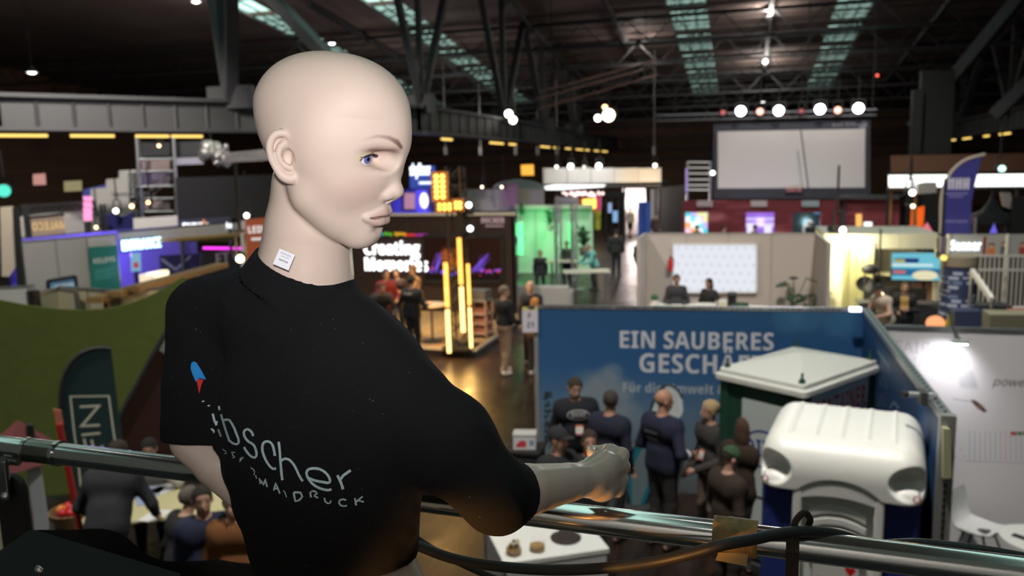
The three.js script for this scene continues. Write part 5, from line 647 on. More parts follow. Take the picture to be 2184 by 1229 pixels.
  function blinder(px0, px1, py0, py1, nx, ny, off, label) { const a = TF.loc(px0, py0, off), b = TF.loc(px1, py1, off), k = thing('blinder_lamp', label, 'lamp', TF.o.clone(), TF.ang); part(k, 'housing', box(b.x - a.x + 0.1, a.y - b.y + 0.1, 0.14, (a.x + b.x) / 2, (a.y + b.y) / 2, off - 0.09), M(C(0.2, 0.08, 0.02), 0.6)); for (let i = 0; i < nx; i++) for (let j = 0; j < ny; j++) { const r = Math.min((b.x - a.x) / nx, (a.y - b.y) / ny) * 0.46; part(k, 'bulb', sph(r, a.x + (b.x - a.x) * (i + 0.5) / nx, b.y + (a.y - b.y) * (j + 0.5) / ny, off, 10, 1, 1, 0.5), amber); } part(k, 'bracket', bar(V3((a.x + b.x) / 2, (a.y + b.y) / 2, off - 0.15), V3(0, (a.y + b.y) / 2, 0), 0.03), blackM); return k; }
  blinder(930, 958, 371, 424, 2, 5, 0.32, 'upper amber lamp panel of two columns of bulbs on the tower'); blinder(938, 970, 432, 448, 3, 2, 0.30, 'lower small amber lamp panel with bulbs on the tower'); blinder(972, 990, 428, 446, 2, 2, 0.24, 'small dim amber lamp group at the right of the tower');
  puck(9, TF.at(935, 400, 1.5), C(1, 0.55, 0.15), 12);
  for (const [px, py, l] of [[1000, 437, 'upper white moving head lamp on the tower'], [1003, 487, 'lower white moving head lamp on the tower']]) { const p = TF.at(px, py, 0.12); const k = thing('moving_head', l, 'spotlight', p, 0.5); part(k, 'head', T(cyl(0.12, 0.09, 0.26), -0.02, 0, -0.14, -0.3, Math.PI / 2), blackM); part(k, 'lens', T(cyl(0.065, 0.065, 0.02, 0, 0, 0, 18), 0.02, 0, 0, -0.3, Math.PI / 2), GLOW(C(0.95, 1, 1), 5)); part(k, 'yoke', [box(0.03, 0.2, 0.06, -0.15, -0.08, -0.12), box(0.03, 0.2, 0.06, 0.13, -0.08, -0.12), box(0.3, 0.05, 0.14, -0.01, -0.2, -0.12)], blackM); part(k, 'base', bar(V3(0, -0.2, -0.12), V3(-0.25, -0.2, -0.12), 0.04), blackM); }
  // three light tubes
  const tubeSpec = [[958, 556, 966, 744, 0.42, 'left of three amber light tubes standing at the tower'], [985, 505, 994, 702, 0.34, 'tallest middle one of three amber light tubes at the tower'], [1003, 560, 1010, 736, 0.30, 'right thinner one of three amber light tubes at the tower']];
  for (const [ax, ay, bx, by, off, l] of tubeSpec) { const a = TF.loc(ax, ay, off), b = TF.loc(bx, by, off), mid = b.clone().lerp(a, 0.5), k = thing('light_tube', l, 'light', TF.o.clone(), TF.ang), r = ax === 1003 ? 0.038 : 0.05; part(k, 'tube', bar(b, mid.clone().lerp(b, 0.02), r, 12), GLOW(C(1, 0.62, 0.20), 3.2)); part(k, 'tube', bar(mid.clone().lerp(a, 0.02), a, r, 12), GLOW(C(1, 0.45, 0.07), 2.6)); part(k, 'joint', bar(mid.clone().lerp(b, 0.03), mid.clone().lerp(a, 0.03), r * 1.15, 12), blackM); part(k, 'clamp', [bar(b.clone().setY(b.y + 0.15), V3(0, b.y + 0.15, 0.17), 0.02), bar(a.clone().setY(a.y - 0.15), V3(0, a.y - 0.15, 0.17), 0.02)], blackM); const w1 = mid.clone().applyAxisAngle(V3(0, 1, 0), TF.ang).add(TF.o); puck(2.2, w1.clone().add(V3(0, 0.4, 0.16)), C(1, 0.55, 0.15), 6); puck(2.2, w1.clone().add(V3(0, -0.5, 0.16)), C(1, 0.55, 0.15), 6); }
  // side trolley, table
  { const p = onY(1025, 718, 0.2), k = thing('flight_case', 'open flight case trolley with shelves right of the light tubes', 'trolley', p, -0.12); const m = M(C(0.38, 0.24, 0.18), 0.5); for (const x of [-0.25, 0.25]) for (const z of [-0.2, 0.2]) part(k, 'post', box(0.04, 0.92, 0.04, x, 0.5, z), m); for (const y of [0.12, 0.36, 0.6, 0.94]) part(k, 'shelf', box(0.54, 0.04, 0.44, 0, y, 0), y === 0.94 ? M(C(0.25, 0.24, 0.23), 0.4) : m); part(k, 'back_panel', box(0.5, 0.8, 0.02, 0, 0.52, -0.2), M(C(0.12, 0.06, 0.05), 0.6)); for (const y of [0.19, 0.42, 0.68]) part(k, 'crate', rbox(0.4, 0.12, 0.32, 0.02, 0, y, 0), M(C(0.30, 0.14, 0.12), 0.6)); for (const x of [-0.22, 0.22]) for (const z of [-0.17, 0.17]) part(k, 'wheel', T(cyl(0.045, 0.045, 0.03, 0, 0, 0, 12), x, 0.045, z, 0, 0, Math.PI / 2), blackM); part(k, 'top_box', box(0.5, 0.22, 0.4, 0, 1.08, 0), M(C(0.10, 0.10, 0.10), 0.4)); }
  { const p = onY(920, 650, 1.12), k = thing('bar_table', 'small tall table with a pale top by the people at the black wall', 'table', p.clone().setY(0.2)); part(k, 'tabletop', T(cyl(0.38, 0.38, 0.03, 0, 0, 0, 24), 0, 0.92, 0), M(C(0.65, 0.5, 0.33), 0.4)); part(k, 'stem', bar(V3(0, 0, 0), V3(0, 0.92, 0), 0.03), steel); part(k, 'foot', lathe([[0, 0], [0.25, 0], [0.25, 0.02], [0, 0.03]]), steel); }
  lamp(new THREE.SpotLight(C(1, 0.7, 0.36), 60, 20, 0.6, 0.5, 2), V3(-7.4, 3.9, -17.9), V3(-8.6, 0.6, -19.6), 6);
}
const onPlat = (px, py, y) => onY(px, py, y).setY(0.2);
person('man in a red checked shirt standing at the black wall', onPlat(822, 583, 1.92), 0.9, { h: 1.82, top: [0.16, 0.012, 0.014], topName: 'shirt', hair: [0.06, 0.03, 0.02], cell: 0.03, wrist: [[0.12, 1.05, 0.3], [-0.2, 1.0, 0.3]], elbow: [[0.28, 1.08, 0.04], [-0.28, 1.08, 0.04]] });
person('man with a face lit orange in a tan jacket before the word Memories', onPlat(882, 578, 1.90), -0.75, { h: 1.85, top: [0.20, 0.11, 0.05], legs: [0.03, 0.03, 0.035], shoes: [0.4, 0.38, 0.35], hair: [0.10, 0.05, 0.02], cell: 0.03, wrist: [[0.2, 1.1, 0.3], [-0.14, 1.12, 0.3]], elbow: [[0.28, 1.1, 0.02], [-0.28, 1.1, 0.04]] });
person('man in black with a pale print across the back of his jacket', onPlat(877, 604, 1.90), 2.9, { h: 1.86, wide: 1.08, top: [0.010, 0.010, 0.011], legs: [0.008, 0.008, 0.009], hair: [0.02, 0.014, 0.012], cell: 0.03, style: 'short', wrist: [[0.2, 1.12, 0.28], [-0.2, 1.12, 0.28]], elbow: [[0.33, 1.12, 0.0], [-0.33, 1.12, 0.0]], prints: [['back_print', [0, 1.38, 0], [0, 0.1, -1], 0.26, 0.07, canvasTex(128, 32, (c) => { c.fillStyle = '#151516'; c.fillRect(0, 0, 128, 32); c.fillStyle = '#b9b2ae'; c.font = 'bold 28px sans-serif'; c.textAlign = 'center'; c.fillText('B.LIGHT', 64, 26); })]] });
person('man in a dark jacket bent forward at the left of the group', onPlat(808, 632, 1.58), 0.7, { h: 1.78, lean: 0.4, top: [0.03, 0.022, 0.022], legs: [0.02, 0.02, 0.024], hair: [0.07, 0.03, 0.02], cell: 0.03, wrist: [[0.15, 0.9, 0.5], [-0.2, 0.9, 0.5]], elbow: [[0.3, 1.05, 0.25], [-0.3, 1.05, 0.25]] });
person('person between the others in the group, face lit reddish', onPlat(846, 590, 1.72), 0.1, { h: 1.72, top: [0.035, 0.02, 0.02], hair: [0.03, 0.02, 0.015], cell: 0.03 });
// the pair by the hanging number sign
person('man with short grey hair in a black sweater and beige trousers in the aisle', onY(1078, 798, 0).setY(0), 2.6, { h: 1.9, top: [0.010, 0.010, 0.012], legs: [0.26, 0.17, 0.11], shoes: [0.62, 0.5, 0.42], hair: [0.16, 0.13, 0.10], topName: 'sweater', hem: 0.98, cell: 0.026, look: -0.5, stride: 0.05, wrist: [[0.2, 1.1, 0.25], [-0.2, 1.0, 0.25]], elbow: [[0.26, 1.1, 0], [-0.26, 1.1, 0]] });
person('bald man in dark clothes in the aisle behind the orange-haired person', onY(1131, 596, 1.92).setY(0), 0.2, { h: 1.88, style: 'bald', top: [0.02, 0.02, 0.024], legs: [0.03, 0.025, 0.022], cell: 0.03 });
person('person with orange blond hair standing behind the hanging number sign', onY(1140, 640, 1.62).setY(0), 2.9, { h: 1.66, style: 'long', hair: [0.55, 0.22, 0.06], top: [0.20, 0.09, 0.04], legs: [0.05, 0.03, 0.025], shoes: [0.5, 0.45, 0.4], cell: 0.026 });
// ============================================================ green lit stand, the aisle, the stands at its end
{
  const F = FZ(-32), a = F.loc(1098, 450), b = F.loc(1262, 450);
  const greenW = M(C(0.42, 0.60, 0.44), 0.6), t = thing('booth_wall', 'pale wall of the stand flooded with green light', 'booth wall', V3(a.x, 0, -32.3)); for (let i = 0; i < 4; i++) part(t, 'panel', box((b.x - a.x) / 4 - 0.03, 2.7, 0.06, (b.x - a.x) / 4 * (i + 0.5), 1.35, 0), greenW); part(t, 'cornice', box(b.x - a.x, 0.14, 0.3, (b.x - a.x) / 2, 2.78, 0.2), M(C(0.42, 0.42, 0.36), 0.6));  // green light partly put into the wall colour
  for (const [px, y0, y1, k, l] of [[1105, 474, 500, 2.2, 'upper short green neon tube at the left of the green stand'], [1105, 520, 541, 2.2, 'lower short green neon tube at the left of the green stand'], [1117, 474, 541, 2.2, 'long green neon tube beside the two short ones'], [1219, 471, 534, 1.3, 'thin green neon tube at the right of the green stand']]) { const n = thing('neon_tube', l, 'light', F.o.clone().setX(0)), p = F.loc(px, y0, 0.5), q = F.loc(px + 1, y1, 0.5), r = px === 1219 ? 0.04 : 0.085; part(n, 'tube', bar(q, p, r, 10), GLOW(C(0.12, 1, 0.30), k)); part(n, 'cap', [bar(p, p.clone().setY(p.y + 0.06), r * 1.1, 10), bar(q, q.clone().setY(q.y - 0.06), r * 1.1, 10)], alu); part(n, 'bracket', bar(p.clone().lerp(q, 0.5), p.clone().lerp(q, 0.5).setZ(-0.28), 0.02, 6), alu); }
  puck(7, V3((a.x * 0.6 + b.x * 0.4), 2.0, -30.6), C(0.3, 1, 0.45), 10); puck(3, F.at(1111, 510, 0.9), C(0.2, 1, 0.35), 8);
  const tr = thing('truss_portal', 'silver truss uprights before the green stand', 'truss', V3(0, 0, 0)); for (const [px, py, top] of [[1188, 630, 432], [1221, 630, 432], [1197, 615, 438], [1230, 618, 438]]) { const p = onY(px, py, 0), q = onZ(px - 3, top, p.z); part(tr, 'upright', bar(p, p.clone().setY(q.y), 0.045, 8), alu); } { const p = onY(1188, 630, 0), q = onY(1230, 618, 0), g = []; for (let i = 0; i < 7; i++) g.push(bar(p.clone().setY(0.4 + i * 0.4), onY(1197, 615, 0).setY(0.6 + i * 0.4), 0.02, 5), bar(onY(1221, 630, 0).setY(0.4 + i * 0.4), q.clone().setY(0.6 + i * 0.4), 0.02, 5)); part(tr, 'lacing', g, alu); part(tr, 'foot_plate', [box(0.5, 0.03, 0.5, p.x, 0.015, p.z), box(0.5, 0.03, 0.5, q.x, 0.015, q.z)], alu); part(tr, 'crossbar', [bar(p.clone().setY(1.15), onY(1221, 630, 0).setY(1.15), 0.035, 8), bar(p.clone().setY(0.16), onY(1221, 630, 0).setY(0.16), 0.03, 8)], alu); }
  const pot = (px, py, y, z, sc, label) => { const p = onZ(px, py, z), k = thing('potted_plant', label, 'plant', V3(p.x, p.y, z)), lf = []; part(k, 'pot', lathe([[0, 0], [0.10, 0], [0.14, 0.2], [0.125, 0.2], [0.09, 0.03], [0, 0.03]].map(([x, y2]) => [x * sc, y2 * sc]), 16), M(C(0.30, 0.25, 0.2), 0.7)); const sg = new THREE.SphereGeometry(0.1, 8, 6).scale(0.45, 0.08, 1.3).translate(0, 0, 0.12); for (let i = 0; i < 22; i++) { const m = part(k, 'leaf', sg, leafM); m.position.set(0, (0.22 + 0.018 * i) * sc, 0); m.rotation.set(-0.3 - 0.6 * rnd(), i * 2.4, 0, 'YXZ'); m.scale.setScalar(sc * rr(0.8, 1.4)); } part(k, 'stem', bar(V3(0, 0.1 * sc, 0), V3(0, 0.6 * sc, 0), 0.012 * sc, 6), leafM); return k; };
  globalThis.pot = pot;
  pot(1113, 470, 0, -31.6, 0.9, 'hanging plant at the upper left of the green stand'); pot(1172, 492, 0, -31.6, 1.1, 'dark leafy plant high in the middle of the green stand'); pot(1245, 545, 0, -30.8, 1.6, 'tall leafy plant at the right edge of the green stand');
  { const p = onY(1200, 556, 1.05), k = thing('bar_table', 'slim tall table at the middle of the green stand', 'table', p.clone().setY(0)); part(k, 'tabletop', box(1.1, 0.05, 0.7, 0, 1.03, 0), M(C(0.45, 0.5, 0.3), 0.5)); part(k, 'leg', bar(V3(-0.4, 0, 0), V3(-0.4, 1.02, 0), 0.04), steel); part(k, 'leg', bar(V3(0.4, 0, 0), V3(0.4, 1.02, 0), 0.04), steel); }
  { const p = onY(1250, 578, 1.0), k = thing('bar_table', 'pale topped table that the turquoise person leans on', 'table', p.clone().setY(0), 0.3); part(k, 'tabletop', box(1.5, 0.05, 0.7, 0, 0.99, 0), M(C(0.62, 0.6, 0.5), 0.5)); for (const x of [-0.65, 0.65]) part(k, 'leg', bar(V3(x, 0, 0), V3(x, 0.97, 0), 0.035), alu); }
  { const p = onY(1150, 625, 0.5), k = thing('sofa', 'pale grey sofa back at the front of the green stand', 'sofa', p.clone().setY(0), 0.1); part(k, 'seat', rbox(2.0, 0.42, 0.8, 0.06, 0, 0.23, 0), greyM); part(k, 'backrest', rbox(2.0, 0.75, 0.2, 0.08, 0, 0.42, 0.36), greyM); for (const x of [-0.95, 0.95]) part(k, 'armrest', rbox(0.2, 0.58, 0.85, 0.06, x, 0.3, 0), greyM); }
}
const leanOpt = { far: true, cell: 0.04 };
person('person in black sitting in the green stand', onY(1153, 592, 0.35).setY(0), 0.2, { ...leanOpt, sit: true, h: 1.8, hair: [0.3, 0.15, 0.05] });
person('person with a dark top behind the slim table in the green stand', onY(1209, 518, 1.65).setY(0), 0.1, { ...leanOpt, h: 1.7, top: [0.03, 0.05, 0.04] });
person('person in a turquoise top leaning over the table right of the green stand', onY(1268, 522, 1.65).setY(0), -0.9, { ...leanOpt, h: 1.75, lean: 0.35, top: [0.12, 0.38, 0.36], legs: [0.03, 0.035, 0.03], hair: [0.25, 0.25, 0.22], wrist: [[0.2, 1.0, 0.6], [-0.2, 1.0, 0.6]], elbow: [[0.28, 1.08, 0.32], [-0.28, 1.08, 0.32]] });
person('person in a white top and black shorts walking up the aisle', onY(1344, 446, 1.75).setY(0), 3.0, { ...leanOpt, h: 1.85, top: [0.6, 0.52, 0.4], legs: [0.01, 0.01, 0.012], hair: [0.08, 0.04, 0.02], sleeve: 0.5, shorts: true, stride: 0.12 });
person('person in black with a rucksack standing where the aisle passes the white stand', onY(1366, 515, 1.7).setY(0), 2.8, { ...leanOpt, h: 1.85, top: [0.012, 0.012, 0.014], legs: [0.03, 0.04, 0.05], shoes: [0.5, 0.5, 0.52], stride: 0.08 });
person('person in dark clothes walking away in the middle of the aisle', onY(1314, 500, 1.7).setY(0), 3.1, { ...leanOpt, h: 1.9, wide: 1.15, top: [0.02, 0.02, 0.022], legs: [0.015, 0.015, 0.017] });
person('person in dark brown facing this way at the right side of the aisle', onY(1399, 458, 1.75).setY(0), 0.2, { ...leanOpt, h: 1.8, top: [0.05, 0.03, 0.025], skin: [0.5, 0.32, 0.22] });
person('person in black at the dark stand beside the aisle end', onY(1420, 430, 1.75).setY(0), -0.3, { ...leanOpt, h: 1.85 });
{
  const F = FZ(-50), bx = (px0, px1, py0, py1, d, m) => { const a = F.loc(px0, py0), b = F.loc(px1, py1); return box(b.x - a.x, a.y - b.y, d, (a.x + b.x) / 2, (a.y + b.y) / 2, -d / 2); };
  const k = thing('booth_upper_storey', 'long white upper storey of a stand with spot lamps on top', 'booth', V3(0, 0, -50)); for (let i = 0; i < 5; i++) part(k, 'panel', bx(1160 + i * 50.2, 1160 + (i + 1) * 50.2 - 1, 359, 392, 0.1), whiteM); part(k, 'side', bx(1158, 1162, 359, 392, 5, whiteM), whiteM); part(k, 'deck', bx(1160, 1411, 392, 398, 5), darkM); for (const px of [1185, 1270, 1330, 1405]) { const a = F.loc(px, 396, -0.4); part(k, 'post', bar(V3(a.x, 0, -0.4), a, 0.07), blackM); }
  [[1187, 356, 0.10, 4], [1217, 355, 0.17, 9], [1246, 356, 0.09, 2], [1277, 354, 0.17, 9], [1397, 353, 0.12, 4]].forEach(([px, py, r, on], i) => theatreLamp(onZ(px, py, -49.6), ['leftmost small lamp on top of the white upper storey', 'second lamp from the left on the white upper storey, very bright', 'dim lamp in the middle of the row on the white upper storey', 'bright lamp right of the middle on the white upper storey', 'lamp at the right end of the white upper storey'][i], 0, on, r));
  lamp(new THREE.SpotLight(C(1, 0.96, 0.9), 70, 30, 0.7, 0.6, 2), onZ(1230, 340, -45), onZ(1230, 376, -50), 8); lamp(new THREE.SpotLight(C(1, 0.72, 0.45), 40, 30, 0.6, 0.6, 2), onZ(1370, 420, -47), onZ(1370, 385, -50), 8);
  { const s = thing('light_canopy', 'bright white tapering light canopy under the white upper storey', 'light', V3(0, 0, -46)), S = FZ(-46); part(s, 'diffuser', plate(S.pts([[1134, 403], [1180, 394], [1290, 394], [1285, 399], [1200, 405], [1140, 405]]), 0.4), GLOW(C(1, 1, 0.98), 1.7)); part(s, 'rail', beam(S.loc(1150, 409, 0.05), S.loc(1290, 404, 0.05), 0.1, 0.12), blackM); part(s, 'post', bar(S.loc(1158, 408), V3(S.loc(1158, 408).x, 0, 0), 0.06), blackM); }
  { const s = thing('glow_wall', 'glowing pinkish white back wall at the end of the aisle', 'light', V3(0, 0, -52)), S = FZ(-52); part(s, 'diffuser', plate(S.pts([[1328, 402], [1376, 402], [1378, 445], [1330, 448]]), 0.1), GLOW(C(1, 0.86, 0.84), 2.0)); part(s, 'plinth', plate(S.pts([[1328, 448], [1378, 445], [1378, 520], [1328, 520]]), 0.12), M(C(0.5, 0.45, 0.43), 0.7)); puck(30, onZ(1352, 430, -50.5), C(1, 0.85, 0.8), 14); }  // bright area at the aisle end put in as a glowing panel
  const disp = (o2, z, label, m, name = 'banner', cat = 'banner') => panelThing(FZ(z), name, label, cat, o2, m, 0.08);
  disp([[1361, 431], [1387, 431], [1387, 540], [1360, 540]], -47, 'tall blue roll-up banner beside the aisle', M(C(0.05, 0.13, 0.55), 0.6));
  disp([[1387, 404], [1395, 404], [1395, 535], [1388, 535]], -46, 'slim grey post panel right of the blue roll-up banner', paleGrey, 'panel', 'panel');
  disp([[1234, 422], [1279, 422], [1279, 452], [1234, 452]], -47, 'orange red panel with a glowing yellow lamp picture', M(C(0.45, 0.06, 0.03), 0.6), 'display_board', 'board');
  disp([[1242, 425], [1271, 424], [1271, 445], [1243, 446]], -46.7, 'glowing yellow square in the orange red panel', GLOW(C(1, 0.72, 0.12), 2.0), 'light_box', 'light');
  disp([[1268, 450], [1281, 449], [1280, 490], [1269, 490]], -46.9, 'yellow green upright banner below the orange red panel', M(C(0.55, 0.6, 0.05), 0.5));
  disp([[1274, 416], [1281, 416], [1281, 448], [1274, 448]], -46.8, 'narrow magenta strip right of the glowing yellow square', GLOW(C(0.8, 0.04, 0.22), 0.7));
  disp([[1183, 420], [1234, 420], [1234, 446], [1183, 446]], -48, 'grey fascia panel left of the orange red panel', M(C(0.16, 0.15, 0.17), 0.7), 'fascia_panel', 'panel');
  disp([[1297, 433], [1304, 433], [1304, 454], [1297, 454]], -45, 'upper pale blue oval screen in the black frame', GLOW(C(0.4, 0.55, 0.9), 0.8), 'screen', 'screen'); disp([[1307, 450], [1317, 450], [1317, 474], [1307, 474]], -45, 'lower pale blue oval screen in the black frame', GLOW(C(0.3, 0.55, 0.9), 0.8), 'screen', 'screen');
  { const t = thing('stand_frame', 'black upright frame in the middle of the aisle end', 'frame', V3(0, 0, -45.3)), S = FZ(-45.3); for (const px of [1292, 1305, 1320, 1330]) part(t, 'post', bar(V3(S.loc(px, 430).x, 0, 0), S.loc(px, 412), 0.08, 8), blackM); part(t, 'header', beam(S.loc(1290, 415), S.loc(1334, 415), 0.2, 0.3), blackM); }
  for (let i = 0; i < 12; i++) { const px = 1203 + i * 7.3 + rr(-2, 2), py = 414 + rr(-5, 4); const p = onZ(px, py, -51); const g = thing('pendant_globe', 'pinkish white globe lamp in the cluster under the white upper storey', 'lamp', p, 0, 'cluster of globe lamps under the white upper storey'); part(g, 'globe', sph(rr(0.1, 0.17)), GLOW(C(1, 0.72, 0.66), 2.2)); part(g, 'cord', bar(V3(0, 0.1, 0), V3(0, 0.6, 0), 0.012, 5), blackM); }
  disp([[1111, 352], [1137, 351], [1138, 374], [1112, 374]], -47, 'bright orange lit square above the stands in the middle distance', GLOW(C(1, 0.45, 0.06), 1.3), 'light_box', 'light');
  { const S = FZ(-38); const s = thing('illuminated_sign', 'blue sign with glowing white script left of the amber lamps', 'sign', V3(0, 0, -38)); part(s, 'panel', plate(S.pts([[874, 354], [926, 354], [926, 402], [874, 402]]), 0.12), GLOW(C(0.04, 0.09, 0.5), 0.7)); const q = S.loc(876, 382, 0.02), e = S.loc(919, 382); const g = text3('skyliner', 0.42, 0.05, 0); g.computeBoundingBox(); part(s, 'letters', g.scale((e.x - q.x) / g.boundingBox.max.x, 1.35, 1).translate(q.x, q.y, 0.02), GLOW(C(0.85, 0.95, 1), 2.6)); part(s, 'underline', box(0.8, 0.12, 0.04, S.loc(910, 390).x, S.loc(910, 390).y, 0.03), GLOW(C(0.85, 0.95, 1), 1.6)); part(s, 'post', bar(V3(S.loc(900, 400).x, 0, -0.06), S.loc(900, 402, -0.06), 0.08), steel); }
  disp([[828, 406], [926, 404], [926, 470], [828, 470]], -37, 'deep blue violet booth wall behind the nose and lips', M(C(0.07, 0.06, 0.42), 0.6), 'booth_wall', 'booth wall');
  disp([[862, 412], [884, 412], [884, 446], [862, 446]], -36.6, 'pink lit poster with a yellow block beside the nose tip', GLOW(C(0.62, 0.3, 0.42), 0.7), 'poster', 'poster');
  { const S = FZ(-36.3), s = thing('illuminated_sign', 'white oval lit sign with a small black arrow', 'sign', V3(0, 0, -36.3)), c = S.loc(904.5, 428), g = new THREE.CircleGeometry(1, 28).scale(0.21, 0.38, 1); part(s, 'disc', T(cyl(1, 1, 0.06, 0, 0, 0, 28), 0, 0, 0, 0, Math.PI / 2).scale(0.21, 0.38, 1).translate(c.x, c.y, 0), GLOW(C(1, 1, 1), 1.5)); part(s, 'arrow', extr([[-0.07, -0.05], [0.07, -0.05], [0, 0.09]], 0.02).translate(c.x, c.y + 0.14, 0.04), blackM); part(s, 'dash', box(0.1, 0.02, 0.02, c.x, c.y - 0.22, 0.04), blackM); }
  puck(20, onZ(880, 430, -35.4), C(0.4, 0.35, 1), 10);
  disp([[985, 404], [1160, 404], [1160, 450], [985, 450]], -40, 'low cream booth wall behind the lit tower', M(C(0.50, 0.44, 0.38), 0.7), 'booth_wall', 'booth wall');
  disp([[1072, 392], [1105, 392], [1106, 440], [1072, 440]], -39.5, 'upright pink and violet banner on the cream wall', M(C(0.42, 0.22, 0.30), 0.6));
  for (const [px, py, l] of [[1028, 399, 'left one of two small warm lamps over the cream wall'], [1070, 399, 'right one of two small warm lamps over the cream wall']]) theatreLamp(onZ(px, py, -39), l, 0, 5, 0.065, C(1, 0.8, 0.6));
  { const S = FZ(-41), t = thing('display_car', 'dim grey domed canopy above the cream wall', 'canopy', V3(0, 0, -41)), c = S.loc(1105, 399); part(t, 'dome', new THREE.SphereGeometry(1, 20, 10, 0, 7, 0, 1.57).scale(1.5, 0.6, 0.9).translate(c.x, c.y - 0.2, 0), M(C(0.2, 0.23, 0.23), 0.5)); part(t, 'rim', new THREE.TorusGeometry(1.45, 0.05, 6, 30).rotateX(1.57).scale(1, 1, 0.62).translate(c.x, c.y - 0.2, 0), steel); part(t, 'post', bar(V3(c.x, 0, 0), V3(c.x, c.y, 0), 0.06), steel); t.name = numbered('domed_canopy'); }
  for (const px of [950, 1025, 1100, 1147, 1188, 1395]) { const p = onZ(px, 322, -60), q = onZ(px, 300, -60); single('hoist', px < 1000 ? 'short grey hoist block hung under the gallery nearest the amber lamps' : px < 1050 ? 'short grey hoist block second from the amber lamps' : px < 1120 ? 'short grey hoist block third from the amber lamps' : px < 1160 ? 'short grey hoist block above the orange lit square' : px < 1200 ? 'short grey hoist block right of the orange lit square' : 'short violet lit hoist block left of the big screen', 'hoist', [box(0.22, 0.6, 0.22, p.x, p.y, p.z), bar(p, V3(q.x, roofY(p.z), p.z), 0.03, 6)], M(C(0.3, 0.28, 0.27), 0.5)); }
  const dk = disp([[1396, 402], [1462, 395], [1462, 500], [1396, 500]], -53, 'dark open stand between the aisle and the red container', M(C(0.02, 0.02, 0.02), 0.7), 'booth_wall', 'booth wall');
}

// ============================================================ right: the white stand, the big screen, the kiosk

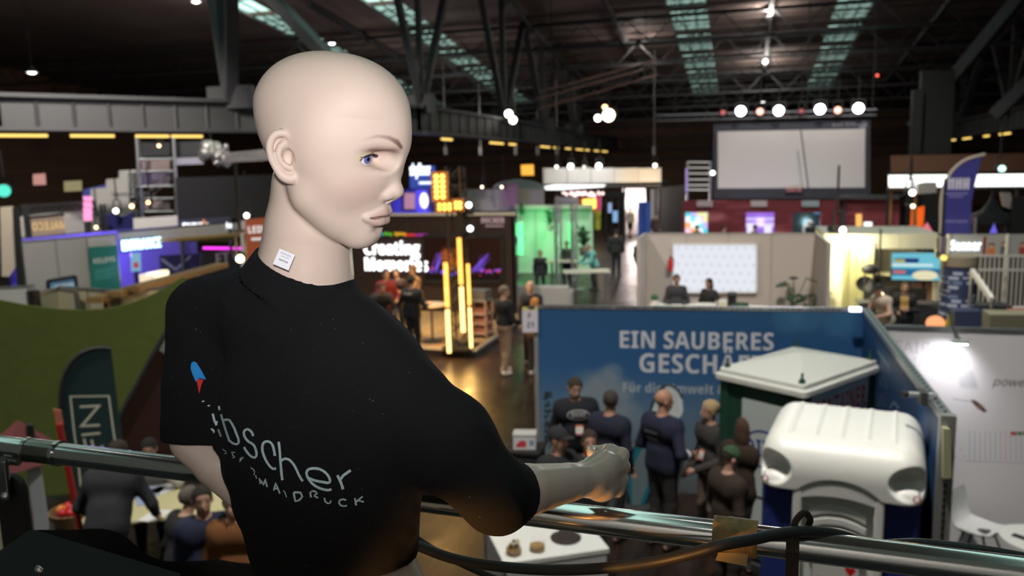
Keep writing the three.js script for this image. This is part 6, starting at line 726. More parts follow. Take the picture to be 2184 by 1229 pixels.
{
  const F = FZ(-22), xL = onZ(1377, 497, -22).x, xR = onZ(1742, 500, -22).x, hz = 2.52;
  wallSeg(V3(xL, 0, -22), V3(xR, 0, -22), hz, 0.06, pinkWallM, 'white booth wall carrying the bright white screen', { step: 1.1, frame: M(C(0.40, 0.37, 0.34), 0.6) });
  wallSeg(V3(xR, 0, -22), V3(xR + 0.05, 0, -19.2), hz, 0.06, pinkWallM, 'white side wall at the right of the bright white screen', { step: 1.1, frame: M(C(0.40, 0.37, 0.34), 0.6) });
  wallSeg(V3(xL, 0, -22), V3(xL, 0, -20.4), hz, 0.06, pinkWallM, 'short white side wall left of the bright white screen', { step: 1.1, frame: M(C(0.40, 0.37, 0.34), 0.6) });
  const o2 = F.pts([[1437, 521], [1613, 521], [1613, 622], [1437, 622]]), tx = printed(o2, 512, (x, w, h) => { x.fillStyle = '#eef1fa'; x.fillRect(0, 0, w, h); x.fillStyle = '#dfe0ea'; for (let j = 0; j < 6; j++) for (let i = 0; i < 10; i++) { x.beginPath(); x.ellipse(w * (0.06 + i * 0.1 + (j % 2) * 0.05), h * (0.08 + j * 0.17), 11, 11, 0, 0, 7); x.fill(); } });
  const s = thing('screen', 'big bright white screen with faint grey dots on the white booth wall', 'screen', V3(0, 0, -22)); part(s, 'display', plate(o2, 0.05).translate(0, 0, 0.12), glowTex(tx, 0.93)); part(s, 'bezel', [...Array(4)].map((_, i) => beam(V3(o2[i][0], o2[i][1], 0.09), V3(o2[(i + 1) % 4][0], o2[(i + 1) % 4][1], 0.09), 0.06, 0.06)), whiteM); part(s, 'mount', box(0.6, 0.5, 0.08, (o2[0][0] + o2[1][0]) / 2, (o2[0][1] + o2[2][1]) / 2, 0.05), steel);
  { const r = new THREE.RectAreaLight(C(0.93, 0.95, 1), 0.9, o2[1][0] - o2[0][0], o2[0][1] - o2[2][1]); r.position.set((o2[0][0] + o2[1][0]) / 2, (o2[0][1] + o2[2][1]) / 2, -21.85); r.lookAt(r.position.x, r.position.y, 0); scene.add(r); }
  { const p = F.at(1431, 563, 0.14), e = thing('fire_extinguisher', 'red fire extinguisher left of the bright white screen', 'extinguisher', p.clone().setY(p.y - 0.18)); part(e, 'bottle', lathe([[0, 0], [0.06, 0], [0.065, 0.02], [0.065, 0.28], [0.05, 0.33], [0.02, 0.36], [0, 0.36]], 18), M(C(0.55, 0.02, 0.02), 0.35)); part(e, 'valve', box(0.05, 0.05, 0.05, 0, 0.38, 0), blackM); part(e, 'hose', tube([V3(0.03, 0.38, 0), V3(0.09, 0.3, 0), V3(0.08, 0.1, 0)], 0.01, 14, 6), blackM); }
  // counter and what stands on it
  const ct = onY(1480, 654, 1.06), cz = ct.z, cx0 = onZ(1385, 654, cz).x, cx1 = onZ(1640, 656, cz).x, c = thing('counter', 'white counter before the bright white screen', 'counter', V3(cx0, 0, cz)); part(c, 'worktop', box(cx1 - cx0, 0.05, 0.7, (cx1 - cx0) / 2, 1.035, 0), whiteM); for (let i = 0; i < 3; i++) part(c, 'front_panel', box((cx1 - cx0) / 3 - 0.02, 1.0, 0.04, (cx1 - cx0) / 3 * (i + 0.5), 0.5, 0.3), whiteM);
  const on = (px) => V3(onZ(px, 650, cz).x, 1.06, cz);
  { const p = on(1396), k = thing('potted_plant', 'small round green plant in a white pot at the left end of the counter', 'plant', p); part(k, 'pot', lathe([[0, 0], [0.07, 0], [0.085, 0.13], [0.075, 0.13], [0.06, 0.02], [0, 0.02]], 18), whiteM); part(k, 'foliage', toCreasedNormals(new THREE.IcosahedronGeometry(0.09, 2).translate(0, 0.19, 0), 0.1), leafM); }
  { const p = on(1509), k = thing('tray', 'white tray on the counter between the man and the woman', 'tray', p); part(k, 'base', rbox(0.55, 0.03, 0.35, 0.01, 0, 0.015, 0), M(C(0.7, 0.72, 0.72), 0.4)); part(k, 'rim', [box(0.55, 0.05, 0.012, 0, 0.04, 0.17), box(0.55, 0.05, 0.012, 0, 0.04, -0.17)], whiteM); }
  { const p = on(1542), k = thing('carton', 'small white carton on the counter left of the glass jar', 'box', p); part(k, 'body', rbox(0.2, 0.14, 0.2, 0.01, 0, 0.07, 0), M(C(0.62, 0.58, 0.44), 0.6)); part(k, 'lid', box(0.21, 0.02, 0.21, 0, 0.15, 0), whiteM); }
  { const p = on(1561), k = thing('coffee_machine', 'glass coffee pot machine on the counter in front of the woman', 'machine', p); part(k, 'base', rbox(0.22, 0.07, 0.28, 0.015, 0, 0.035, 0), blackM); part(k, 'jug', lathe([[0, 0], [0.07, 0], [0.085, 0.08], [0.06, 0.16], [0.062, 0.18]], 20).translate(0, 0.08, 0), new THREE.MeshPhysicalMaterial({ color: 0xffffff, roughness: 0.05, transmission: 1, thickness: 0 })); part(k, 'tower', rbox(0.2, 0.34, 0.08, 0.02, 0, 0.17, -0.12), steel); part(k, 'head', rbox(0.2, 0.07, 0.26, 0.02, 0, 0.32, 0), steel); }
  { const p = on(1580), k = thing('crate', 'dark green low crate on the counter right of the coffee machine', 'box', p); part(k, 'base', box(0.34, 0.02, 0.3, 0, 0.01, 0), M(C(0.03, 0.09, 0.05), 0.6)); for (const [x, z, w2, d] of [[0, 0.15, 0.34, 0.015], [0, -0.15, 0.34, 0.015], [0.17, 0, 0.015, 0.3], [-0.17, 0, 0.015, 0.3]]) part(k, 'side', box(w2, 0.1, d, x, 0.05, z), M(C(0.03, 0.09, 0.05), 0.6)); }
  // two big leaved plants in the corner
  for (const [px, l, n2] of [[1692, 'left one of two tall big-leaved plants in the corner of the white stand', 7], [1728, 'right one of two tall big-leaved plants in the corner of the white stand', 6]]) { const p = onZ(px, 650, -21.3), k = thing('potted_plant', l, 'plant', V3(p.x, 0, -21.3)); part(k, 'pot', lathe([[0, 0], [0.16, 0], [0.2, 0.4], [0.18, 0.4], [0.15, 0.05], [0, 0.05]], 20), M(C(0.15, 0.1, 0.07), 0.7)); const lg = new THREE.SphereGeometry(0.16, 10, 8).scale(0.75, 0.06, 1.15).translate(0, 0, 0.15); for (let i = 0; i < n2; i++) { const a = i * 2.3 + px, h = 0.85 + 0.75 * hash(i, px), r = 0.12 + 0.2 * hash(i, px, 3); part(k, 'stem', tube([V3(0, 0.3, 0), V3(r * 0.3 * Math.cos(a), h * 0.6, r * 0.3 * Math.sin(a)), V3(r * Math.cos(a), h, r * Math.sin(a))], 0.012, 12, 6), leafM); const m = part(k, 'leaf', lg, M(C(0.02, 0.05, 0.025), 0.5)); m.position.set(r * Math.cos(a), h, r * Math.sin(a)); m.rotation.set(0.35, -a + 1.57, 0, 'YXZ'); } }
  person('man in a dark shirt standing left in front of the bright white screen', onY(1443, 598, 1.62).setY(0), 0.15, { h: 1.76, cell: 0.026, top: [0.03, 0.03, 0.036], legs: [0.02, 0.02, 0.024], skin: [0.30, 0.16, 0.11], hair: [0.015, 0.01, 0.01], wrist: [[0.10, 1.0, 0.28], [-0.12, 1.0, 0.28]], elbow: [[0.27, 1.1, 0.02], [-0.27, 1.1, 0.02]] });
  person('woman with long dark hair standing right in front of the bright white screen', onY(1513, 605, 1.56).setY(0), -0.7, { h: 1.68, cell: 0.026, style: 'long', top: [0.016, 0.016, 0.018], skin: [0.34, 0.18, 0.12], hair: [0.012, 0.01, 0.01], wrist: [[0.30, 1.02, 0.22], [-0.2, 1.0, 0.3]], elbow: [[0.36, 1.18, -0.04], [-0.27, 1.1, 0.05]] });
}
// big projection screen on its stage front
{
  const F = FZ(-45), t = thing('projection_screen', 'huge pale grey projection screen in a dark frame', 'screen', V3(0, 0, -45)); const a = F.loc(1524, 275), b = F.loc(1850, 270);
  part(t, 'frame', plate(F.pts([[1522, 262], [1856, 256], [1856, 424], [1522, 424]]), 0.3), M(C(0.03, 0.032, 0.045), 0.6)); part(t, 'screen_surface', plate(F.pts([[1531, 281], [1845, 275], [1844, 400], [1531, 402]]), 0.06).translate(0, 0, 0.06), M(C(0.60, 0.56, 0.53), 0.85)); const q = F.loc(1775, 271, 0.02); letters(t, 'letters', 'DAS EVENT', 0.2, q.x, q.y, 0.02, M(C(0.22, 0.22, 0.26), 0.6), 0.02, 0, 1.1); part(t, 'roundel', T(cyl(0.2, 0.2, 0.03, 0, 0, 0, 20), F.loc(1840, 267).x, F.loc(1840, 267).y, 0.03, 0, Math.PI / 2), M(C(0.22, 0.22, 0.26), 0.6)); for (const px of [1530, 1850]) part(t, 'leg', box(0.3, 3, 0.3, F.loc(px, 400).x, 1.5, -0.4), blackM);
  single('cable', 'thin dark hanging cable crossing the big grey screen', 'cable', bar(onZ(1708, 278, -43.5), onZ(1724, 402, -43.5), 0.035, 6), blackM); single('control_box', 'small pale red box pair below the lower edge of the big grey screen', 'box', [box(0.45, 0.2, 0.2, F.loc(1686, 405).x, F.loc(1686, 405).y, -44.85), box(0.25, 0.2, 0.2, F.loc(1704, 405).x, F.loc(1704, 405).y, -44.85)], M(C(0.3, 0.12, 0.12), 0.6));
  const tr = thing('truss_bar', 'long lighting truss carrying the stage lamps above the big grey screen', 'truss', V3(0, 0, -44.6)), T2 = FZ(-44.6); part(tr, 'chord', beam(T2.loc(1400, 246), T2.loc(1870, 233), 0.07, 0.07), M(C(0.2, 0.2, 0.22), 0.5)); part(tr, 'chord', beam(T2.loc(1400, 258), T2.loc(1870, 245), 0.07, 0.07), M(C(0.1, 0.1, 0.11), 0.5)); const lc = []; for (let i = 0; i < 24; i++) lc.push(beam(T2.loc(1400 + i * 19.6, 246 - i * 0.54), T2.loc(1410 + i * 19.6, 258 - i * 0.54), 0.04, 0.04)); part(tr, 'lacing', lc, steel); for (const px of [1440, 1720, 1860]) part(tr, 'suspension_cable', bar(T2.loc(px, 250), T2.loc(px, 250).setY(roofY(-44.6)), 0.025, 5), blackM);
  [[1580, 237, 1], [1661, 236, 2], [1749, 233, 3], [1831, 231, 4]].forEach(([px, py, i]) => { theatreLamp(onZ(px, py, -44), ['', 'leftmost of four big white stage lamps above the screen', 'second of four big white stage lamps above the screen', 'third of four big white stage lamps above the screen', 'rightmost of four big white stage lamps above the screen'][i], -0.1, 30, 0.24, C(0.96, 0.95, 1)); });
  lamp(new THREE.SpotLight(C(0.95, 0.94, 1), 60, 60, 1.1, 0.6, 2), onZ(1700, 234, -43.2), onZ(1600, 700, -20), 20);
  [[1542, 240, 0.12, C(0.9, 0.2, 0.18), 0.8, 'leftmost small red stage lamp above the screen'], [1621, 238, 0.17, C(1, 0.42, 0.34), 3, 'small salmon stage lamp between the first two white ones'], [1709, 237, 0.11, C(0.8, 0.15, 0.18), 0.7, 'small dim red stage lamp in the middle above the screen'], [1787, 235, 0.17, C(1, 0.45, 0.34), 3, 'small salmon stage lamp between the last two white ones']].forEach(([px, py, r, c, k, l]) => theatreLamp(onZ(px, py, -44.2), l, -0.1, k, r, c));
  const red = dataTex(256, 128, (u, v) => { const k = fbm2(u * 6, v * 6, 6, 5), m = Math.max(0, Math.min(1, (k - 0.42) * 4)); return [95 + 60 * m, 18 + 70 * m, 34 + 60 * m]; }, 1); red.colorSpace = THREE.SRGBColorSpace; red.repeat.set(0.12, 0.3);
  const RC = FZ(-42), k = thing('container_stand', 'long dark red stand with three lit openings below the big screen', 'booth', V3(0, 0, -42)); const redM = M(0xffffff, 0.6, { map: red }); const seg = [[1455, 1462], [1510, 1592], [1652, 1692], [1750, 1800]]; for (const [x0, x1] of seg) { const a2 = RC.loc(x0, 428), b2 = RC.loc(x1, 428); part(k, 'front_panel', uvMetres(box(b2.x - a2.x, a2.y, 0.1, (a2.x + b2.x) / 2, a2.y / 2, 0)), redM); } for (const [x0, x1] of [[1462, 1510], [1592, 1652], [1692, 1750]]) { const a2 = RC.loc(x0, 428), b2 = RC.loc(x1, 453); part(k, 'lintel', uvMetres(box(b2.x - a2.x, a2.y - b2.y, 0.1, (a2.x + b2.x) / 2, (a2.y + b2.y) / 2, 0)), redM); }
  { const a2 = RC.loc(1800, 424), t2 = thing('container', 'dark red shipping container set at an angle right of the openings', 'container', V3(a2.x, 0, -42)); part(t2, 'side', uvMetres(box(2.4, a2.y, 0.1, 1.2, a2.y / 2, 0.6, -0.3)), redM); part(t2, 'end_wall', uvMetres(box(0.1, a2.y, 2.4, 2.4, a2.y / 2, -0.2, -0.3)), redM); part(t2, 'roof', box(2.8, 0.12, 3, 1.3, a2.y + 0.06, -0.4, -0.3), darkM); part(t2, 'corner_post', box(0.14, a2.y, 0.14, 0, a2.y / 2, 0.3), darkM); }
  const opn = (x0, x1, label, draw, kk, col) => { const S = FZ(-43.6), oo = S.pts([[x0 - 2, 449], [x1 + 2, 449], [x1 + 2, 500], [x0 - 2, 500]]), tx2 = printed(oo, 128, draw), s2 = thing('glow_wall', label, 'light', V3(0, 0, -43.6)); part(s2, 'display', plate(oo, 0.05), glowTex(tx2, kk)); part(s2, 'support', box(oo[1][0] - oo[0][0], oo[2][1], 0.05, (oo[0][0] + oo[1][0]) / 2, oo[2][1] / 2, -0.1), darkM); puck(5, S.at((x0 + x1) / 2, 475, 0.8), col, 8); };  // lit insides of the openings put in as glowing pictures
  opn(1462, 1510, 'rainbow coloured glowing wall inside the left opening of the red stand', (x, w, h) => { const cs = ['#58d6e8', '#e8f0c0', '#ffb070', '#c8b8ff', '#9fe8d0', '#ffffff', '#f0e8a0', '#ffd0f0']; for (let j = 0; j < 4; j++) for (let i = 0; i < 4; i++) { x.fillStyle = cs[(i * 3 + j * 5) % 8]; x.fillRect(i * w / 4, j * h / 4, w / 4 + 1, h / 4 + 1); } }, 1.1, C(0.8, 0.9, 1));
  opn(1593, 1652, 'violet and white glowing wall inside the middle opening of the red stand', (x, w, h) => { x.fillStyle = '#9a6be0'; x.fillRect(0, 0, w, h); x.fillStyle = '#d8c6ff'; x.fillRect(0, h * 0.3, w, h * 0.12); x.fillRect(0, h * 0.5, w, h * 0.2); x.fillStyle = '#f4efff'; x.fillRect(w * 0.62, h * 0.62, w * 0.25, h * 0.38); x.fillRect(w * 0.05, h * 0.55, w * 0.2, h * 0.4); }, 1.0, C(0.65, 0.45, 1));
  opn(1693, 1750, 'dim teal wall inside the right opening of the red stand', (x, w, h) => { x.fillStyle = '#2c4248'; x.fillRect(0, 0, w, h); x.fillStyle = '#58b8e0'; x.fillRect(w * 0.72, 0, w * 0.25, h * 0.16); x.fillStyle = '#e8e4e0'; x.fillRect(w * 0.35, h * 0.55, w * 0.3, h * 0.4); }, 0.5, C(0.4, 0.7, 0.8));
  for (const [x0, x1, l, m] of [[1486, 1520, 'pale crossed panel sign over the left opening', M(C(0.35, 0.28, 0.3), 0.6)], [1601, 1636, 'pale sign plate over the middle opening', M(C(0.38, 0.33, 0.35), 0.6)], [1710, 1747, 'grey blue sign plate over the right opening', M(C(0.22, 0.28, 0.32), 0.6)]]) panelThing(FZ(-41.8), 'sign_plate', l, 'sign', [[x0, 428], [x1, 428], [x1, 441], [x0, 441]], m, 0.06);
  for (const [px, l] of [[1486, 'dark silhouette of a person in the rainbow coloured opening'], [1544, 'person whose head shows before the red panel between the openings'], [1610, 'dark silhouette of a person in the violet opening'], [1726, 'person in a white cap before the teal opening'], [1765, 'person whose head shows right of the teal opening']]) person(l, onY(px, px === 1726 ? 478 : 488, 1.62).setY(0), px % 3, { far: true, cell: 0.045, h: 1.78, style: px === 1726 ? 'cap' : 'short', capColor: [0.7, 0.7, 0.7], top: [0.02, 0.02, 0.03] });
  { const S = FZ(-44.2), t2 = thing('scaffold_tower', 'white lit ladder rack left of the big grey screen', 'scaffold', V3(0, 0, -44.2)); for (const px of [1466, 1515]) part(t2, 'post', bar(V3(S.loc(px, 400).x, 0, 0), S.loc(px, 345), 0.07), alu); for (const y of [346, 358, 370, 383, 395, 405]) part(t2, 'rung', beam(S.loc(1466, y), S.loc(1515, y), 0.09, 0.07), whiteM); part(t2, 'tube_light', bar(S.loc(1464, 360, 0.1), S.loc(1464, 410, 0.1), 0.04), GLOW(C(0.5, 0.35, 0.95), 0.8)); }
  theatreLamp(onZ(1520, 369, -44), 'small round white lamp at the left frame of the big grey screen', 0, 6, 0.11);
}
// warm kiosk with the television
{
  const F = FZ(-21.5), a = F.loc(1757, 500), b = F.loc(2003, 498), warm = M(C(0.62, 0.60, 0.34), 0.7);  // yellow kiosk light partly put into this colour
  const t = thing('kiosk', 'open kiosk with a cream header, lit warm yellow inside', 'kiosk', V3(a.x, 0, -21.5)), W0 = b.x - a.x; for (let i = 0; i < 3; i++) part(t, 'header_panel', box(W0 / 3 - 0.02, 0.36, 0.08, W0 / 3 * (i + 0.5), 2.36, 0), M(C(0.50, 0.48, 0.36), 0.7)); part(t, 'ceiling', box(W0, 0.05, 2.6, W0 / 2, 2.52, -1.3), M(C(0.5, 0.48, 0.4), 0.7)); for (let i = 0; i < 3; i++) part(t, 'back_panel', box(W0 / 3 - 0.02, 2.5, 0.05, W0 / 3 * (i + 0.5), 1.25, -2.6), i ? M(C(0.10, 0.09, 0.07), 0.7) : warm); part(t, 'column', box(0.42, 2.5, 0.3, 0.26, 1.25, -0.1), M(C(0.70, 0.66, 0.44), 0.6)); part(t, 'column', box(0.07, 2.5, 0.1, W0 - 0.03, 1.25, 0), creamM); part(t, 'shelf', box(W0 * 0.6, 0.05, 0.5, W0 * 0.66, 1.25, -2.3), creamM); part(t, 'curtain', [...Array(9)].map((_, i) => cyl(0.07, 0.07, 1.9, 0.55 + i * 0.1, 1.3, -1.6 + (i % 2) * 0.06, 8)), warm); part(t, 'work_board', box(W0 * 0.55, 0.9, 0.05, W0 * 0.68, 0.7, -0.4), M(C(0.03, 0.03, 0.03), 0.6));
  puck(8, V3(a.x + 0.6, 2.2, -21.0), C(1, 0.92, 0.6), 10); puck(7, V3(a.x + 1.1, 2.2, -22.6), C(1, 0.9, 0.55), 10); puck(3, V3(a.x + 2.3, 2.3, -22.4), C(1, 0.9, 0.55), 10); puck(3.5, V3(a.x + 0.2, 1.7, -20.7), C(1, 0.92, 0.6), 10);
  { const p = F.at(1796, 490, 0.15); theatreLamp(p, 'white lamp lying on the header of the warm kiosk', 0.5, 6, 0.08); }
  const o2 = F.pts([[1899, 538], [2001, 538], [2000, 596], [1899, 594]]), tx = printed(o2, 256, (x, w, h) => { x.fillStyle = '#74c8dc'; x.fillRect(0, 0, w, h); x.fillStyle = '#2a6f9f'; x.fillRect(0, h * 0.58, w, h * 0.26); x.fillStyle = '#d8f2f4'; x.fillRect(0, h * 0.4, w * 0.85, h * 0.10); x.fillStyle = '#203a78'; x.fillRect(w * 0.06, h * 0.2, w * 0.5, h * 0.16); x.fillStyle = '#b8b06a'; x.fillRect(w * 0.06, h * 0.24, w * 0.22, h * 0.12); x.fillStyle = '#f0e8c0'; x.beginPath(); x.ellipse(w * 0.7, h * 0.82, w * 0.26, h * 0.18, 0, 0, 7); x.fill(); x.fillStyle = '#e07060'; x.fillRect(w * 0.05, h * 0.66, w * 0.25, h * 0.1); });
  const s = thing('television', 'television with a bright turquoise picture in the warm kiosk', 'screen', V3(0, 0, -21.5)); part(s, 'display', plate(o2, 0.05).translate(0, 0, 0.2), glowTex(tx, 0.9)); part(s, 'bezel', [...Array(4)].map((_, i) => beam(V3(o2[i][0], o2[i][1], 0.17), V3(o2[(i + 1) % 4][0], o2[(i + 1) % 4][1], 0.17), 0.05, 0.05)), blackM); part(s, 'arm', bar(V3(o2[1][0] - 0.6, o2[0][1] - 0.3, 0.15), V3(o2[1][0] - 0.6, o2[0][1] - 0.3, -2.55), 0.03), steel);
  person('cook in a black cap with pale apron bending in the warm kiosk', onY(1893, 622, 1.55).setY(0), -0.9, { h: 1.78, lean: 0.35, style: 'cap', top: [0.42, 0.36, 0.3], legs: [0.05, 0.04, 0.035], cell: 0.026, sleeve: 0.5, wrist: [[0.2, 1.05, 0.5], [-0.2, 1.05, 0.5]], elbow: [[0.28, 1.1, 0.22], [-0.28, 1.1, 0.22]] });
  person('woman with brown hair in a black jacket and yellow scarf at the warm kiosk', onY(1931, 612, 1.58).setY(0), -0.2, { h: 1.68, style: 'long', hair: [0.10, 0.05, 0.025], top: [0.014, 0.014, 0.018], legs: [0.02, 0.02, 0.03], cell: 0.026, wrist: [[0.08, 1.15, 0.26], [-0.12, 1.08, 0.26]], elbow: [[0.26, 1.1, 0], [-0.26, 1.1, 0]], prints: [['scarf', [0, 1.28, 0], [0, 0.1, 1], 0.16, 0.3, M(C(0.42, 0.27, 0.08), 0.9, { side: THREE.DoubleSide }), 0.012]] });
  { const p = F.at(1840, 608, 0.3), g = thing('studio_lamp', 'black round studio lamp on a stand left of the cook', 'lamp', p.clone().setY(0)); part(g, 'reflector', lathe([[0.02, 0], [0.14, 0.05], [0.22, 0.16], [0.21, 0.16], [0.12, 0.06], [0.02, 0.02]], 22).rotateX(1.0).translate(0, p.y, 0), blackM); part(g, 'head', sph(0.17, 0.1, p.y + 0.45, 0.05, 14, 1.2, 0.8, 1), blackM); part(g, 'pole', bar(V3(0, 0, 0), V3(0, p.y + 0.4, 0), 0.02), steel); for (let i = 0; i < 3; i++) part(g, 'leg', bar(V3(0, 0.5, 0), V3(0.4 * Math.cos(i * 2.1), 0, 0.4 * Math.sin(i * 2.1)), 0.015), steel); }
  for (const [px, py, l, r] of [[1866, 622, 'white glaring bulb beside the studio lamp', 0.10], [1856, 650, 'small amber bulb low beside the studio lamp', 0.06]]) theatreLamp(F.at(px, py, 0.7), l, 0, r > 0.08 ? 7 : 3, r, C(1, 0.85, 0.6));
  { const p = onY(1888, 655, 1.0), k = thing('counter', 'dark counter along the front of the warm kiosk', 'counter', V3(a.x + 0.7, 0, -20.4)); part(k, 'worktop', box(3.2, 0.05, 0.6, 1.6, 1.0, 0), darkM); for (let i = 0; i < 3; i++) part(k, 'front_panel', box(1.04, 0.96, 0.04, 0.53 + i * 1.06, 0.48, 0.26), darkM); }
  { const q = onZ(1995, 690, -13.6), g = thing('salt_lamp', 'orange glowing salt lamp behind the white lettered wall', 'lamp', V3(q.x, q.y - 0.12, -13.6)); part(g, 'stone', toCreasedNormals(new THREE.IcosahedronGeometry(0.14, 1).scale(1, 0.9, 0.9).translate(0, 0.12, 0), 0.2), GLOW(C(1, 0.38, 0.16), 1.2)); part(g, 'base', cyl(0.1, 0.1, 0.03, 0, -0.015, 0), woodM); const sh = thing('sideboard', 'dark sideboard behind the white lettered wall', 'sideboard', V3(q.x, 0, -13.6)); part(sh, 'body', box(3.2, q.y - 0.16, 0.6, 0.4, (q.y - 0.16) / 2, 0), darkM); part(sh, 'top', box(3.3, 0.03, 0.65, 0.4, q.y - 0.145, 0), M(C(0.12, 0.10, 0.09), 0.5)); const bt = thing('bottle', 'yellow green bottle standing right of the salt lamp', 'bottle', onZ(2022, 690, -13.6).setY(q.y - 0.13)); part(bt, 'body', lathe([[0, 0], [0.04, 0], [0.045, 0.02], [0.045, 0.16], [0.018, 0.22], [0.018, 0.28], [0, 0.28]], 16), M(C(0.35, 0.32, 0.06), 0.2)); part(bt, 'cap', cyl(0.02, 0.02, 0.03, 0, 0.295, 0), blackM); }
}
// beyond the kiosk at right
{
  const cp = onY(2046, 686, 1.0), dC = cp.clone().sub(camera.position).length(), c0 = onZ(2041, 640, -18.5), r = 0.34, tx = canvasTex(256, 512, (x, w, h) => { x.fillStyle = '#2a3556'; x.fillRect(0, 0, w, h); for (let j = 0; j < 22; j++) for (let i = 0; i < 9; i++) if (hash(i, j) > 0.42) { x.fillStyle = hash(i, j, 2) > 0.3 ? '#aab4c8' : '#6e7c9c'; x.fillRect(i * 28 + (j % 2) * 10, j * 23 + 3, 24, 9 + 8 * hash(i, j, 5)); } });
  const t = thing('column', 'round column patterned with rows of white blocks on dark blue', 'column', V3(c0.x, 0, -18.5)); const top = onZ(2041, 566, -18.5).y; part(t, 'shaft', T(cyl(r, r, top, 0, top / 2, 0, 32)), M(0xffffff, 0.7, { map: tx })); part(t, 'cap', cyl(r * 1.05, r * 1.05, 0.2, 0, top + 0.1, 0, 32), M(C(0.24, 0.2, 0.14), 0.7)); theatreLamp(onZ(2013, 550, -18), 'slim yellow lamp at the top left of the patterned column', 0, 1.6, 0.06, C(1, 0.75, 0.15));
  panelThing(FZ(-17), 'counter', 'dark blue counter front at the foot of the patterned column', 'counter', [[2036, 664], [2112, 664], [2112, 700], [2036, 700]], M(C(0.02, 0.03, 0.075), 0.6), 0.4);
  const BF = FZ(-23); { const o2 = BF.pts([[2022, 500], [2184, 500], [2240, 500], [2240, 546], [2022, 546]]), tx2 = printed(o2, 512, (x, w, h, m) => { x.fillStyle = '#8f8f90'; x.fillRect(0, 0, w, h); const at = (px, py) => m(...BF.uv(px, py)); const kid = (px, py, s, hair, shirt) => { const [X, Y] = at(px, py); x.fillStyle = hair; x.beginPath(); x.arc(X, Y, s, 0, 7); x.fill(); x.fillStyle = '#b98d70'; x.beginPath(); x.arc(X, Y + s * 0.35, s * 0.75, 0, 7); x.fill(); x.fillStyle = shirt; x.fillRect(X - s * 1.2, Y + s, s * 2.4, h); }; kid(2115, 524, 15, '#3a2016', '#b0642a'); kid(2142, 520, 14, '#2a1a12', '#4c4e56'); x.fillStyle = '#7c2a2a'; const [A, B] = at(2100, 505); x.fillRect(A - 6, B, 16, h); kid(2182, 522, 15, '#5a2a1a', '#8a3a2a'); });
    const s = thing('banner', 'long grey banner with a photograph of children and a white logo', 'banner', V3(0, 0, -23)); part(s, 'sheet', plate(o2, 0.05), M(0xffffff, 0.7, { map: tx2 })); const q = BF.loc(2027, 534, 0.02); letters(s, 'letters', 'Senner', 0.26, q.x, q.y, 0.01, GLOW(C(0.9, 0.97, 1), 2.2), 0.04, 0, 0.58); part(s, 'post', [bar(V3(BF.loc(2023, 500).x, 0, -0.02), BF.loc(2023, 500), 0.06), bar(V3(BF.loc(2150, 500).x, 0, -0.02), BF.loc(2150, 500), 0.05)], paleGrey); }
  { const S = FZ(-22.4), t2 = thing('railing', 'grey railing with thin bars below the banner with children', 'railing', V3(0, 0, -22.4)), L = (x, y) => S.loc(x, y); for (const y of [546, 576]) part(t2, 'rail', beam(L(2078, y), L(2240, y), 0.07, 0.06), paleGrey); for (let i = 0; i < 16; i++) part(t2, 'baluster', bar(V3(L(2082 + i * 10, 560).x, 0.02, 0), L(2082 + i * 10, 548), 0.022, 6), paleGrey); part(t2, 'board', box(3, 0.02, 0.05, L(2150, 560).x, 0.03, 0), darkM); const b2 = thing('booth_wall', 'black booth wall behind the grey railing', 'booth wall', V3(0, 0, -24.5)); part(b2, 'panel', plate(FZ(-24.5).pts([[2070, 540], [2260, 540], [2260, 660], [2070, 660]]), 0.06), blackM); }
  { const a = onZ(2073, 578, -17.6), b = onZ(2116, 640, -16.2), k = thing('sloping_bar', 'pale sloping bar right of the patterned column', 'bar', V3(0, 0, 0)); part(k, 'rail', beam(a, b, 0.07, 0.10), M(C(0.5, 0.48, 0.44), 0.6)); part(k, 'post', bar(b.clone().setY(0.01), b, 0.03), alu); part(k, 'post', bar(a.clone().setY(0.01), a, 0.03), alu); }
  { const p = onY(2146, 628, 0.78), ch = (q, l) => { const k = thing('chair', l, 'chair', V3(q.x, 0, q.z), 0.2); part(k, 'seat', rbox(0.46, 0.05, 0.46, 0.02, 0, 0.45, 0), whiteM); part(k, 'backrest', rbox(0.46, 0.42, 0.04, 0.02, 0, 0.72, -0.22), whiteM); for (const x of [-0.19, 0.19]) for (const z of [-0.19, 0.19]) part(k, 'leg', bar(V3(x, 0, z), V3(x, 0.44, z), 0.014), alu); }; const z0 = -20.5; ch(onZ(2146, 620, z0), 'white chair with a dark coat on it behind the long table at right'); ch(onZ(2186, 620, z0), 'white chair cut off by the right picture edge'); ch(onZ(2108, 622, z0), 'white chair half hidden behind the pale sloping bar'); const cm = onZ(2140, 630, z0); single('coat', 'black coat heaped on the white chair behind the long table', 'coat', new THREE.IcosahedronGeometry(0.26, 3).scale(1.1, 0.6, 0.7).translate(cm.x, 0.62, z0 + 0.1), blackM); const tq = onZ(2150, 645, -18.6), k = thing('long_table', 'long table with a brown top and black front at the right edge', 'table', V3(tq.x, 0, -18.6)); part(k, 'tabletop', box(2.4, 0.04, 0.7, 0.6, 0.76, 0), M(C(0.22, 0.10, 0.05), 0.5)); part(k, 'front', box(2.4, 0.7, 0.03, 0.6, 0.37, 0.33), blackM); panelThing(FZ(-15), 'sideboard', 'low olive grey sideboard above the white lettered wall at right', 'sideboard', [[2112, 672], [2260, 672], [2260, 712], [2112, 712]], M(C(0.16, 0.15, 0.10), 0.7), 0.5); panelThing(FZ(-15.6), 'carton', 'dark red flat carton on the olive grey sideboard', 'box', [[2158, 664], [2260, 664], [2260, 674], [2158, 674]], M(C(0.22, 0.03, 0.02), 0.7), 0.3); }
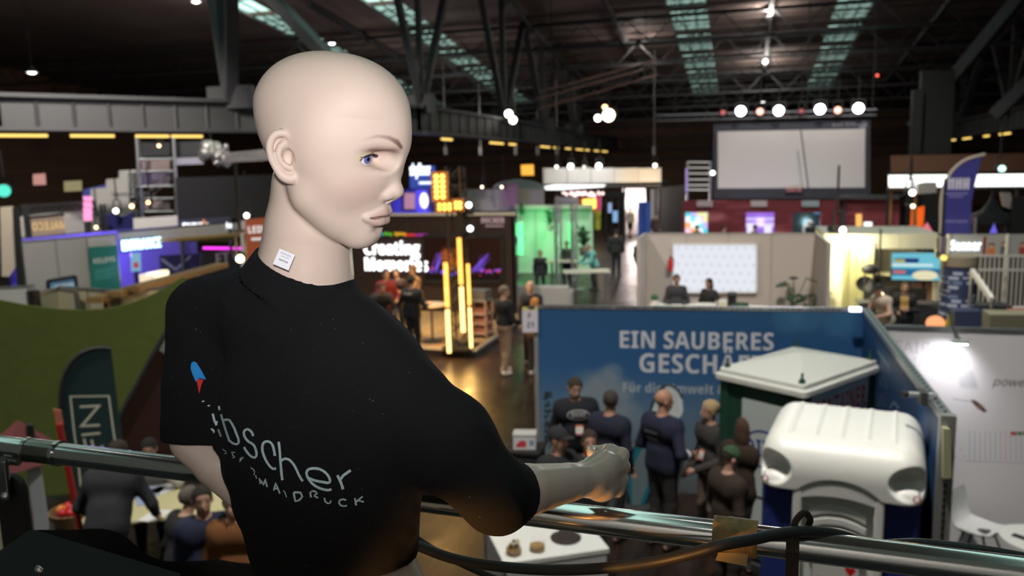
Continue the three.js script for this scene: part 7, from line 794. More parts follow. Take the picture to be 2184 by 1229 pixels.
  // blue beach flag
  { const S = FZ(-25), t3 = thing('beach_flag', 'tall violet blue beach flag with a pale pole and white towers printed on it', 'flag', V3(S.loc(2007, 495).x, 0, -25)), off = S.loc(2007, 495).x, sh = (p) => [p[0] - off, p[1]]; const sail = S.pts([[2010, 560], [2011, 420], [2018, 392], [2034, 365], [2060, 343], [2098, 331], [2090, 350], [2078, 400], [2072, 430], [2070, 560]]).map(sh), tx3 = printed(sail, 256, (x, w, h, m) => { x.fillStyle = '#2d2b78'; x.fillRect(0, 0, w, h); const at = (px, py) => { const [u, v] = S.uv(px, py); return m(u - off, v); }; x.fillStyle = '#c9c4d4'; for (let i = 0; i < 3; i++) { const [X, Y] = at(2023 + i * 16, 380), [X2, Y2] = at(2035 + i * 16, 404); x.fillRect(X, Y, (X2 - X) * 0.4, Y2 - Y); x.fillRect(X + (X2 - X) * 0.58, Y, (X2 - X) * 0.4, Y2 - Y); x.fillRect(X, Y + (Y2 - Y) * (0.2 + i * 0.15), X2 - X, (Y2 - Y) * 0.14); } x.fillStyle = '#8884b4'; const [A, B] = at(2014, 412); x.fillRect(A, B, w * 0.62, 9); x.fillRect(A + 30, B + 24, w * 0.4, 7); const [E, G] = at(2016, 472); x.font = 'bold 26px sans-serif'; x.fillText('event.space', E, G + 8); }); part(t3, 'sail', plate(sail, 0.015), M(0xffffff, 0.75, { map: tx3 })); part(t3, 'pole', tube([[2101, 329], [2060, 341], [2033, 362], [2016, 391], [2008, 420], [2006, 500]].map(([x, y]) => S.loc(x, y).sub(V3(off, 0, 0))).concat([V3(0, 0.02, 0)]), 0.045, 40, 8), M(C(0.45, 0.38, 0.32), 0.5)); part(t3, 'foot', box(0.8, 0.04, 0.8, 0, 0.02, 0), steel); lamp(new THREE.SpotLight(C(1, 0.98, 0.95), 8, 20, 0.4, 0.6, 2), V3(off + 0.4, 4.6, -21), V3(off + 0.4, 3.2, -25), 6); }
  { const S = FZ(-33), t4 = thing('light_box', 'long bright white light box high at the right, behind the blue flag', 'light', V3(0, 0, -33)); part(t4, 'diffuser', plate(S.pts([[1896, 372], [2220, 369], [2220, 397], [1896, 400]]), 0.12), GLOW(C(0.97, 1, 0.96), 2.0)); part(t4, 'frame', [beam(S.loc(1894, 371), S.loc(2222, 368), 0.1, 0.1), beam(S.loc(1894, 401, -0.1), S.loc(2222, 398, -0.1), 0.12, 0.2)], darkM); for (const px of [1900, 2176]) part(t4, 'post', bar(V3(S.loc(px, 390).x, 0, -0.15), S.loc(px, 395, -0.15), 0.1), blackM); { const r = new THREE.RectAreaLight(C(0.97, 1, 0.96), 1.2, S.loc(2220, 380).x - S.loc(1896, 380).x, 0.6); r.position.copy(S.at(2050, 384, 0.1)); r.lookAt(r.position.x, r.position.y, 0); scene.add(r); } }
  panelThing(FZ(-32.5), 'carton', 'white box shape before the left end of the long light box', 'box', [[1958, 393], [1976, 389], [1998, 389], [1998, 411], [1958, 414]], M(C(0.55, 0.53, 0.5), 0.7), 0.5);
  { const S = FZ(-30), t5 = thing('pagoda_tent', 'black peaked pagoda tent right of the blue flag', 'tent', V3(S.loc(2115, 460).x, 0, -30)), hw = (S.loc(2160, 462).x - S.loc(2072, 462).x) / 2, y0 = S.loc(2115, 462).y, y1 = S.loc(2112, 408).y; part(t5, 'roof', lathe([[0.02, y1], [hw * 0.22, y0 + (y1 - y0) * 0.62], [hw * 0.6, y0 + (y1 - y0) * 0.24], [hw * 1.38, y0], [hw * 1.38, y0 - 0.25]], 4).rotateY(Math.PI / 4), M(C(0.008, 0.008, 0.009), 0.8, { side: THREE.DoubleSide })); for (const x of [-hw, hw]) for (const z of [-hw, hw]) part(t5, 'post', bar(V3(x, 0, z), V3(x, y0, z), 0.05), alu); part(t5, 'back_wall', box(hw * 2, y0 - 0.3, 0.05, 0, (y0 - 0.3) / 2, -hw), M(C(0.25, 0.2, 0.17), 0.7)); }
  panelThing(FZ(-31.5), 'display_board', 'pale square board above the right slope of the black tent', 'board', [[2134, 411], [2156, 411], [2155, 445], [2140, 440]], M(C(0.5, 0.46, 0.46), 0.7), 0.1); panelThing(FZ(-29), 'booth_wall', 'black booth wall right of the black tent', 'booth wall', [[2158, 418], [2260, 418], [2260, 500], [2158, 500]], blackM, 0.1);
  { const S = FZ(-27), cn = (px, w, y0, y1, l, m, n2 = 20) => { const p = S.loc(px, y1), q = S.loc(px, y0), k = thing('glowing_cone', l, 'light', V3(p.x, p.y, -27)); part(k, 'shade', new THREE.ConeGeometry(w, q.y - p.y, n2).translate(0, (q.y - p.y) / 2, 0), m); part(k, 'stand', bar(V3(0, -p.y, 0), V3(0, 0, 0), 0.04), blackM); }; cn(1976, 0.19, 474, 497, 'pink glowing cone left of the blue flag', GLOW(C(1, 0.22, 0.3), 0.8)); cn(2119, 0.10, 476, 497, 'violet blue glowing cone right of the blue flag', GLOW(C(0.18, 0.14, 0.9), 0.8)); }  // plain cones set to glow by themselves
  panelThing(FZ(-34), 'fabric_wall', 'orange lit hanging cloth between the red container and the blue flag', 'cloth', [[1944, 445], [1972, 440], [1968, 500], [1940, 500]], M(C(0.6, 0.16, 0.02), 0.8), 0.06); puck(9, onZ(1955, 460, -32.6), C(1, 0.4, 0.1), 8); panelThing(FZ(-33.6), 'post', 'black post in front of the orange lit cloth', 'post', [[1949, 415], [1955, 415], [1955, 500], [1949, 500]], blackM, 0.1);  // orange light partly put into the cloth colour, beside a point light
  theatreLamp(onZ(1946, 411, -30), 'bright white slanting lamp left of the blue flag', 0.2, 6, 0.1, C(1, 0.93, 0.8)); theatreLamp(onZ(1947, 440, -31), 'small cream lamp above the orange lit cloth', 0.2, 4, 0.07, C(1, 0.85, 0.6)); theatreLamp(onZ(2137, 360, -34), 'small mint green lamp above the long light box', 0, 2.5, 0.12, C(0.6, 1, 0.8)); theatreLamp(onZ(1871, 161, -60), 'tiny red lamp among the roof steel at right', 0, 2, 0.10, C(1, 0.12, 0.08)); theatreLamp(onZ(2018, 247, -60), 'tiny red lamp lower down among the steel at right', 0, 1.5, 0.09, C(1, 0.05, 0.05));
  { const S = FZ(-40); for (const [x0, x1, y0, y1, k, c, l] of [[1826, 1838, 457, 497, 1.2, C(1, 0.5, 0.12), 'upright orange glowing panel at the foot of the red container'], [1843, 1860, 474, 497, 1.6, C(0.92, 1, 0.95), 'short white glowing panel at the foot of the red container']]) { panelThing(S, 'light_box', l, 'light', [[x0, y0], [x1, y0], [x1, y1 + 4], [x0, y1 + 4]], GLOW(c, k), 0.1); } }
  panelThing(FZ(-46), 'booth_wall', 'brown upper booth wall behind the blue flag', 'booth wall', [[1900, 332], [2240, 326], [2240, 366], [1900, 368]], M(C(0.16, 0.07, 0.04), 0.7), 0.1);
}

// ============================================================ the blue stand below the rail
{
  const TL = onY(1147, 655, 2.5), TR = onY(1842, 661, 2.5), d = TR.clone().sub(TL), ang = Math.atan2(-d.z, d.x), F = new Frame(TL, ang), L = d.length();
  const o2 = [[0, 0.01], [L, 0.01], [L, 2.47], [0, 2.47]], tx = printed(o2, 1600, (x, w, h, m) => {
    const g = x.createLinearGradient(0, 0, 0, h); g.addColorStop(0, '#22527f'); g.addColorStop(0.3, '#2c5a8c'); g.addColorStop(0.55, '#587590'); g.addColorStop(0.8, '#6f7a82'); g.addColorStop(1, '#5f6468'); x.fillStyle = g; x.fillRect(0, 0, w, h);
    const at = (px, py) => m(...F.uv(px, py)); const puff = (px, py, r, c) => { const [X, Y] = at(px, py), R = r * 2.2; const q = x.createRadialGradient(X, Y, 0, X, Y, R); q.addColorStop(0, c); q.addColorStop(0.55, c); q.addColorStop(1, 'rgba(120,135,150,0)'); x.fillStyle = q; x.beginPath(); x.arc(X, Y, R, 0, 7); x.fill(); };
    for (let i = 0; i < 46; i++) puff(1225 + rr(-20, 100), 905 + rr(-95, 90) , rr(24, 52), 'rgba(128,141,152,0.30)'); for (const [a, b, r] of [[1308, 795, 30], [1290, 812, 42], [1270, 830, 40], [1330, 830, 34], [1255, 850, 46], [1310, 860, 60], [1235, 880, 40], [1345, 890, 46]]) puff(a, b, r, 'rgba(134,147,158,0.5)');
    for (const [a, b, r] of [[1680, 680, 40], [1720, 672, 46], [1790, 690, 40]]) puff(a, b, r, 'rgba(70,130,160,0.35)');
    x.fillStyle = '#232c2c'; for (let i = 0; i < 90; i++) { const [X, Y] = at(1162 + rnd() * rnd() * 26, 835 + rnd() * 120); x.beginPath(); x.ellipse(X, Y, 3 + rnd() * 9, 2 + rnd() * 6, rnd() * 3, 0, 7); x.fill(); }
    const word = (s, px0, px1, py, wgt, col) => { const [X0, Y0] = at(px0, py), [X1] = at(px1, py); x.fillStyle = col; x.font = `${wgt} 100px sans-serif`; const k = (X1 - X0) / x.measureText(s).width; x.save(); x.translate(X0, Y0); x.scale(k, k * 1.08); x.fillText(s, 0, 0); x.restore(); };
    word('EIN SAUBERES', 1318, 1652, 742, 'bold', '#cfcfd6'); word('GESCHÄFT', 1361, 1632, 794, 'bold', '#cfcfd6'); word('Für die Umwelt & dich', 1326, 1612, 836, 'bold', '#a9b0ba');
  });
  const t = thing('booth_wall', 'blue sky printed booth wall with the slogan EIN SAUBERES GESCHÄFT', 'booth wall', F.o, ang); part(t, 'printed_panel', plate(o2, 0.04), M(0xffffff, 0.55, { map: tx })); part(t, 'top_rail', box(L, 0.045, 0.06, L / 2, 2.5, -0.02), alu); const hl = box(0.012, 0.02, 0.005, 0, 0, 0); for (let i = 0; i < 60; i++) { if (i < 20 && i % 2) continue; const m = part(t, 'slot', hl, i % 7 ? blackM : whiteM); m.position.set(0.05 + i * L / 60, 2.5, 0.012); } part(t, 'post', box(0.05, 2.5, 0.06, -0.03, 1.25, -0.02), M(C(0.5, 0.5, 0.5), 0.4, { metalness: 0.5 })); for (let i = 0; i < 44; i++) { const m = part(t, 'slot', hl, blackM); m.position.set(-0.03, 0.1 + i * 0.054, 0.012); }
  // hanging number
  { const oo = F.pts([[1115, 654], [1148, 654], [1148, 708], [1115, 708]]).map(([a, b]) => [a, b]), tx2 = printed(oo, 96, (x, w, h) => { x.fillStyle = '#cfc9d4'; x.fillRect(0, 0, w, h); x.fillStyle = '#d2c86e'; x.fillRect(0, 0, w, h * 0.12); x.fillStyle = '#3c3448'; x.font = 'bold 46px sans-serif'; x.textAlign = 'center'; x.fillText('F', w * 0.48, h * 0.44); x.fillText('21', w * 0.54, h * 0.80); }); const s = thing('number_sign', 'small hanging sign with the stand number F 21', 'sign', F.o, ang); part(s, 'card', plate(oo, 0.01).translate(0, 0, 0.05), M(0xffffff, 0.7, { map: tx2 })); part(s, 'clip', box(0.08, 0.03, 0.08, -0.08, 2.5, 0.02), steel); }
  // right-hand partition running towards the rail
  const A = TR.clone(), B = onY(2012, 890, 2.5), dd = B.clone().sub(A), L2 = dd.length(), a2 = Math.atan2(-dd.z, dd.x), S = new Frame(A, a2);
  const o3 = [[0, 0.01], [L2, 0.01], [L2, 2.46], [0, 2.46]], tx3 = printed(o3, 1024, (x, w, h, m) => { const g = x.createLinearGradient(0, 0, 0, h); g.addColorStop(0, '#1d4674'); g.addColorStop(1, '#1c3a5c'); x.fillStyle = g; x.fillRect(0, 0, w, h); const at = (px, py) => m(...S.uv(px, py)); x.strokeStyle = '#8494a8'; x.lineWidth = 6; const P2 = (a) => { x.beginPath(); a.forEach(([p, q]) => x.lineTo(...at(p, q))); x.stroke(); }; P2([[1871, 748], [1896, 782], [1896, 795]]); P2([[1875, 802], [1878, 825], [1882, 805]]); P2([[1885, 800], [1890, 828]]); P2([[1872, 832], [1874, 868], [1880, 840], [1884, 868]]); P2([[1888, 835], [1890, 868]]); P2([[1897, 872], [1906, 858], [1918, 872]]); });
  const t3 = thing('booth_wall', 'deep blue side partition with faint white symbols, running towards the rail', 'booth wall', A.clone().setY(0), a2); part(t3, 'printed_panel', plate(o3, 0.04), M(0xffffff, 0.5, { map: tx3 })); part(t3, 'top_rail', box(L2, 0.05, 0.08, L2 / 2, 2.5, -0.02), alu); part(t3, 'end_post', box(0.07, 2.53, 0.10, L2 + 0.035, 1.265, -0.02), M(C(0.36, 0.36, 0.34), 0.45, { metalness: 0.6 })); const hl2 = box(0.02, 0.03, 0.02, 0, 0, 0); for (let i = 0; i < 46; i++) { const m = part(t3, 'slot', hl2, blackM); m.position.set(L2 + 0.066, 0.06 + i * 0.053, -0.02); } for (let i = 0; i < 40; i++) { const m = part(t3, 'slot', hl2, blackM); m.position.set(0.06 + i * L2 / 40, 2.517, -0.02); }
  { const q = onY(1968, 842, 2.56), c = thing('clamp', 'steel clamp gripping the top rail of the blue side partition', 'clamp', q); part(c, 'jaw', box(0.05, 0.1, 0.14, 0, -0.02, 0), steel); part(c, 'screw', bar(V3(-0.1, 0, 0), V3(0.1, 0, 0), 0.02), alu); part(c, 'knob', sph(0.03, -0.12, 0, 0), blackM); }
  { const q = S.loc(2030, 950), c = new Frame(onY(2020, 900, 2.5), 0.15); panelThing(new Frame(B.clone().add(V3(0.06, 0, 0.12)), 0.1), 'leaflet_holder', 'yellowish upright card holder at the end post of the blue partition', 'holder', [[2012, 914], [2028, 916], [2030, 1020], [2013, 1022]], M(C(0.42, 0.42, 0.26), 0.5), 0.05); }
  // light strip at far corner
  single('strip_light', 'short bright strip light at the far top corner of the blue wall', 'light', beam(onY(1812, 660, 2.56), onY(1836, 660, 2.56), 0.05, 0.05), GLOW(C(0.9, 0.88, 1), 4));
  // teal teardrop flag
  { const D = new Frame(V3(0, 0, -9.85), 0.1), oo = D.pts([[1347, 1118], [1337, 1040], [1346, 975], [1378, 905], [1394, 855], [1408, 830], [1424, 821], [1442, 828], [1455, 850], [1457, 876], [1446, 912], [1420, 965], [1398, 1020], [1372, 1080]]), tx4 = printed(oo, 256, (x, w, h, m) => { x.fillStyle = '#0f7488'; x.fillRect(0, 0, w, h); const at = (px, py) => m(...D.uv(px, py)); x.fillStyle = '#d4dadc'; x.beginPath(); [[1386, 890], [1400, 850], [1424, 820], [1460, 845], [1458, 880], [1446, 895], [1420, 890]].forEach(([a, b]) => x.lineTo(...at(a, b))); x.fill(); x.fillStyle = '#6f8288'; x.beginPath(); [[1350, 1110], [1346, 1000], [1380, 940], [1404, 945], [1380, 1040]].forEach(([a, b]) => x.lineTo(...at(a, b))); x.fill(); x.strokeStyle = '#9aa6aa'; x.lineWidth = 2; for (let i = 0; i < 9; i++) { x.beginPath(); x.moveTo(...at(1398 + i * 6, 880)); x.lineTo(...at(1410 + i * 4, 828)); x.stroke(); } }); const k = thing('beach_flag', 'leaning teardrop flag in turquoise with a white round top', 'flag', D.o, D.ang); part(k, 'sail', plate(oo, 0.012), M(0xffffff, 0.8, { map: tx4 })); part(k, 'pole', tube([[1347, 1118], [1337, 1040], [1346, 975], [1378, 905], [1394, 855], [1408, 830], [1424, 821], [1442, 828], [1455, 850]].map(([a, b]) => D.loc(a, b, 0)), 0.012, 40, 6), darkM); const f = D.loc(1347, 1118); part(k, 'foot', [bar(f, V3(f.x + 0.02, 0.02, 0), 0.02), box(0.5, 0.03, 0.5, f.x + 0.02, 0.015, 0)], steel); }
}
// portable toilets
{
  const k = thing('portable_toilet', 'dark green portable toilet with a white roof and the word CONTAINER on its side', 'toilet', V3(0.60, 0, -8.86), 0.97), gr = M(C(0.012, 0.055, 0.035), 0.5), wh = M(C(0.66, 0.66, 0.62), 0.5), hx = 0.70, hz = 0.46;
  part(k, 'base', rbox(1.46, 0.14, 0.98, 0.03, 0, 0.07, 0), darkM); for (const x of [-hx, hx]) for (const z of [-hz, hz]) part(k, 'corner_post', rbox(0.12, 2.0, 0.12, 0.03, x * 0.96, 1.08, z * 0.94), gr);
  const pnl = (w, x, z, ry) => part(k, 'wall_panel', T(new RoundedBoxGeometry(w, 1.96, 0.05, 2, 0.02), x, 1.08, z, ry), gr); pnl(1.3, 0, hz - 0.03, 0); pnl(1.3, 0, -hz + 0.03, 0); pnl(0.84, hx - 0.03, 0, Math.PI / 2);
  const door = part(k, 'door', T(new RoundedBoxGeometry(0.78, 1.86, 0.05, 2, 0.02), -hx + 0.02, 1.1, 0, Math.PI / 2), gr); part(door, 'handle', box(0.05, 0.16, 0.05, -hx - 0.03, 1.2, 0.3), blackM);
  const pos1 = canvasTex(512, 512, (x, w, h) => { x.fillStyle = '#d6d8d8'; x.fillRect(0, 0, w, h); x.fillStyle = '#c01c24'; x.font = 'bold 104px sans-serif'; const s = (w * 0.94) / x.measureText('CONTAINER').width; x.save(); x.translate(10, 128); x.scale(s, 1.18); x.fillText('CONTAINER', 0, 0); x.restore(); x.fillStyle = '#5a86b8'; x.fillRect(w * 0.12, h * 0.36, w * 0.40, 12); x.strokeStyle = '#4c4a4a'; x.lineWidth = 9; x.beginPath(); x.moveTo(w * 0.6, h * 0.46); x.lineTo(w * 0.72, h * 0.30); x.lineTo(w * 0.98, h * 0.25); x.stroke(); x.lineWidth = 6; for (let i = 0; i < 7; i++) { x.beginPath(); x.moveTo(w * (0.60 + i * 0.06), h * 0.9); x.lineTo(w * (0.64 + i * 0.055), h * 0.32); x.stroke(); } x.fillStyle = '#4a4a4c'; x.fillRect(w * 0.60, h * 0.5, w * 0.14, h * 0.2); x.fillStyle = '#a04a48'; x.fillRect(w * 0.88, h * 0.40, w * 0.05, h * 0.3); });
  part(k, 'poster', box(1.12, 1.30, 0.012, 0.03, 1.40, hz + 0.008), [M(C(0.7, 0.7, 0.7), 0.5), M(C(0.7, 0.7, 0.7), 0.5), M(C(0.7, 0.7, 0.7), 0.5), M(C(0.7, 0.7, 0.7), 0.5), M(0xffffff, 0.45, { map: pos1 }), M(C(0.7, 0.7, 0.7), 0.5)], 'white poster with red capital letters');
  const pos2 = canvasTex(256, 640, (x, w, h) => { x.fillStyle = '#b9c2c0'; x.fillRect(0, 0, w, h); x.strokeStyle = '#30388c'; x.lineWidth = 11; x.beginPath(); x.ellipse(w * 0.5, 210, w * 0.46, 80, -0.12, 0, 7); x.stroke(); x.save(); x.translate(w * 0.5, 246); x.rotate(-0.10); x.fillStyle = '#2b3488'; x.font = 'bold 108px sans-serif'; x.textAlign = 'center'; x.scale(0.92, 1); x.fillText('DIXI', 0, 0); x.restore(); x.fillStyle = '#1e2422'; x.fillRect(0, 430, w, 14); });
  part(k, 'poster', T(new THREE.BoxGeometry(0.50, 1.50, 0.012), -hx - 0.012, 1.15, 0.04, -Math.PI / 2), [wh, wh, wh, wh, M(0xffffff, 0.5, { map: pos2 }), wh], 'pale door poster with a blue oval logo');
  const rf = (x, y, z) => { const X = Math.abs(x) - 0.74, Z = Math.abs(z) - 0.50; const slope = y - 2.16 - 0.15 * (1 - Math.max(Math.abs(x) / 0.80, Math.abs(z) / 0.56)); let d = Math.max(Math.hypot(Math.max(X + 0.05, 0), Math.max(Z + 0.05, 0)) + Math.min(Math.max(X + 0.05, Z + 0.05), 0) - 0.05, slope * 0.9, 2.06 - y); d = smin(d, Math.max(Math.hypot(Math.max(X + 0.03, 0), Math.max(Z + 0.03, 0)) + Math.min(Math.max(X + 0.03, Z + 0.03), 0) - 0.07, Math.abs(y - 2.085) - 0.035), 0.015); return d; };
  part(k, 'roof', net(rf, [-0.85, 1.95, -0.62], [0.85, 2.42, 0.62], 0.014), wh); for (const [x, z] of [[-0.68, 0.44], [0.68, -0.44], [0.68, 0.44], [-0.66, -0.44]]) part(k, 'vent_cap', lathe([[0.035, 0], [0.03, 0.03], [0.012, 0.05], [0.012, 0.10], [0, 0.10]], 10).translate(x, 2.18, z), gr);
  // second toilet, white roof and blue walls
  const a = onY(1620, 1005, 2.0), b = onY(1972, 1055, 2.0), ang = -0.17, n = V3(Math.sin(ang), 0, Math.cos(ang)), mid = a.clone().lerp(b, 0.5).setY(0).addScaledVector(n, -0.58), hw = a.distanceTo(b) / 2;
  const q = thing('portable_toilet', 'white roofed portable toilet with blue walls and a white louvred door', 'toilet', mid, ang), bl = M(C(0.016, 0.032, 0.18), 0.5), w2 = M(C(0.70, 0.70, 0.67), 0.42);
  part(q, 'base', rbox(hw * 1.9, 0.16, 1.1, 0.03, 0, 0.08, 0), darkM); for (const s of [-1, 1]) part(q, 'side_wall', rbox(0.06, 1.85, 1.06, 0.02, s * (hw - 0.05), 1.05, 0), bl); part(q, 'back_wall', rbox(hw * 1.86, 1.85, 0.06, 0.02, 0, 1.05, -0.5), bl); for (const s of [-1, 1]) part(q, 'front_panel', rbox(hw * 0.46, 1.85, 0.1, 0.04, s * hw * 0.745, 1.05, 0.50), bl);
  const R2 = (x, y, z) => { const X = Math.max(Math.abs(x) - (hw - 0.17), 0), Y = y - 1.995, Z = Math.max(Math.abs(z) - 0.30, 0); const top = Math.pow(Math.pow(Math.abs(X) / 0.19, 2.4) + Math.pow(Math.max(Y, 0) / 0.30, 2.4) + Math.pow(Z / 0.31, 2.4), 1 / 2.4); let d = (top - 1) * 0.2; d = Math.max(d, 1.90 - y); let rib = 0; for (let i = -2; i <= 2; i++) { const e = (x - i * hw * 0.32) / 0.014; rib += Math.exp(-e * e); } if (z > -0.5 && z < 0.42) d -= 0.008 * rib; const ax = Math.abs(x); d = smax(d, -ellS(hw * 0.93, 2.045, 0.60, hw * 0.33, 0.125, 0.18)(ax, y, z), 0.02); d = smin(d, ellS(hw * 0.78, 1.93, 0.50, hw * 0.20, 0.075, 0.08)(ax, y, z), 0.03); return smax(d, -(Math.max(Math.hypot(x / (hw * 0.62), (y - 1.74) / 0.27) - 1, 0.44 - z)) * 0.3, 0.01); };
  part(q, 'roof', net(R2, [-hw - 0.08, 1.84, -0.7], [hw + 0.08, 2.36, 0.72], 0.012), w2);
  part(q, 'door_frame', [rbox(0.07, 1.92, 0.13, 0.02, -hw * 0.50, 0.98, 0.54), rbox(0.07, 1.92, 0.13, 0.02, hw * 0.50, 0.98, 0.54)], w2); const arc = (r, y, th) => { const p = []; for (let i = 0; i <= 12; i++) { const u = -1 + i / 6; p.push([u * hw * r, y - 0.05 * u * u]); } for (let i = 12; i >= 0; i--) { const u = -1 + i / 6; p.push([u * hw * r, y - th - 0.05 * u * u]); } return p; };
  part(q, 'arch', extr(arc(0.54, 1.99, 0.10), 0.13, 0.01).translate(0, 0, 0.46), w2); const dr = part(q, 'door', rbox(hw * 0.92, 1.80, 0.05, 0.015, 0, 0.98, 0.52), w2); for (let i = 0; i < 4; i++) part(dr, 'louvre', extr(arc(0.34, 1.80 - i * 0.085, 0.045), 0.03, 0.006).translate(0, 0, 0.54), w2); part(dr, 'hinge', [sph(0.03, -hw * 0.46, 1.76, 0.56, 12, 0.8, 1.6, 0.8), sph(0.03, hw * 0.46, 1.74, 0.56, 12, 0.8, 1.6, 0.8)], w2);
  const st = canvasTex(256, 256, (x, w, h) => { x.fillStyle = '#4b4a48'; x.fillRect(0, 0, w, h); x.fillStyle = '#d2d0cb'; x.fillRect(4, 4, w - 8, h - 8); x.fillStyle = '#d01826'; x.beginPath(); x.arc(194, 62, 15, 0, 7); x.arc(218, 62, 15, 0, 7); x.fill(); x.beginPath(); x.moveTo(180, 68); x.lineTo(206, 98); x.lineTo(232, 68); x.fill(); x.fillStyle = '#1c1c1e'; x.font = 'bold 120px sans-serif'; x.fillText('TOI', 24, 210); }); part(dr, 'sticker', box(hw * 0.60, 0.40, 0.008, 0.0, 1.22, 0.55), [w2, w2, w2, w2, M(0xffffff, 0.4, { map: st }), w2], 'pale sticker with a red heart and black letters');
  for (const s of [-1, 1]) { const e = T(new THREE.TorusGeometry(0.022, 0.005, 6, 18), s * hw * 0.92, 1.955, 0.585, s * 0.25); part(q, 'ring_mark', e, M(C(0.5, 0.12, 0.13), 0.5)); part(q, 'screw', T(cyl(0.016, 0.016, 0.02, 0, 0, 0, 10), s * hw * 0.74, 1.925, 0.585, 0, Math.PI / 2), blackM); }
}
// the people at the blue stand
const P1 = (px, py, y) => onY(px, py, y).setY(0);
const near = { cell: 0.018 };
const oval = canvasTex(256, 128, (x, w, h) => { x.fillStyle = '#0e0f14'; x.fillRect(0, 0, w, h); x.strokeStyle = '#d4d4d8'; x.lineWidth = 9; x.beginPath(); x.ellipse(w / 2, h / 2, w * 0.44, h * 0.40, 0, 0, 7); x.stroke(); x.fillStyle = '#d4d4d8'; x.font = 'bold 72px sans-serif'; x.textAlign = 'center'; x.fillText('DIXI', w / 2, h * 0.68); });
person('man in a black hooded sweater with a white oval logo on the chest', P1(1232, 832, 1.62), 0.25, { ...near, h: 1.80, wide: 1.1, lean: 0.10, side: -0.06, look: 0.35, tilt: -0.18, nod: 0.25, top: [0.010, 0.010, 0.016], legs: [0.012, 0.012, 0.015], hair: [0.04, 0.025, 0.018], beard: false, badge: true, topName: 'hoodie', wrist: [[0.22, 0.98, 0.2], [-0.2, 0.98, 0.2]], elbow: [[0.30, 1.12, -0.02], [-0.30, 1.12, -0.02]], prints: [['chest_logo', [0.02, 1.30, 0], [0, 0.15, 1], 0.30, 0.15, oval]] });
person('man with cropped hair in dark blue seen from behind beside the logo sweater man', P1(1300, 868, 1.60), 2.75, { ...near, h: 1.78, wide: 1.1, look: 0.4, top: [0.012, 0.014, 0.032], legs: [0.012, 0.012, 0.016], hair: [0.05, 0.035, 0.03], skin: [0.40, 0.21, 0.14], topName: 'hoodie' });
const txt2 = canvasTex(128, 96, (x, w, h) => { x.fillStyle = '#0d0f1c'; x.fillRect(0, 0, w, h); x.fillStyle = '#9a98a0'; x.font = 'bold 21px sans-serif'; x.fillText('KUNDEN-', 8, 36); x.fillText('SERVICE', 8, 76); });
const bald = person('bald man in navy with pale print on the back and two bright reflective armbands', P1(1413, 866, 1.665), 2.55, { ...near, h: 1.84, wide: 1.08, style: 'bald', look: -0.5, top: [0.013, 0.015, 0.040], legs: [0.025, 0.024, 0.022], topName: 'hoodie', skin: [0.44, 0.23, 0.15], wrist: [[0.10, 1.00, 0.26], [-0.26, 1.06, 0.16]], elbow: [[0.27, 1.12, -0.04], [-0.31, 1.14, -0.08]], prints: [['back_print', [0.02, 1.27, 0], [0, 0.1, -1], 0.26, 0.19, txt2]] });
{ const rm = M(C(0.95, 0.97, 0.98), 0.25, { clearcoat: 1 }); const s = 1.84 / 1.75; for (const [e, w] of [[[0.27, 1.12, -0.04], [0.10, 1.00, 0.26]], [[-0.31, 1.14, -0.08], [-0.26, 1.06, 0.16]]]) { const a = V3(...e).multiplyScalar(s), b = V3(...w).multiplyScalar(s), p = a.clone().lerp(b, 0.22), q = a.clone().lerp(b, 0.52), g = new THREE.CylinderGeometry(0.062, 0.066, p.distanceTo(q), 20, 1, true); g.applyQuaternion(new THREE.Quaternion().setFromUnitVectors(V3(0, 1, 0), q.clone().sub(p).normalize())).translate((p.x + q.x) / 2, (p.y + q.y) / 2, (p.z + q.z) / 2); part(bald, 'armband', g, M(C(0.95, 0.97, 0.98), 0.3, { side: THREE.DoubleSide }), 'bright reflective armband'); } }
person('woman with a blond ponytail in a grey jacket facing left with a badge', P1(1518, 886, 1.55), -0.95, { ...near, h: 1.72, style: 'tail', hair: [0.42, 0.30, 0.16], top: [0.040, 0.034, 0.034], legs: [0.15, 0.11, 0.085], look: -0.25, badge: true, wrist: [[0.14, 1.02, 0.30], [-0.22, 0.90, 0.14]], elbow: [[0.26, 1.12, 0.02], [-0.26, 1.14, -0.04]] });
person('woman with tied back brown hair in black facing the rail', P1(1256, 943, 1.56), 0.45, { ...near, h: 1.68, style: 'bun', hair: [0.03, 0.015, 0.012], top: [0.012, 0.012, 0.016], legs: [0.012, 0.012, 0.014], look: -0.15, skin: [0.42, 0.23, 0.16], wrist: [[0.14, 0.92, 0.30], [-0.20, 0.86, 0.24]], elbow: [[0.28, 1.10, 0.0], [-0.28, 1.08, 0.02]] });
person('man with a black peaked cap in black looking right below the logo sweater man', P1(1188, 945, 1.60), 0.95, { ...near, h: 1.76, style: 'cap', beard: true, top: [0.010, 0.010, 0.012], legs: [0.012, 0.012, 0.014], skin: [0.40, 0.20, 0.13], look: 0.35 });
person('woman with long brown hair in dark clothes seen from behind beside the white roof', P1(1585, 928, 1.50), 2.9, { ...near, h: 1.68, style: 'long', hair: [0.070, 0.035, 0.022], top: [0.03, 0.016, 0.010], legs: [0.02, 0.015, 0.012] });
person('person in a green knitted hat and brown coat bending in front of the white roof', P1(1553, 992, 1.45), 2.2, { ...near, h: 1.62, style: 'beanie', capColor: [0.03, 0.075, 0.035], top: [0.028, 0.016, 0.010], legs: [0.02, 0.014, 0.010], nod: 0.45, wide: 1.1, skin: [0.50, 0.28, 0.22] });
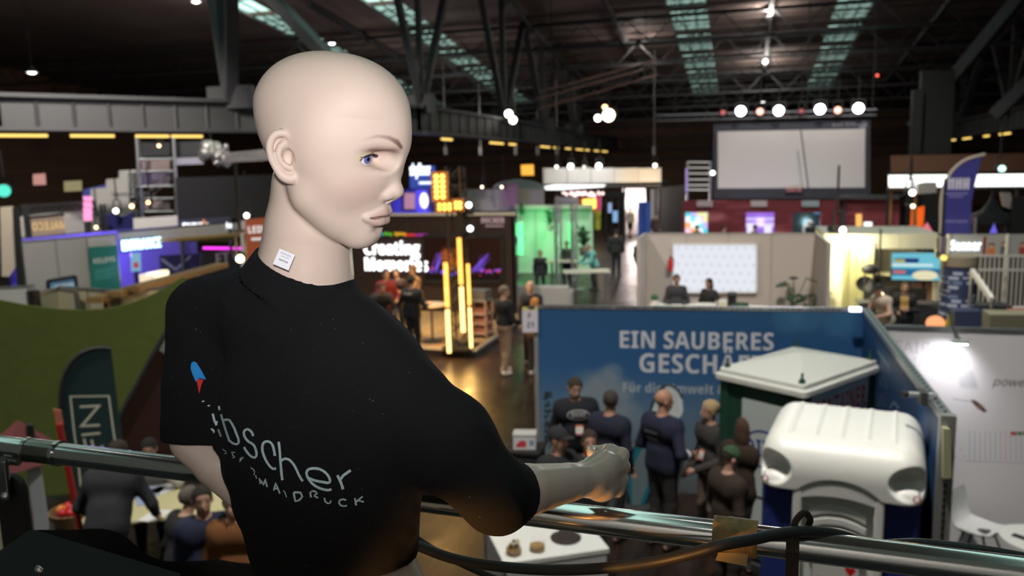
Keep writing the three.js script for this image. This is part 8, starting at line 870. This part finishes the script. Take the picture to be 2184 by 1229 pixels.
{ const q = onY(1120, 950, 1.0), c = thing('display_pedestal', 'dark pedestal left of the post of the blue wall', 'pedestal', q.clone().setY(0)); part(c, 'body', box(0.40, 0.95, 0.4, 0, 0.475, 0), darkM); part(c, 'top', box(0.44, 0.03, 0.44, 0, 0.965, 0), blackM); const tx = canvasTex(128, 64, (x, w, h) => { x.fillStyle = '#cfcdd0'; x.fillRect(0, 0, w, h); x.fillStyle = '#c03a44'; x.beginPath(); x.moveTo(10, 54); x.quadraticCurveTo(40, 4, 76, 30); x.lineTo(70, 54); x.fill(); x.fillStyle = '#7c90b4'; x.fillRect(92, 20, 26, 26); }); const b = thing('carton', 'white carton with a red print on the dark pedestal', 'box', q.clone().setY(0.98)); const wm = M(C(0.5, 0.48, 0.48), 0.7); part(b, 'body', box(0.27, 0.17, 0.2, 0, 0.085, 0, 0.2), [wm, wm, wm, wm, M(0xffffff, 0.7, { map: tx }), wm]); part(b, 'lid', box(0.28, 0.015, 0.21, 0, 0.178, 0, 0.2), wm); }
// lettered white wall at right, its lamp, chair and table
{
  const F = FZ(-9.42), x0 = onZ(1888, 700, -9.42).x, W2 = 3.2, o2 = [[x0, 0.01], [x0 + W2, 0.01], [x0 + W2, 2.48], [x0, 2.48]], tx = printed(o2, 1600, (x, w, h, m) => {
    x.fillStyle = '#dcdade'; x.fillRect(0, 0, w, h); const at = (px, py) => m(...F.uv(px, py)), txt = (s, px, py, size, col, f = '') => { const [X, Y] = at(px, py); x.fillStyle = col; x.font = `${f} ${size}px sans-serif`; x.fillText(s, X, Y); };
    txt('FAIR', 1905, 752, 92, '#bdbcc2'); txt('MAXX', 1925, 782, 84, '#c9c8ce'); txt('power', 2116, 822, 62, '#4a484c', 'italic'); x.fillStyle = '#55443f'; x.strokeStyle = '#6a5a54'; x.lineWidth = 3; let [a, b] = at(2032, 851), [c, d] = at(2072, 857); x.beginPath(); x.moveTo(a, b); x.lineTo(c, d); x.stroke(); x.beginPath(); [[2070, 853], [2080, 854], [2094, 864], [2106, 878], [2098, 880], [2086, 872], [2076, 862]].forEach(([p, q]) => x.lineTo(...at(p, q))); x.fill(); x.fillStyle = '#8a5f58'; x.beginPath(); [[2082, 862], [2096, 868], [2092, 876]].forEach(([p, q]) => x.lineTo(...at(p, q))); x.fill();
    x.strokeStyle = '#a4a3ae'; x.lineWidth = 3; for (let i = 0; i < 14; i++) { x.strokeStyle = i === 1 ? '#8fa8cc' : i === 7 ? '#cf8f9c' : '#a9a8b4'; const p = at(2068 + i * 11, 920), q = at(2068 + i * 11, 984); x.beginPath(); x.moveTo(...p); x.lineTo(...q); x.stroke(); } const l1 = at(2060, 984), l2 = at(2230, 990); x.strokeStyle = '#9a99a6'; x.beginPath(); x.moveTo(...l1); x.lineTo(...l2); x.stroke(); for (const [px, w3, col] of [[2156, 12, '#b5303c'], [2170, 10, '#2f8a54'], [2182, 14, '#b5303c']]) { const p = at(px, 921), q = at(px + w3, 929); x.fillStyle = col; x.fillRect(p[0], p[1], q[0] - p[0], q[1] - p[1]); } for (let i = 0; i < 14; i++) { const [X, Y] = at(2030 + rnd() * 30, 905 + rnd() * 80); x.fillStyle = i % 3 ? '#8f8e98' : '#d79a86'; x.beginPath(); x.arc(X, Y, 3, 0, 7); x.fill(); }
  });
  const t = thing('booth_wall', 'white lettered booth wall at right with a small printed hummingbird', 'booth wall', V3(0, 0, -9.42)); part(t, 'printed_panel', plate(o2, 0.05), M(0xffffff, 0.5, { map: tx })); part(t, 'top_rail', box(W2, 0.04, 0.07, x0 + W2 / 2, 2.5, -0.02), alu); part(t, 'post', box(0.06, 2.5, 0.07, x0 - 0.02, 1.25, -0.02), alu);
  const p = F.at(2034, 718, 0.26), k = thing('arm_lamp', 'pale arm lamp clipped to the top of the white lettered wall', 'lamp', p); part(k, 'head', rbox(0.16, 0.035, 0.10, 0.012, 0, 0, 0), M(C(0.42, 0.46, 0.42), 0.4)); part(k, 'diffuser', box(0.14, 0.008, 0.08, 0, -0.022, 0), GLOW(C(1, 0.98, 0.96), 6)); part(k, 'arm', bar(V3(0, 0.02, -0.03), V3(-0.02, 0.12, -0.26), 0.012), steel);
  lamp(new THREE.SpotLight(C(1, 0.97, 1.0), 2.2, 12, 1.15, 0.7, 2), p.clone().add(V3(0, -0.05, 0.02)), F.at(1998, 810, 0), 4);
  { const sp = onY(2085, 1115, 0.52), c = thing('chair', 'white shell chair on a thin metal frame at lower right', 'chair', V3(sp.x, 0, sp.z), 0.95), prof = [[0.24, 0.05], [0.20, 0.005], [0.10, -0.015], [0.0, -0.01], [-0.12, 0.0], [-0.19, 0.05], [-0.22, 0.15], [-0.235, 0.27], [-0.25, 0.36]]; const hw2 = [0.17, 0.20, 0.215, 0.22, 0.22, 0.21, 0.205, 0.20, 0.17]; const pos = [], idx = [], nu = 12; prof.forEach(([z, y], i) => { for (let j = 0; j <= nu; j++) { const u = -1 + 2 * j / nu; pos.push(u * hw2[i], 0.46 + y + 0.035 * u * u * (i < 5 ? 1 : 0.3), z + 0.03 * u * u * (i > 4 ? 1 : 0)); } }); for (let i = 0; i < prof.length - 1; i++) for (let j = 0; j < nu; j++) { const a = i * (nu + 1) + j, b = a + nu + 1; idx.push(a, a + 1, b, b, a + 1, b + 1); } const g = new THREE.BufferGeometry(); g.setAttribute('position', new THREE.Float32BufferAttribute(pos, 3)); g.setIndex(idx); const g2 = g.clone().translate(0, -0.014, -0.006); g.computeVertexNormals(); g2.computeVertexNormals(); g.setAttribute('uv', new THREE.Float32BufferAttribute(new Float32Array(pos.length / 3 * 2), 2)); g2.setAttribute('uv', g.attributes.uv.clone()); part(c, 'shell', [g, g2], M(C(0.62, 0.62, 0.62), 0.4, { side: THREE.DoubleSide })); for (const [x, z] of [[-0.17, 0.17], [0.17, 0.17], [-0.17, -0.13], [0.17, -0.13]]) part(c, 'leg', bar(V3(x * 0.7, 0.445, z * 0.6), V3(x * 1.35, 0, z * 1.45), 0.011), steel); part(c, 'seat_support', box(0.26, 0.02, 0.24, 0, 0.44, 0), steel); }
  { const q = onY(2186, 1150, 0.74), c = thing('round_table', 'white round table cut off by the right picture edge', 'table', V3(q.x + 0.12, 0, q.z)); part(c, 'tabletop', T(cyl(0.33, 0.33, 0.03, 0, 0, 0, 36), 0, 0.735, 0), whiteM); part(c, 'stem', bar(V3(0, 0, 0), V3(0, 0.72, 0), 0.03), whiteM); part(c, 'foot', lathe([[0, 0], [0.22, 0], [0.22, 0.015], [0.03, 0.04]], 28), whiteM); single('smartphone', 'dark smartphone lying on the white round table', 'phone', rbox(0.075, 0.009, 0.15, 0.004, onY(2178, 1146, 0.755).x, 0.755, onY(2178, 1146, 0.755).z, 0.9), blackM); }
}
// white counter right under the rail
{
  const f = onY(1075, 1203, 1.0), an = 0.53, c = thing('counter', 'white box counter seen from above just under the rail', 'counter', f.clone().setY(0), an); part(c, 'worktop', box(0.95, 0.04, 0.75, 0.475, 0.98, -0.375), M(C(0.62, 0.62, 0.60), 0.4)); part(c, 'front_panel', box(0.90, 0.96, 0.03, 0.475, 0.48, -0.02), M(C(0.45, 0.44, 0.46), 0.6)); part(c, 'side_panel', box(0.03, 0.96, 0.7, 0.02, 0.48, -0.375), M(C(0.40, 0.39, 0.40), 0.6)); part(c, 'side_panel', box(0.03, 0.96, 0.7, 0.93, 0.48, -0.375), greyM); part(c, 'edge_profile', [box(0.03, 0.98, 0.03, 0, 0.49, 0), box(0.03, 0.98, 0.03, 0, 0.49, -0.75)], alu);  // panels greyer than the top, their shade put into the colour
  const glassM = new THREE.MeshPhysicalMaterial({ color: 0xffffff, roughness: 0.03, transmission: 1, thickness: 0 });
  for (const [px, py, l, dk] of [[1096, 1182, 'left glass jar of brown grains with dried flowers on the white counter', 1], [1146, 1174, 'right glass jar of brown grains on the white counter', 0]]) { const p = onY(px, py, 1.0), k = thing('glass_jar', l, 'jar', p.clone().setY(1.0), 0, 'jars on the white counter'); part(k, 'glass', lathe([[0, 0.002], [0.062, 0.002], [0.070, 0.02], [0.072, 0.08], [0.066, 0.11]], 26), glassM); part(k, 'grains', lathe([[0, 0.006], [0.060, 0.006], [0.067, 0.02], [0.068, 0.05], [0.04, 0.062], [0, 0.065]], 22), M(C(0.36, 0.22, 0.08), 0.9, { map: noiseTex })); if (dk) for (let i = 0; i < 12; i++) { const a = i * 0.9, r = 0.02 + 0.03 * hash(i, 2), m2 = part(k, 'flower', toCreasedNormals(new THREE.IcosahedronGeometry(0.016, 1), 0.3), M(i % 3 ? C(0.10, 0.07, 0.08) : C(0.40, 0.30, 0.12), 0.8)); m2.position.set(r * Math.cos(a), 0.08 + 0.03 * hash(i, 7), r * Math.sin(a)); } }
  const p = onY(1190, 1158, 1.0); single('hat', 'dark wide object lying at the right end of the white counter', 'hat', lathe([[0, 0.09], [0.06, 0.085], [0.08, 0.03], [0.13, 0.0], [0.14, 0.012]], 24).translate(p.x + 0.05, 1.0, p.z - 0.1), M(C(0.03, 0.02, 0.018), 0.9, { side: THREE.DoubleSide }));
}

// ============================================================ the balcony: floor, rail and what hangs on it
struct('floor', box(8, 0.2, 4.0, 0, DECK - 0.1, 0.62), M(C(0.03, 0.03, 0.032), 0.7)); struct('wall_balcony', box(8, 2.5, 0.2, 0, DECK - 1.35, -1.32), darkM);
{
  const RY = 3.78, a = V3(-2.6, RY, -1.235), b = V3(1.5, RY, -1.03), on = (px, dx = 0) => { const d = ray(px, 1100), n = V3(b.z - a.z, 0, -(b.x - a.x)), t = n.dot(a.clone().sub(camera.position)) / n.dot(d); return camera.position.clone().addScaledVector(d, t).setY(RY); };
  const brushed = dataTex(64, 256, (u, v) => 26 + 30 * hash(3, Math.floor(v * 256)) + 14 * hash(Math.floor(u * 64), Math.floor(v * 256)), 1);
  const t = thing('handrail', 'long polished steel handrail crossing the picture behind the mannequin', 'handrail', a.clone().setY(DECK)); const A = V3(0, RY - DECK, 0), B = b.clone().sub(a).add(V3(0, RY - DECK, 0)); part(t, 'tube', bar(A, B, 0.0212, 48), chrome); const j0 = on(78).sub(a).add(A), j1 = on(140).sub(a).add(A); part(t, 'sleeve', bar(j0, j1, 0.0232, 40), M(C(0.30, 0.28, 0.25), 0.22, { metalness: 1 })); for (const q of [j0, j1]) part(t, 'collar_ring', bar(q.clone().add(V3(-0.004, 0, 0)), q.clone().add(V3(0.004, 0, 0)), 0.0245, 40), chrome);
  // posts (one seen, one out of frame at each side, for the rail to rest on)
  const post = (px, l, seen) => { const q = on(px), k = thing('rail_post', l, 'post', q.clone().setY(DECK), 0.05), h = RY - DECK; const s = new THREE.Shape(); s.moveTo(-0.036, 0); s.lineTo(0.030, 0); s.lineTo(0.024, h - 0.11); s.absarc(-0.004, h - 0.085, 0.030, 0, Math.PI, false); s.lineTo(-0.036, 0); part(k, 'plate', new THREE.ExtrudeGeometry(s, { depth: 0.012, bevelEnabled: true, bevelSize: 0.002, bevelThickness: 0.002, bevelSegments: 2 }).translate(0, 0, 0.0), M(C(0.035, 0.03, 0.028), 0.45, { metalness: 0.3 })); part(k, 'bracket', rbox(0.026, 0.075, 0.012, 0.004, -0.004, h - 0.055, 0.022), M(C(0.4, 0.4, 0.4), 0.25, { metalness: 1 })); part(k, 'bolt', T(new THREE.SphereGeometry(0.0105, 16, 10).scale(1, 0.9, 0.6), 0.004, h - 0.088, 0.032), chrome); part(k, 'cradle', bar(V3(-0.02, h - 0.026, 0.006), V3(0.02, h - 0.026, 0.006), 0.008, 10), chrome); return k; };
  post(42, 'dark flat rail post with a chrome bracket and bolt at lower left'); post(2560, 'dark flat rail post outside the right picture edge'); post(-420, 'dark flat rail post outside the left picture edge');
  // wrapped paper tape
  { const p = on(1522), q = on(1617), k = thing('paper_tape', 'crinkled tan paper tape wrapped round the rail', 'tape', p), d = q.clone().sub(p), g = new THREE.CylinderGeometry(0.0246, 0.0246, d.length(), 48, 24, true), ps = g.attributes.position; for (let i = 0; i < ps.count; i++) { const y = ps.getY(i), a2 = Math.atan2(ps.getX(i), ps.getZ(i)), r = 0.0238 + 0.0016 * noise3(y * 160, a2 * 3, 1) + 0.0012 * noise3(y * 50 + a2 * 6, a2 * 2, 4) + (a2 < -1.6 && a2 > -2.9 ? 0.002 : 0); ps.setX(i, r * Math.sin(a2)); ps.setZ(i, r * Math.cos(a2)); } g.computeVertexNormals(); g.applyQuaternion(new THREE.Quaternion().setFromUnitVectors(V3(0, 1, 0), d.clone().normalize())).translate(d.x / 2, d.y / 2, d.z / 2); const pt = dataTex(128, 128, (u, v) => { const k2 = 0.78 + 0.35 * fbm2(u * 8, v * 8, 8, 4); return [176 * k2, 142 * k2, 88 * k2]; }, 1); pt.colorSpace = THREE.SRGBColorSpace; part(k, 'wrap', g, M(0xffffff, 0.55, { map: pt, transmission: 0.25, thickness: 0, side: THREE.DoubleSide })); part(k, 'loose_end', extr([[0, 0], [0.04, 0.004], [0.038, -0.016], [-0.004, -0.012]], 0.0006).translate(0.008, -0.014, 0.024), M(C(0.42, 0.30, 0.14), 0.6)); }
  // cable looped over the rail
  const CP = (px, py, d) => P(px, py, d); const cm = M(C(0.028, 0.026, 0.028), 0.5);
  { const pts = [CP(880, 1160, 1.22), CP(960, 1190, 1.20), CP(1060, 1208, 1.17), CP(1180, 1216, 1.14), CP(1300, 1211, 1.11), CP(1400, 1198, 1.09), CP(1480, 1180, 1.065), CP(1540, 1163, 1.05), CP(1610, 1150, 1.06), CP(1660, 1139, 1.07), CP(1720, 1134, 1.08), CP(1780, 1140, 1.09), CP(1830, 1156, 1.10), CP(1850, 1172, 1.11)], c = new THREE.CatmullRomCurve3(pts), n = 120, pos = []; single('cable', 'flat black cable sagging under the rail and looping over it by the tape', 'cable', [new THREE.TubeGeometry(c, n, 0.0078, 12)], cm);
    single('cable', 'second black cable lying along the top of the rail at lower right', 'cable', tube([CP(1842, 1176, 1.09), CP(1880, 1167, 1.09), CP(1950, 1162, 1.075), CP(2040, 1170, 1.06), CP(2120, 1181, 1.05), CP(2200, 1196, 1.04), CP(2280, 1215, 1.03)], 0.0085, 80, 12), cm);
    single('cable', 'thin black cable hanging in the gap under the rail right of the waist', 'cable', tube([CP(850, 1120, 1.25), CP(925, 1172, 1.22), CP(1010, 1215, 1.2), CP(1100, 1250, 1.18)], 0.005, 40, 8), cm); }
  { const q = on(1692), k = thing('strap', 'brown black hook-and-loop strap tied round the rail and the cable', 'strap', q, Math.atan2(-(b.z - a.z), b.x - a.x)); const w = 0.017; const ring = (r) => { const g = new THREE.CylinderGeometry(r, r, w, 40, 1, true); return g.rotateZ(Math.PI / 2); }; part(k, 'band', [ring(0.0228), ring(0.0236)], M(C(0.045, 0.028, 0.022), 0.8, { side: THREE.DoubleSide })); part(k, 'tail', rbox(w, 0.085, 0.002, 0.0009, 0.0, -0.045, 0.0245), M(C(0.04, 0.025, 0.02), 0.8)); part(k, 'upper_loop', tube([V3(0, 0.020, 0.010), V3(0.004, 0.040, 0.008), V3(0.014, 0.048, 0), V3(0.022, 0.036, -0.008), V3(0.018, 0.020, -0.012)], 0.0045, 24, 8), M(C(0.045, 0.028, 0.022), 0.8)); }
  // dark sheet with a wavy top edge, and a black case with a bolt
  { const S = new Frame(P(300, 1170, 1.42), 0.28), top = [[20, 1160], [65, 1133], [136, 1137], [210, 1134], [256, 1143], [284, 1161], [307, 1178], [341, 1190], [375, 1192], [426, 1190], [466, 1188], [511, 1198], [560, 1206], [640, 1215]].map(([x, y]) => S.uv(x, y)), sp = new THREE.SplineCurve(top.map(([u, v]) => new THREE.Vector2(u, v))).getPoints(60), pos = [], idx = [], nv = 8; sp.forEach((p, i) => { for (let j = 0; j <= nv; j++) { const y = p.y - j * j * 0.012; pos.push(p.x, y, 0.012 * Math.sin(p.x * 16) + 0.02 * j / nv * Math.sin(p.x * 9 + 1)); } }); for (let i = 0; i < sp.length - 1; i++) for (let j = 0; j < nv; j++) { const a1 = i * (nv + 1) + j, b1 = a1 + nv + 1; idx.push(a1, a1 + 1, b1, b1, a1 + 1, b1 + 1); } const g = new THREE.BufferGeometry(); g.setAttribute('position', new THREE.Float32BufferAttribute(pos, 3)); g.setIndex(idx); g.computeVertexNormals(); const t2 = single('tarpaulin', 'black sheet with a wavy upper edge hanging below the rail at lower left', 'cloth', g, M(C(0.010, 0.010, 0.010), 0.6, { side: THREE.DoubleSide })); t2.position.copy(S.o); t2.rotation.y = S.ang; }
  { const p0 = P(-40, 1160, 1.22), p1 = P(300, 1262, 1.22), k = thing('equipment_case', 'black equipment case with a shiny bolt in the lower left corner', 'case', P(60, 1250, 1.22)), d = p1.clone().sub(p0), nn = d.clone().normalize(), q0 = p0.clone().sub(k.position), q1 = p1.clone().sub(k.position); part(k, 'body', beam(q0.clone().add(V3(0, -0.09, 0)), q1.clone().add(V3(0, -0.09, 0)), 0.16, 0.16), M(C(0.005, 0.005, 0.006), 0.8)); part(k, 'edge_profile', bar(q0.clone().add(V3(0.02, -0.012, 0.078)), q1.clone().add(V3(0.02, -0.012, 0.078)), 0.004, 8), M(C(0.03, 0.03, 0.034), 0.35)); part(k, 'bolt', [sph(0.008, 0, 0, 0, 14, 1, 1, 0.5).translate(...P(82, 1218, 1.125).sub(k.position).toArray())], chrome); part(k, 'stand', bar(q0.clone().lerp(q1, 0.5).add(V3(0, -0.12, 0)), q0.clone().lerp(q1, 0.5).setY(DECK - k.position.y), 0.03), blackM); }
}
// warm flood lamps out of view below the picture, placed to light fist and waist
for (const [px, py, d, tx, ty, td, I, A, l] of [[-330, 2300, 0.6, 1330, 1010, 1.13, 3.0, 0.2, 'unseen amber flood lamp out of view at left, placed to light the fist'], [1350, 2700, 0.72, 905, 1215, 1.06, 1.1, 0.22, 'unseen amber flood lamp right below the picture, placed to light the waist']]) {
  const p = P(px, py, d), q = P(tx, ty, td), f = q.clone().sub(p).normalize(), t = thing('unseen_floodlight', l, 'lamp', p.clone().setY(DECK));
  part(t, 'body', bar(p.clone().sub(t.position).addScaledVector(f, -0.10), p.clone().sub(t.position).addScaledVector(f, -0.01), 0.035, 16), blackM); part(t, 'lens', bar(p.clone().sub(t.position).addScaledVector(f, -0.01), p.clone().sub(t.position), 0.033, 20), GLOW(C(1, 0.55, 0.16), 3)); part(t, 'stand', bar(V3(0, 0, 0), p.clone().sub(t.position).addScaledVector(f, -0.06), 0.012, 8), blackM); part(t, 'foot', cyl(0.08, 0.08, 0.012, 0, 0.006, 0), blackM);
  lamp(new THREE.SpotLight(C(1, 0.46, 0.11), I, 20, A, 0.25, 2), p.clone().addScaledVector(f, 0.02), q, 1.0);
}
// the flash on the photographer's camera
{ const t = thing('camera_flash', 'small flash head above the lens, outside the picture', 'flash', flashAt.clone().addScaledVector(CF, -0.05)); t.quaternion.copy(camera.quaternion); part(t, 'head', rbox(0.07, 0.045, 0.05, 0.006, 0, 0, 0.02), blackM); part(t, 'window', box(0.052, 0.03, 0.002, 0, 0, -0.008), GLOW(C(1, 0.97, 0.95), 2)); part(t, 'foot', box(0.03, 0.03, 0.03, 0, -0.03, 0.03), blackM); }

scene.environment = null;
shadowed(scene);
renderer.render(scene, camera);
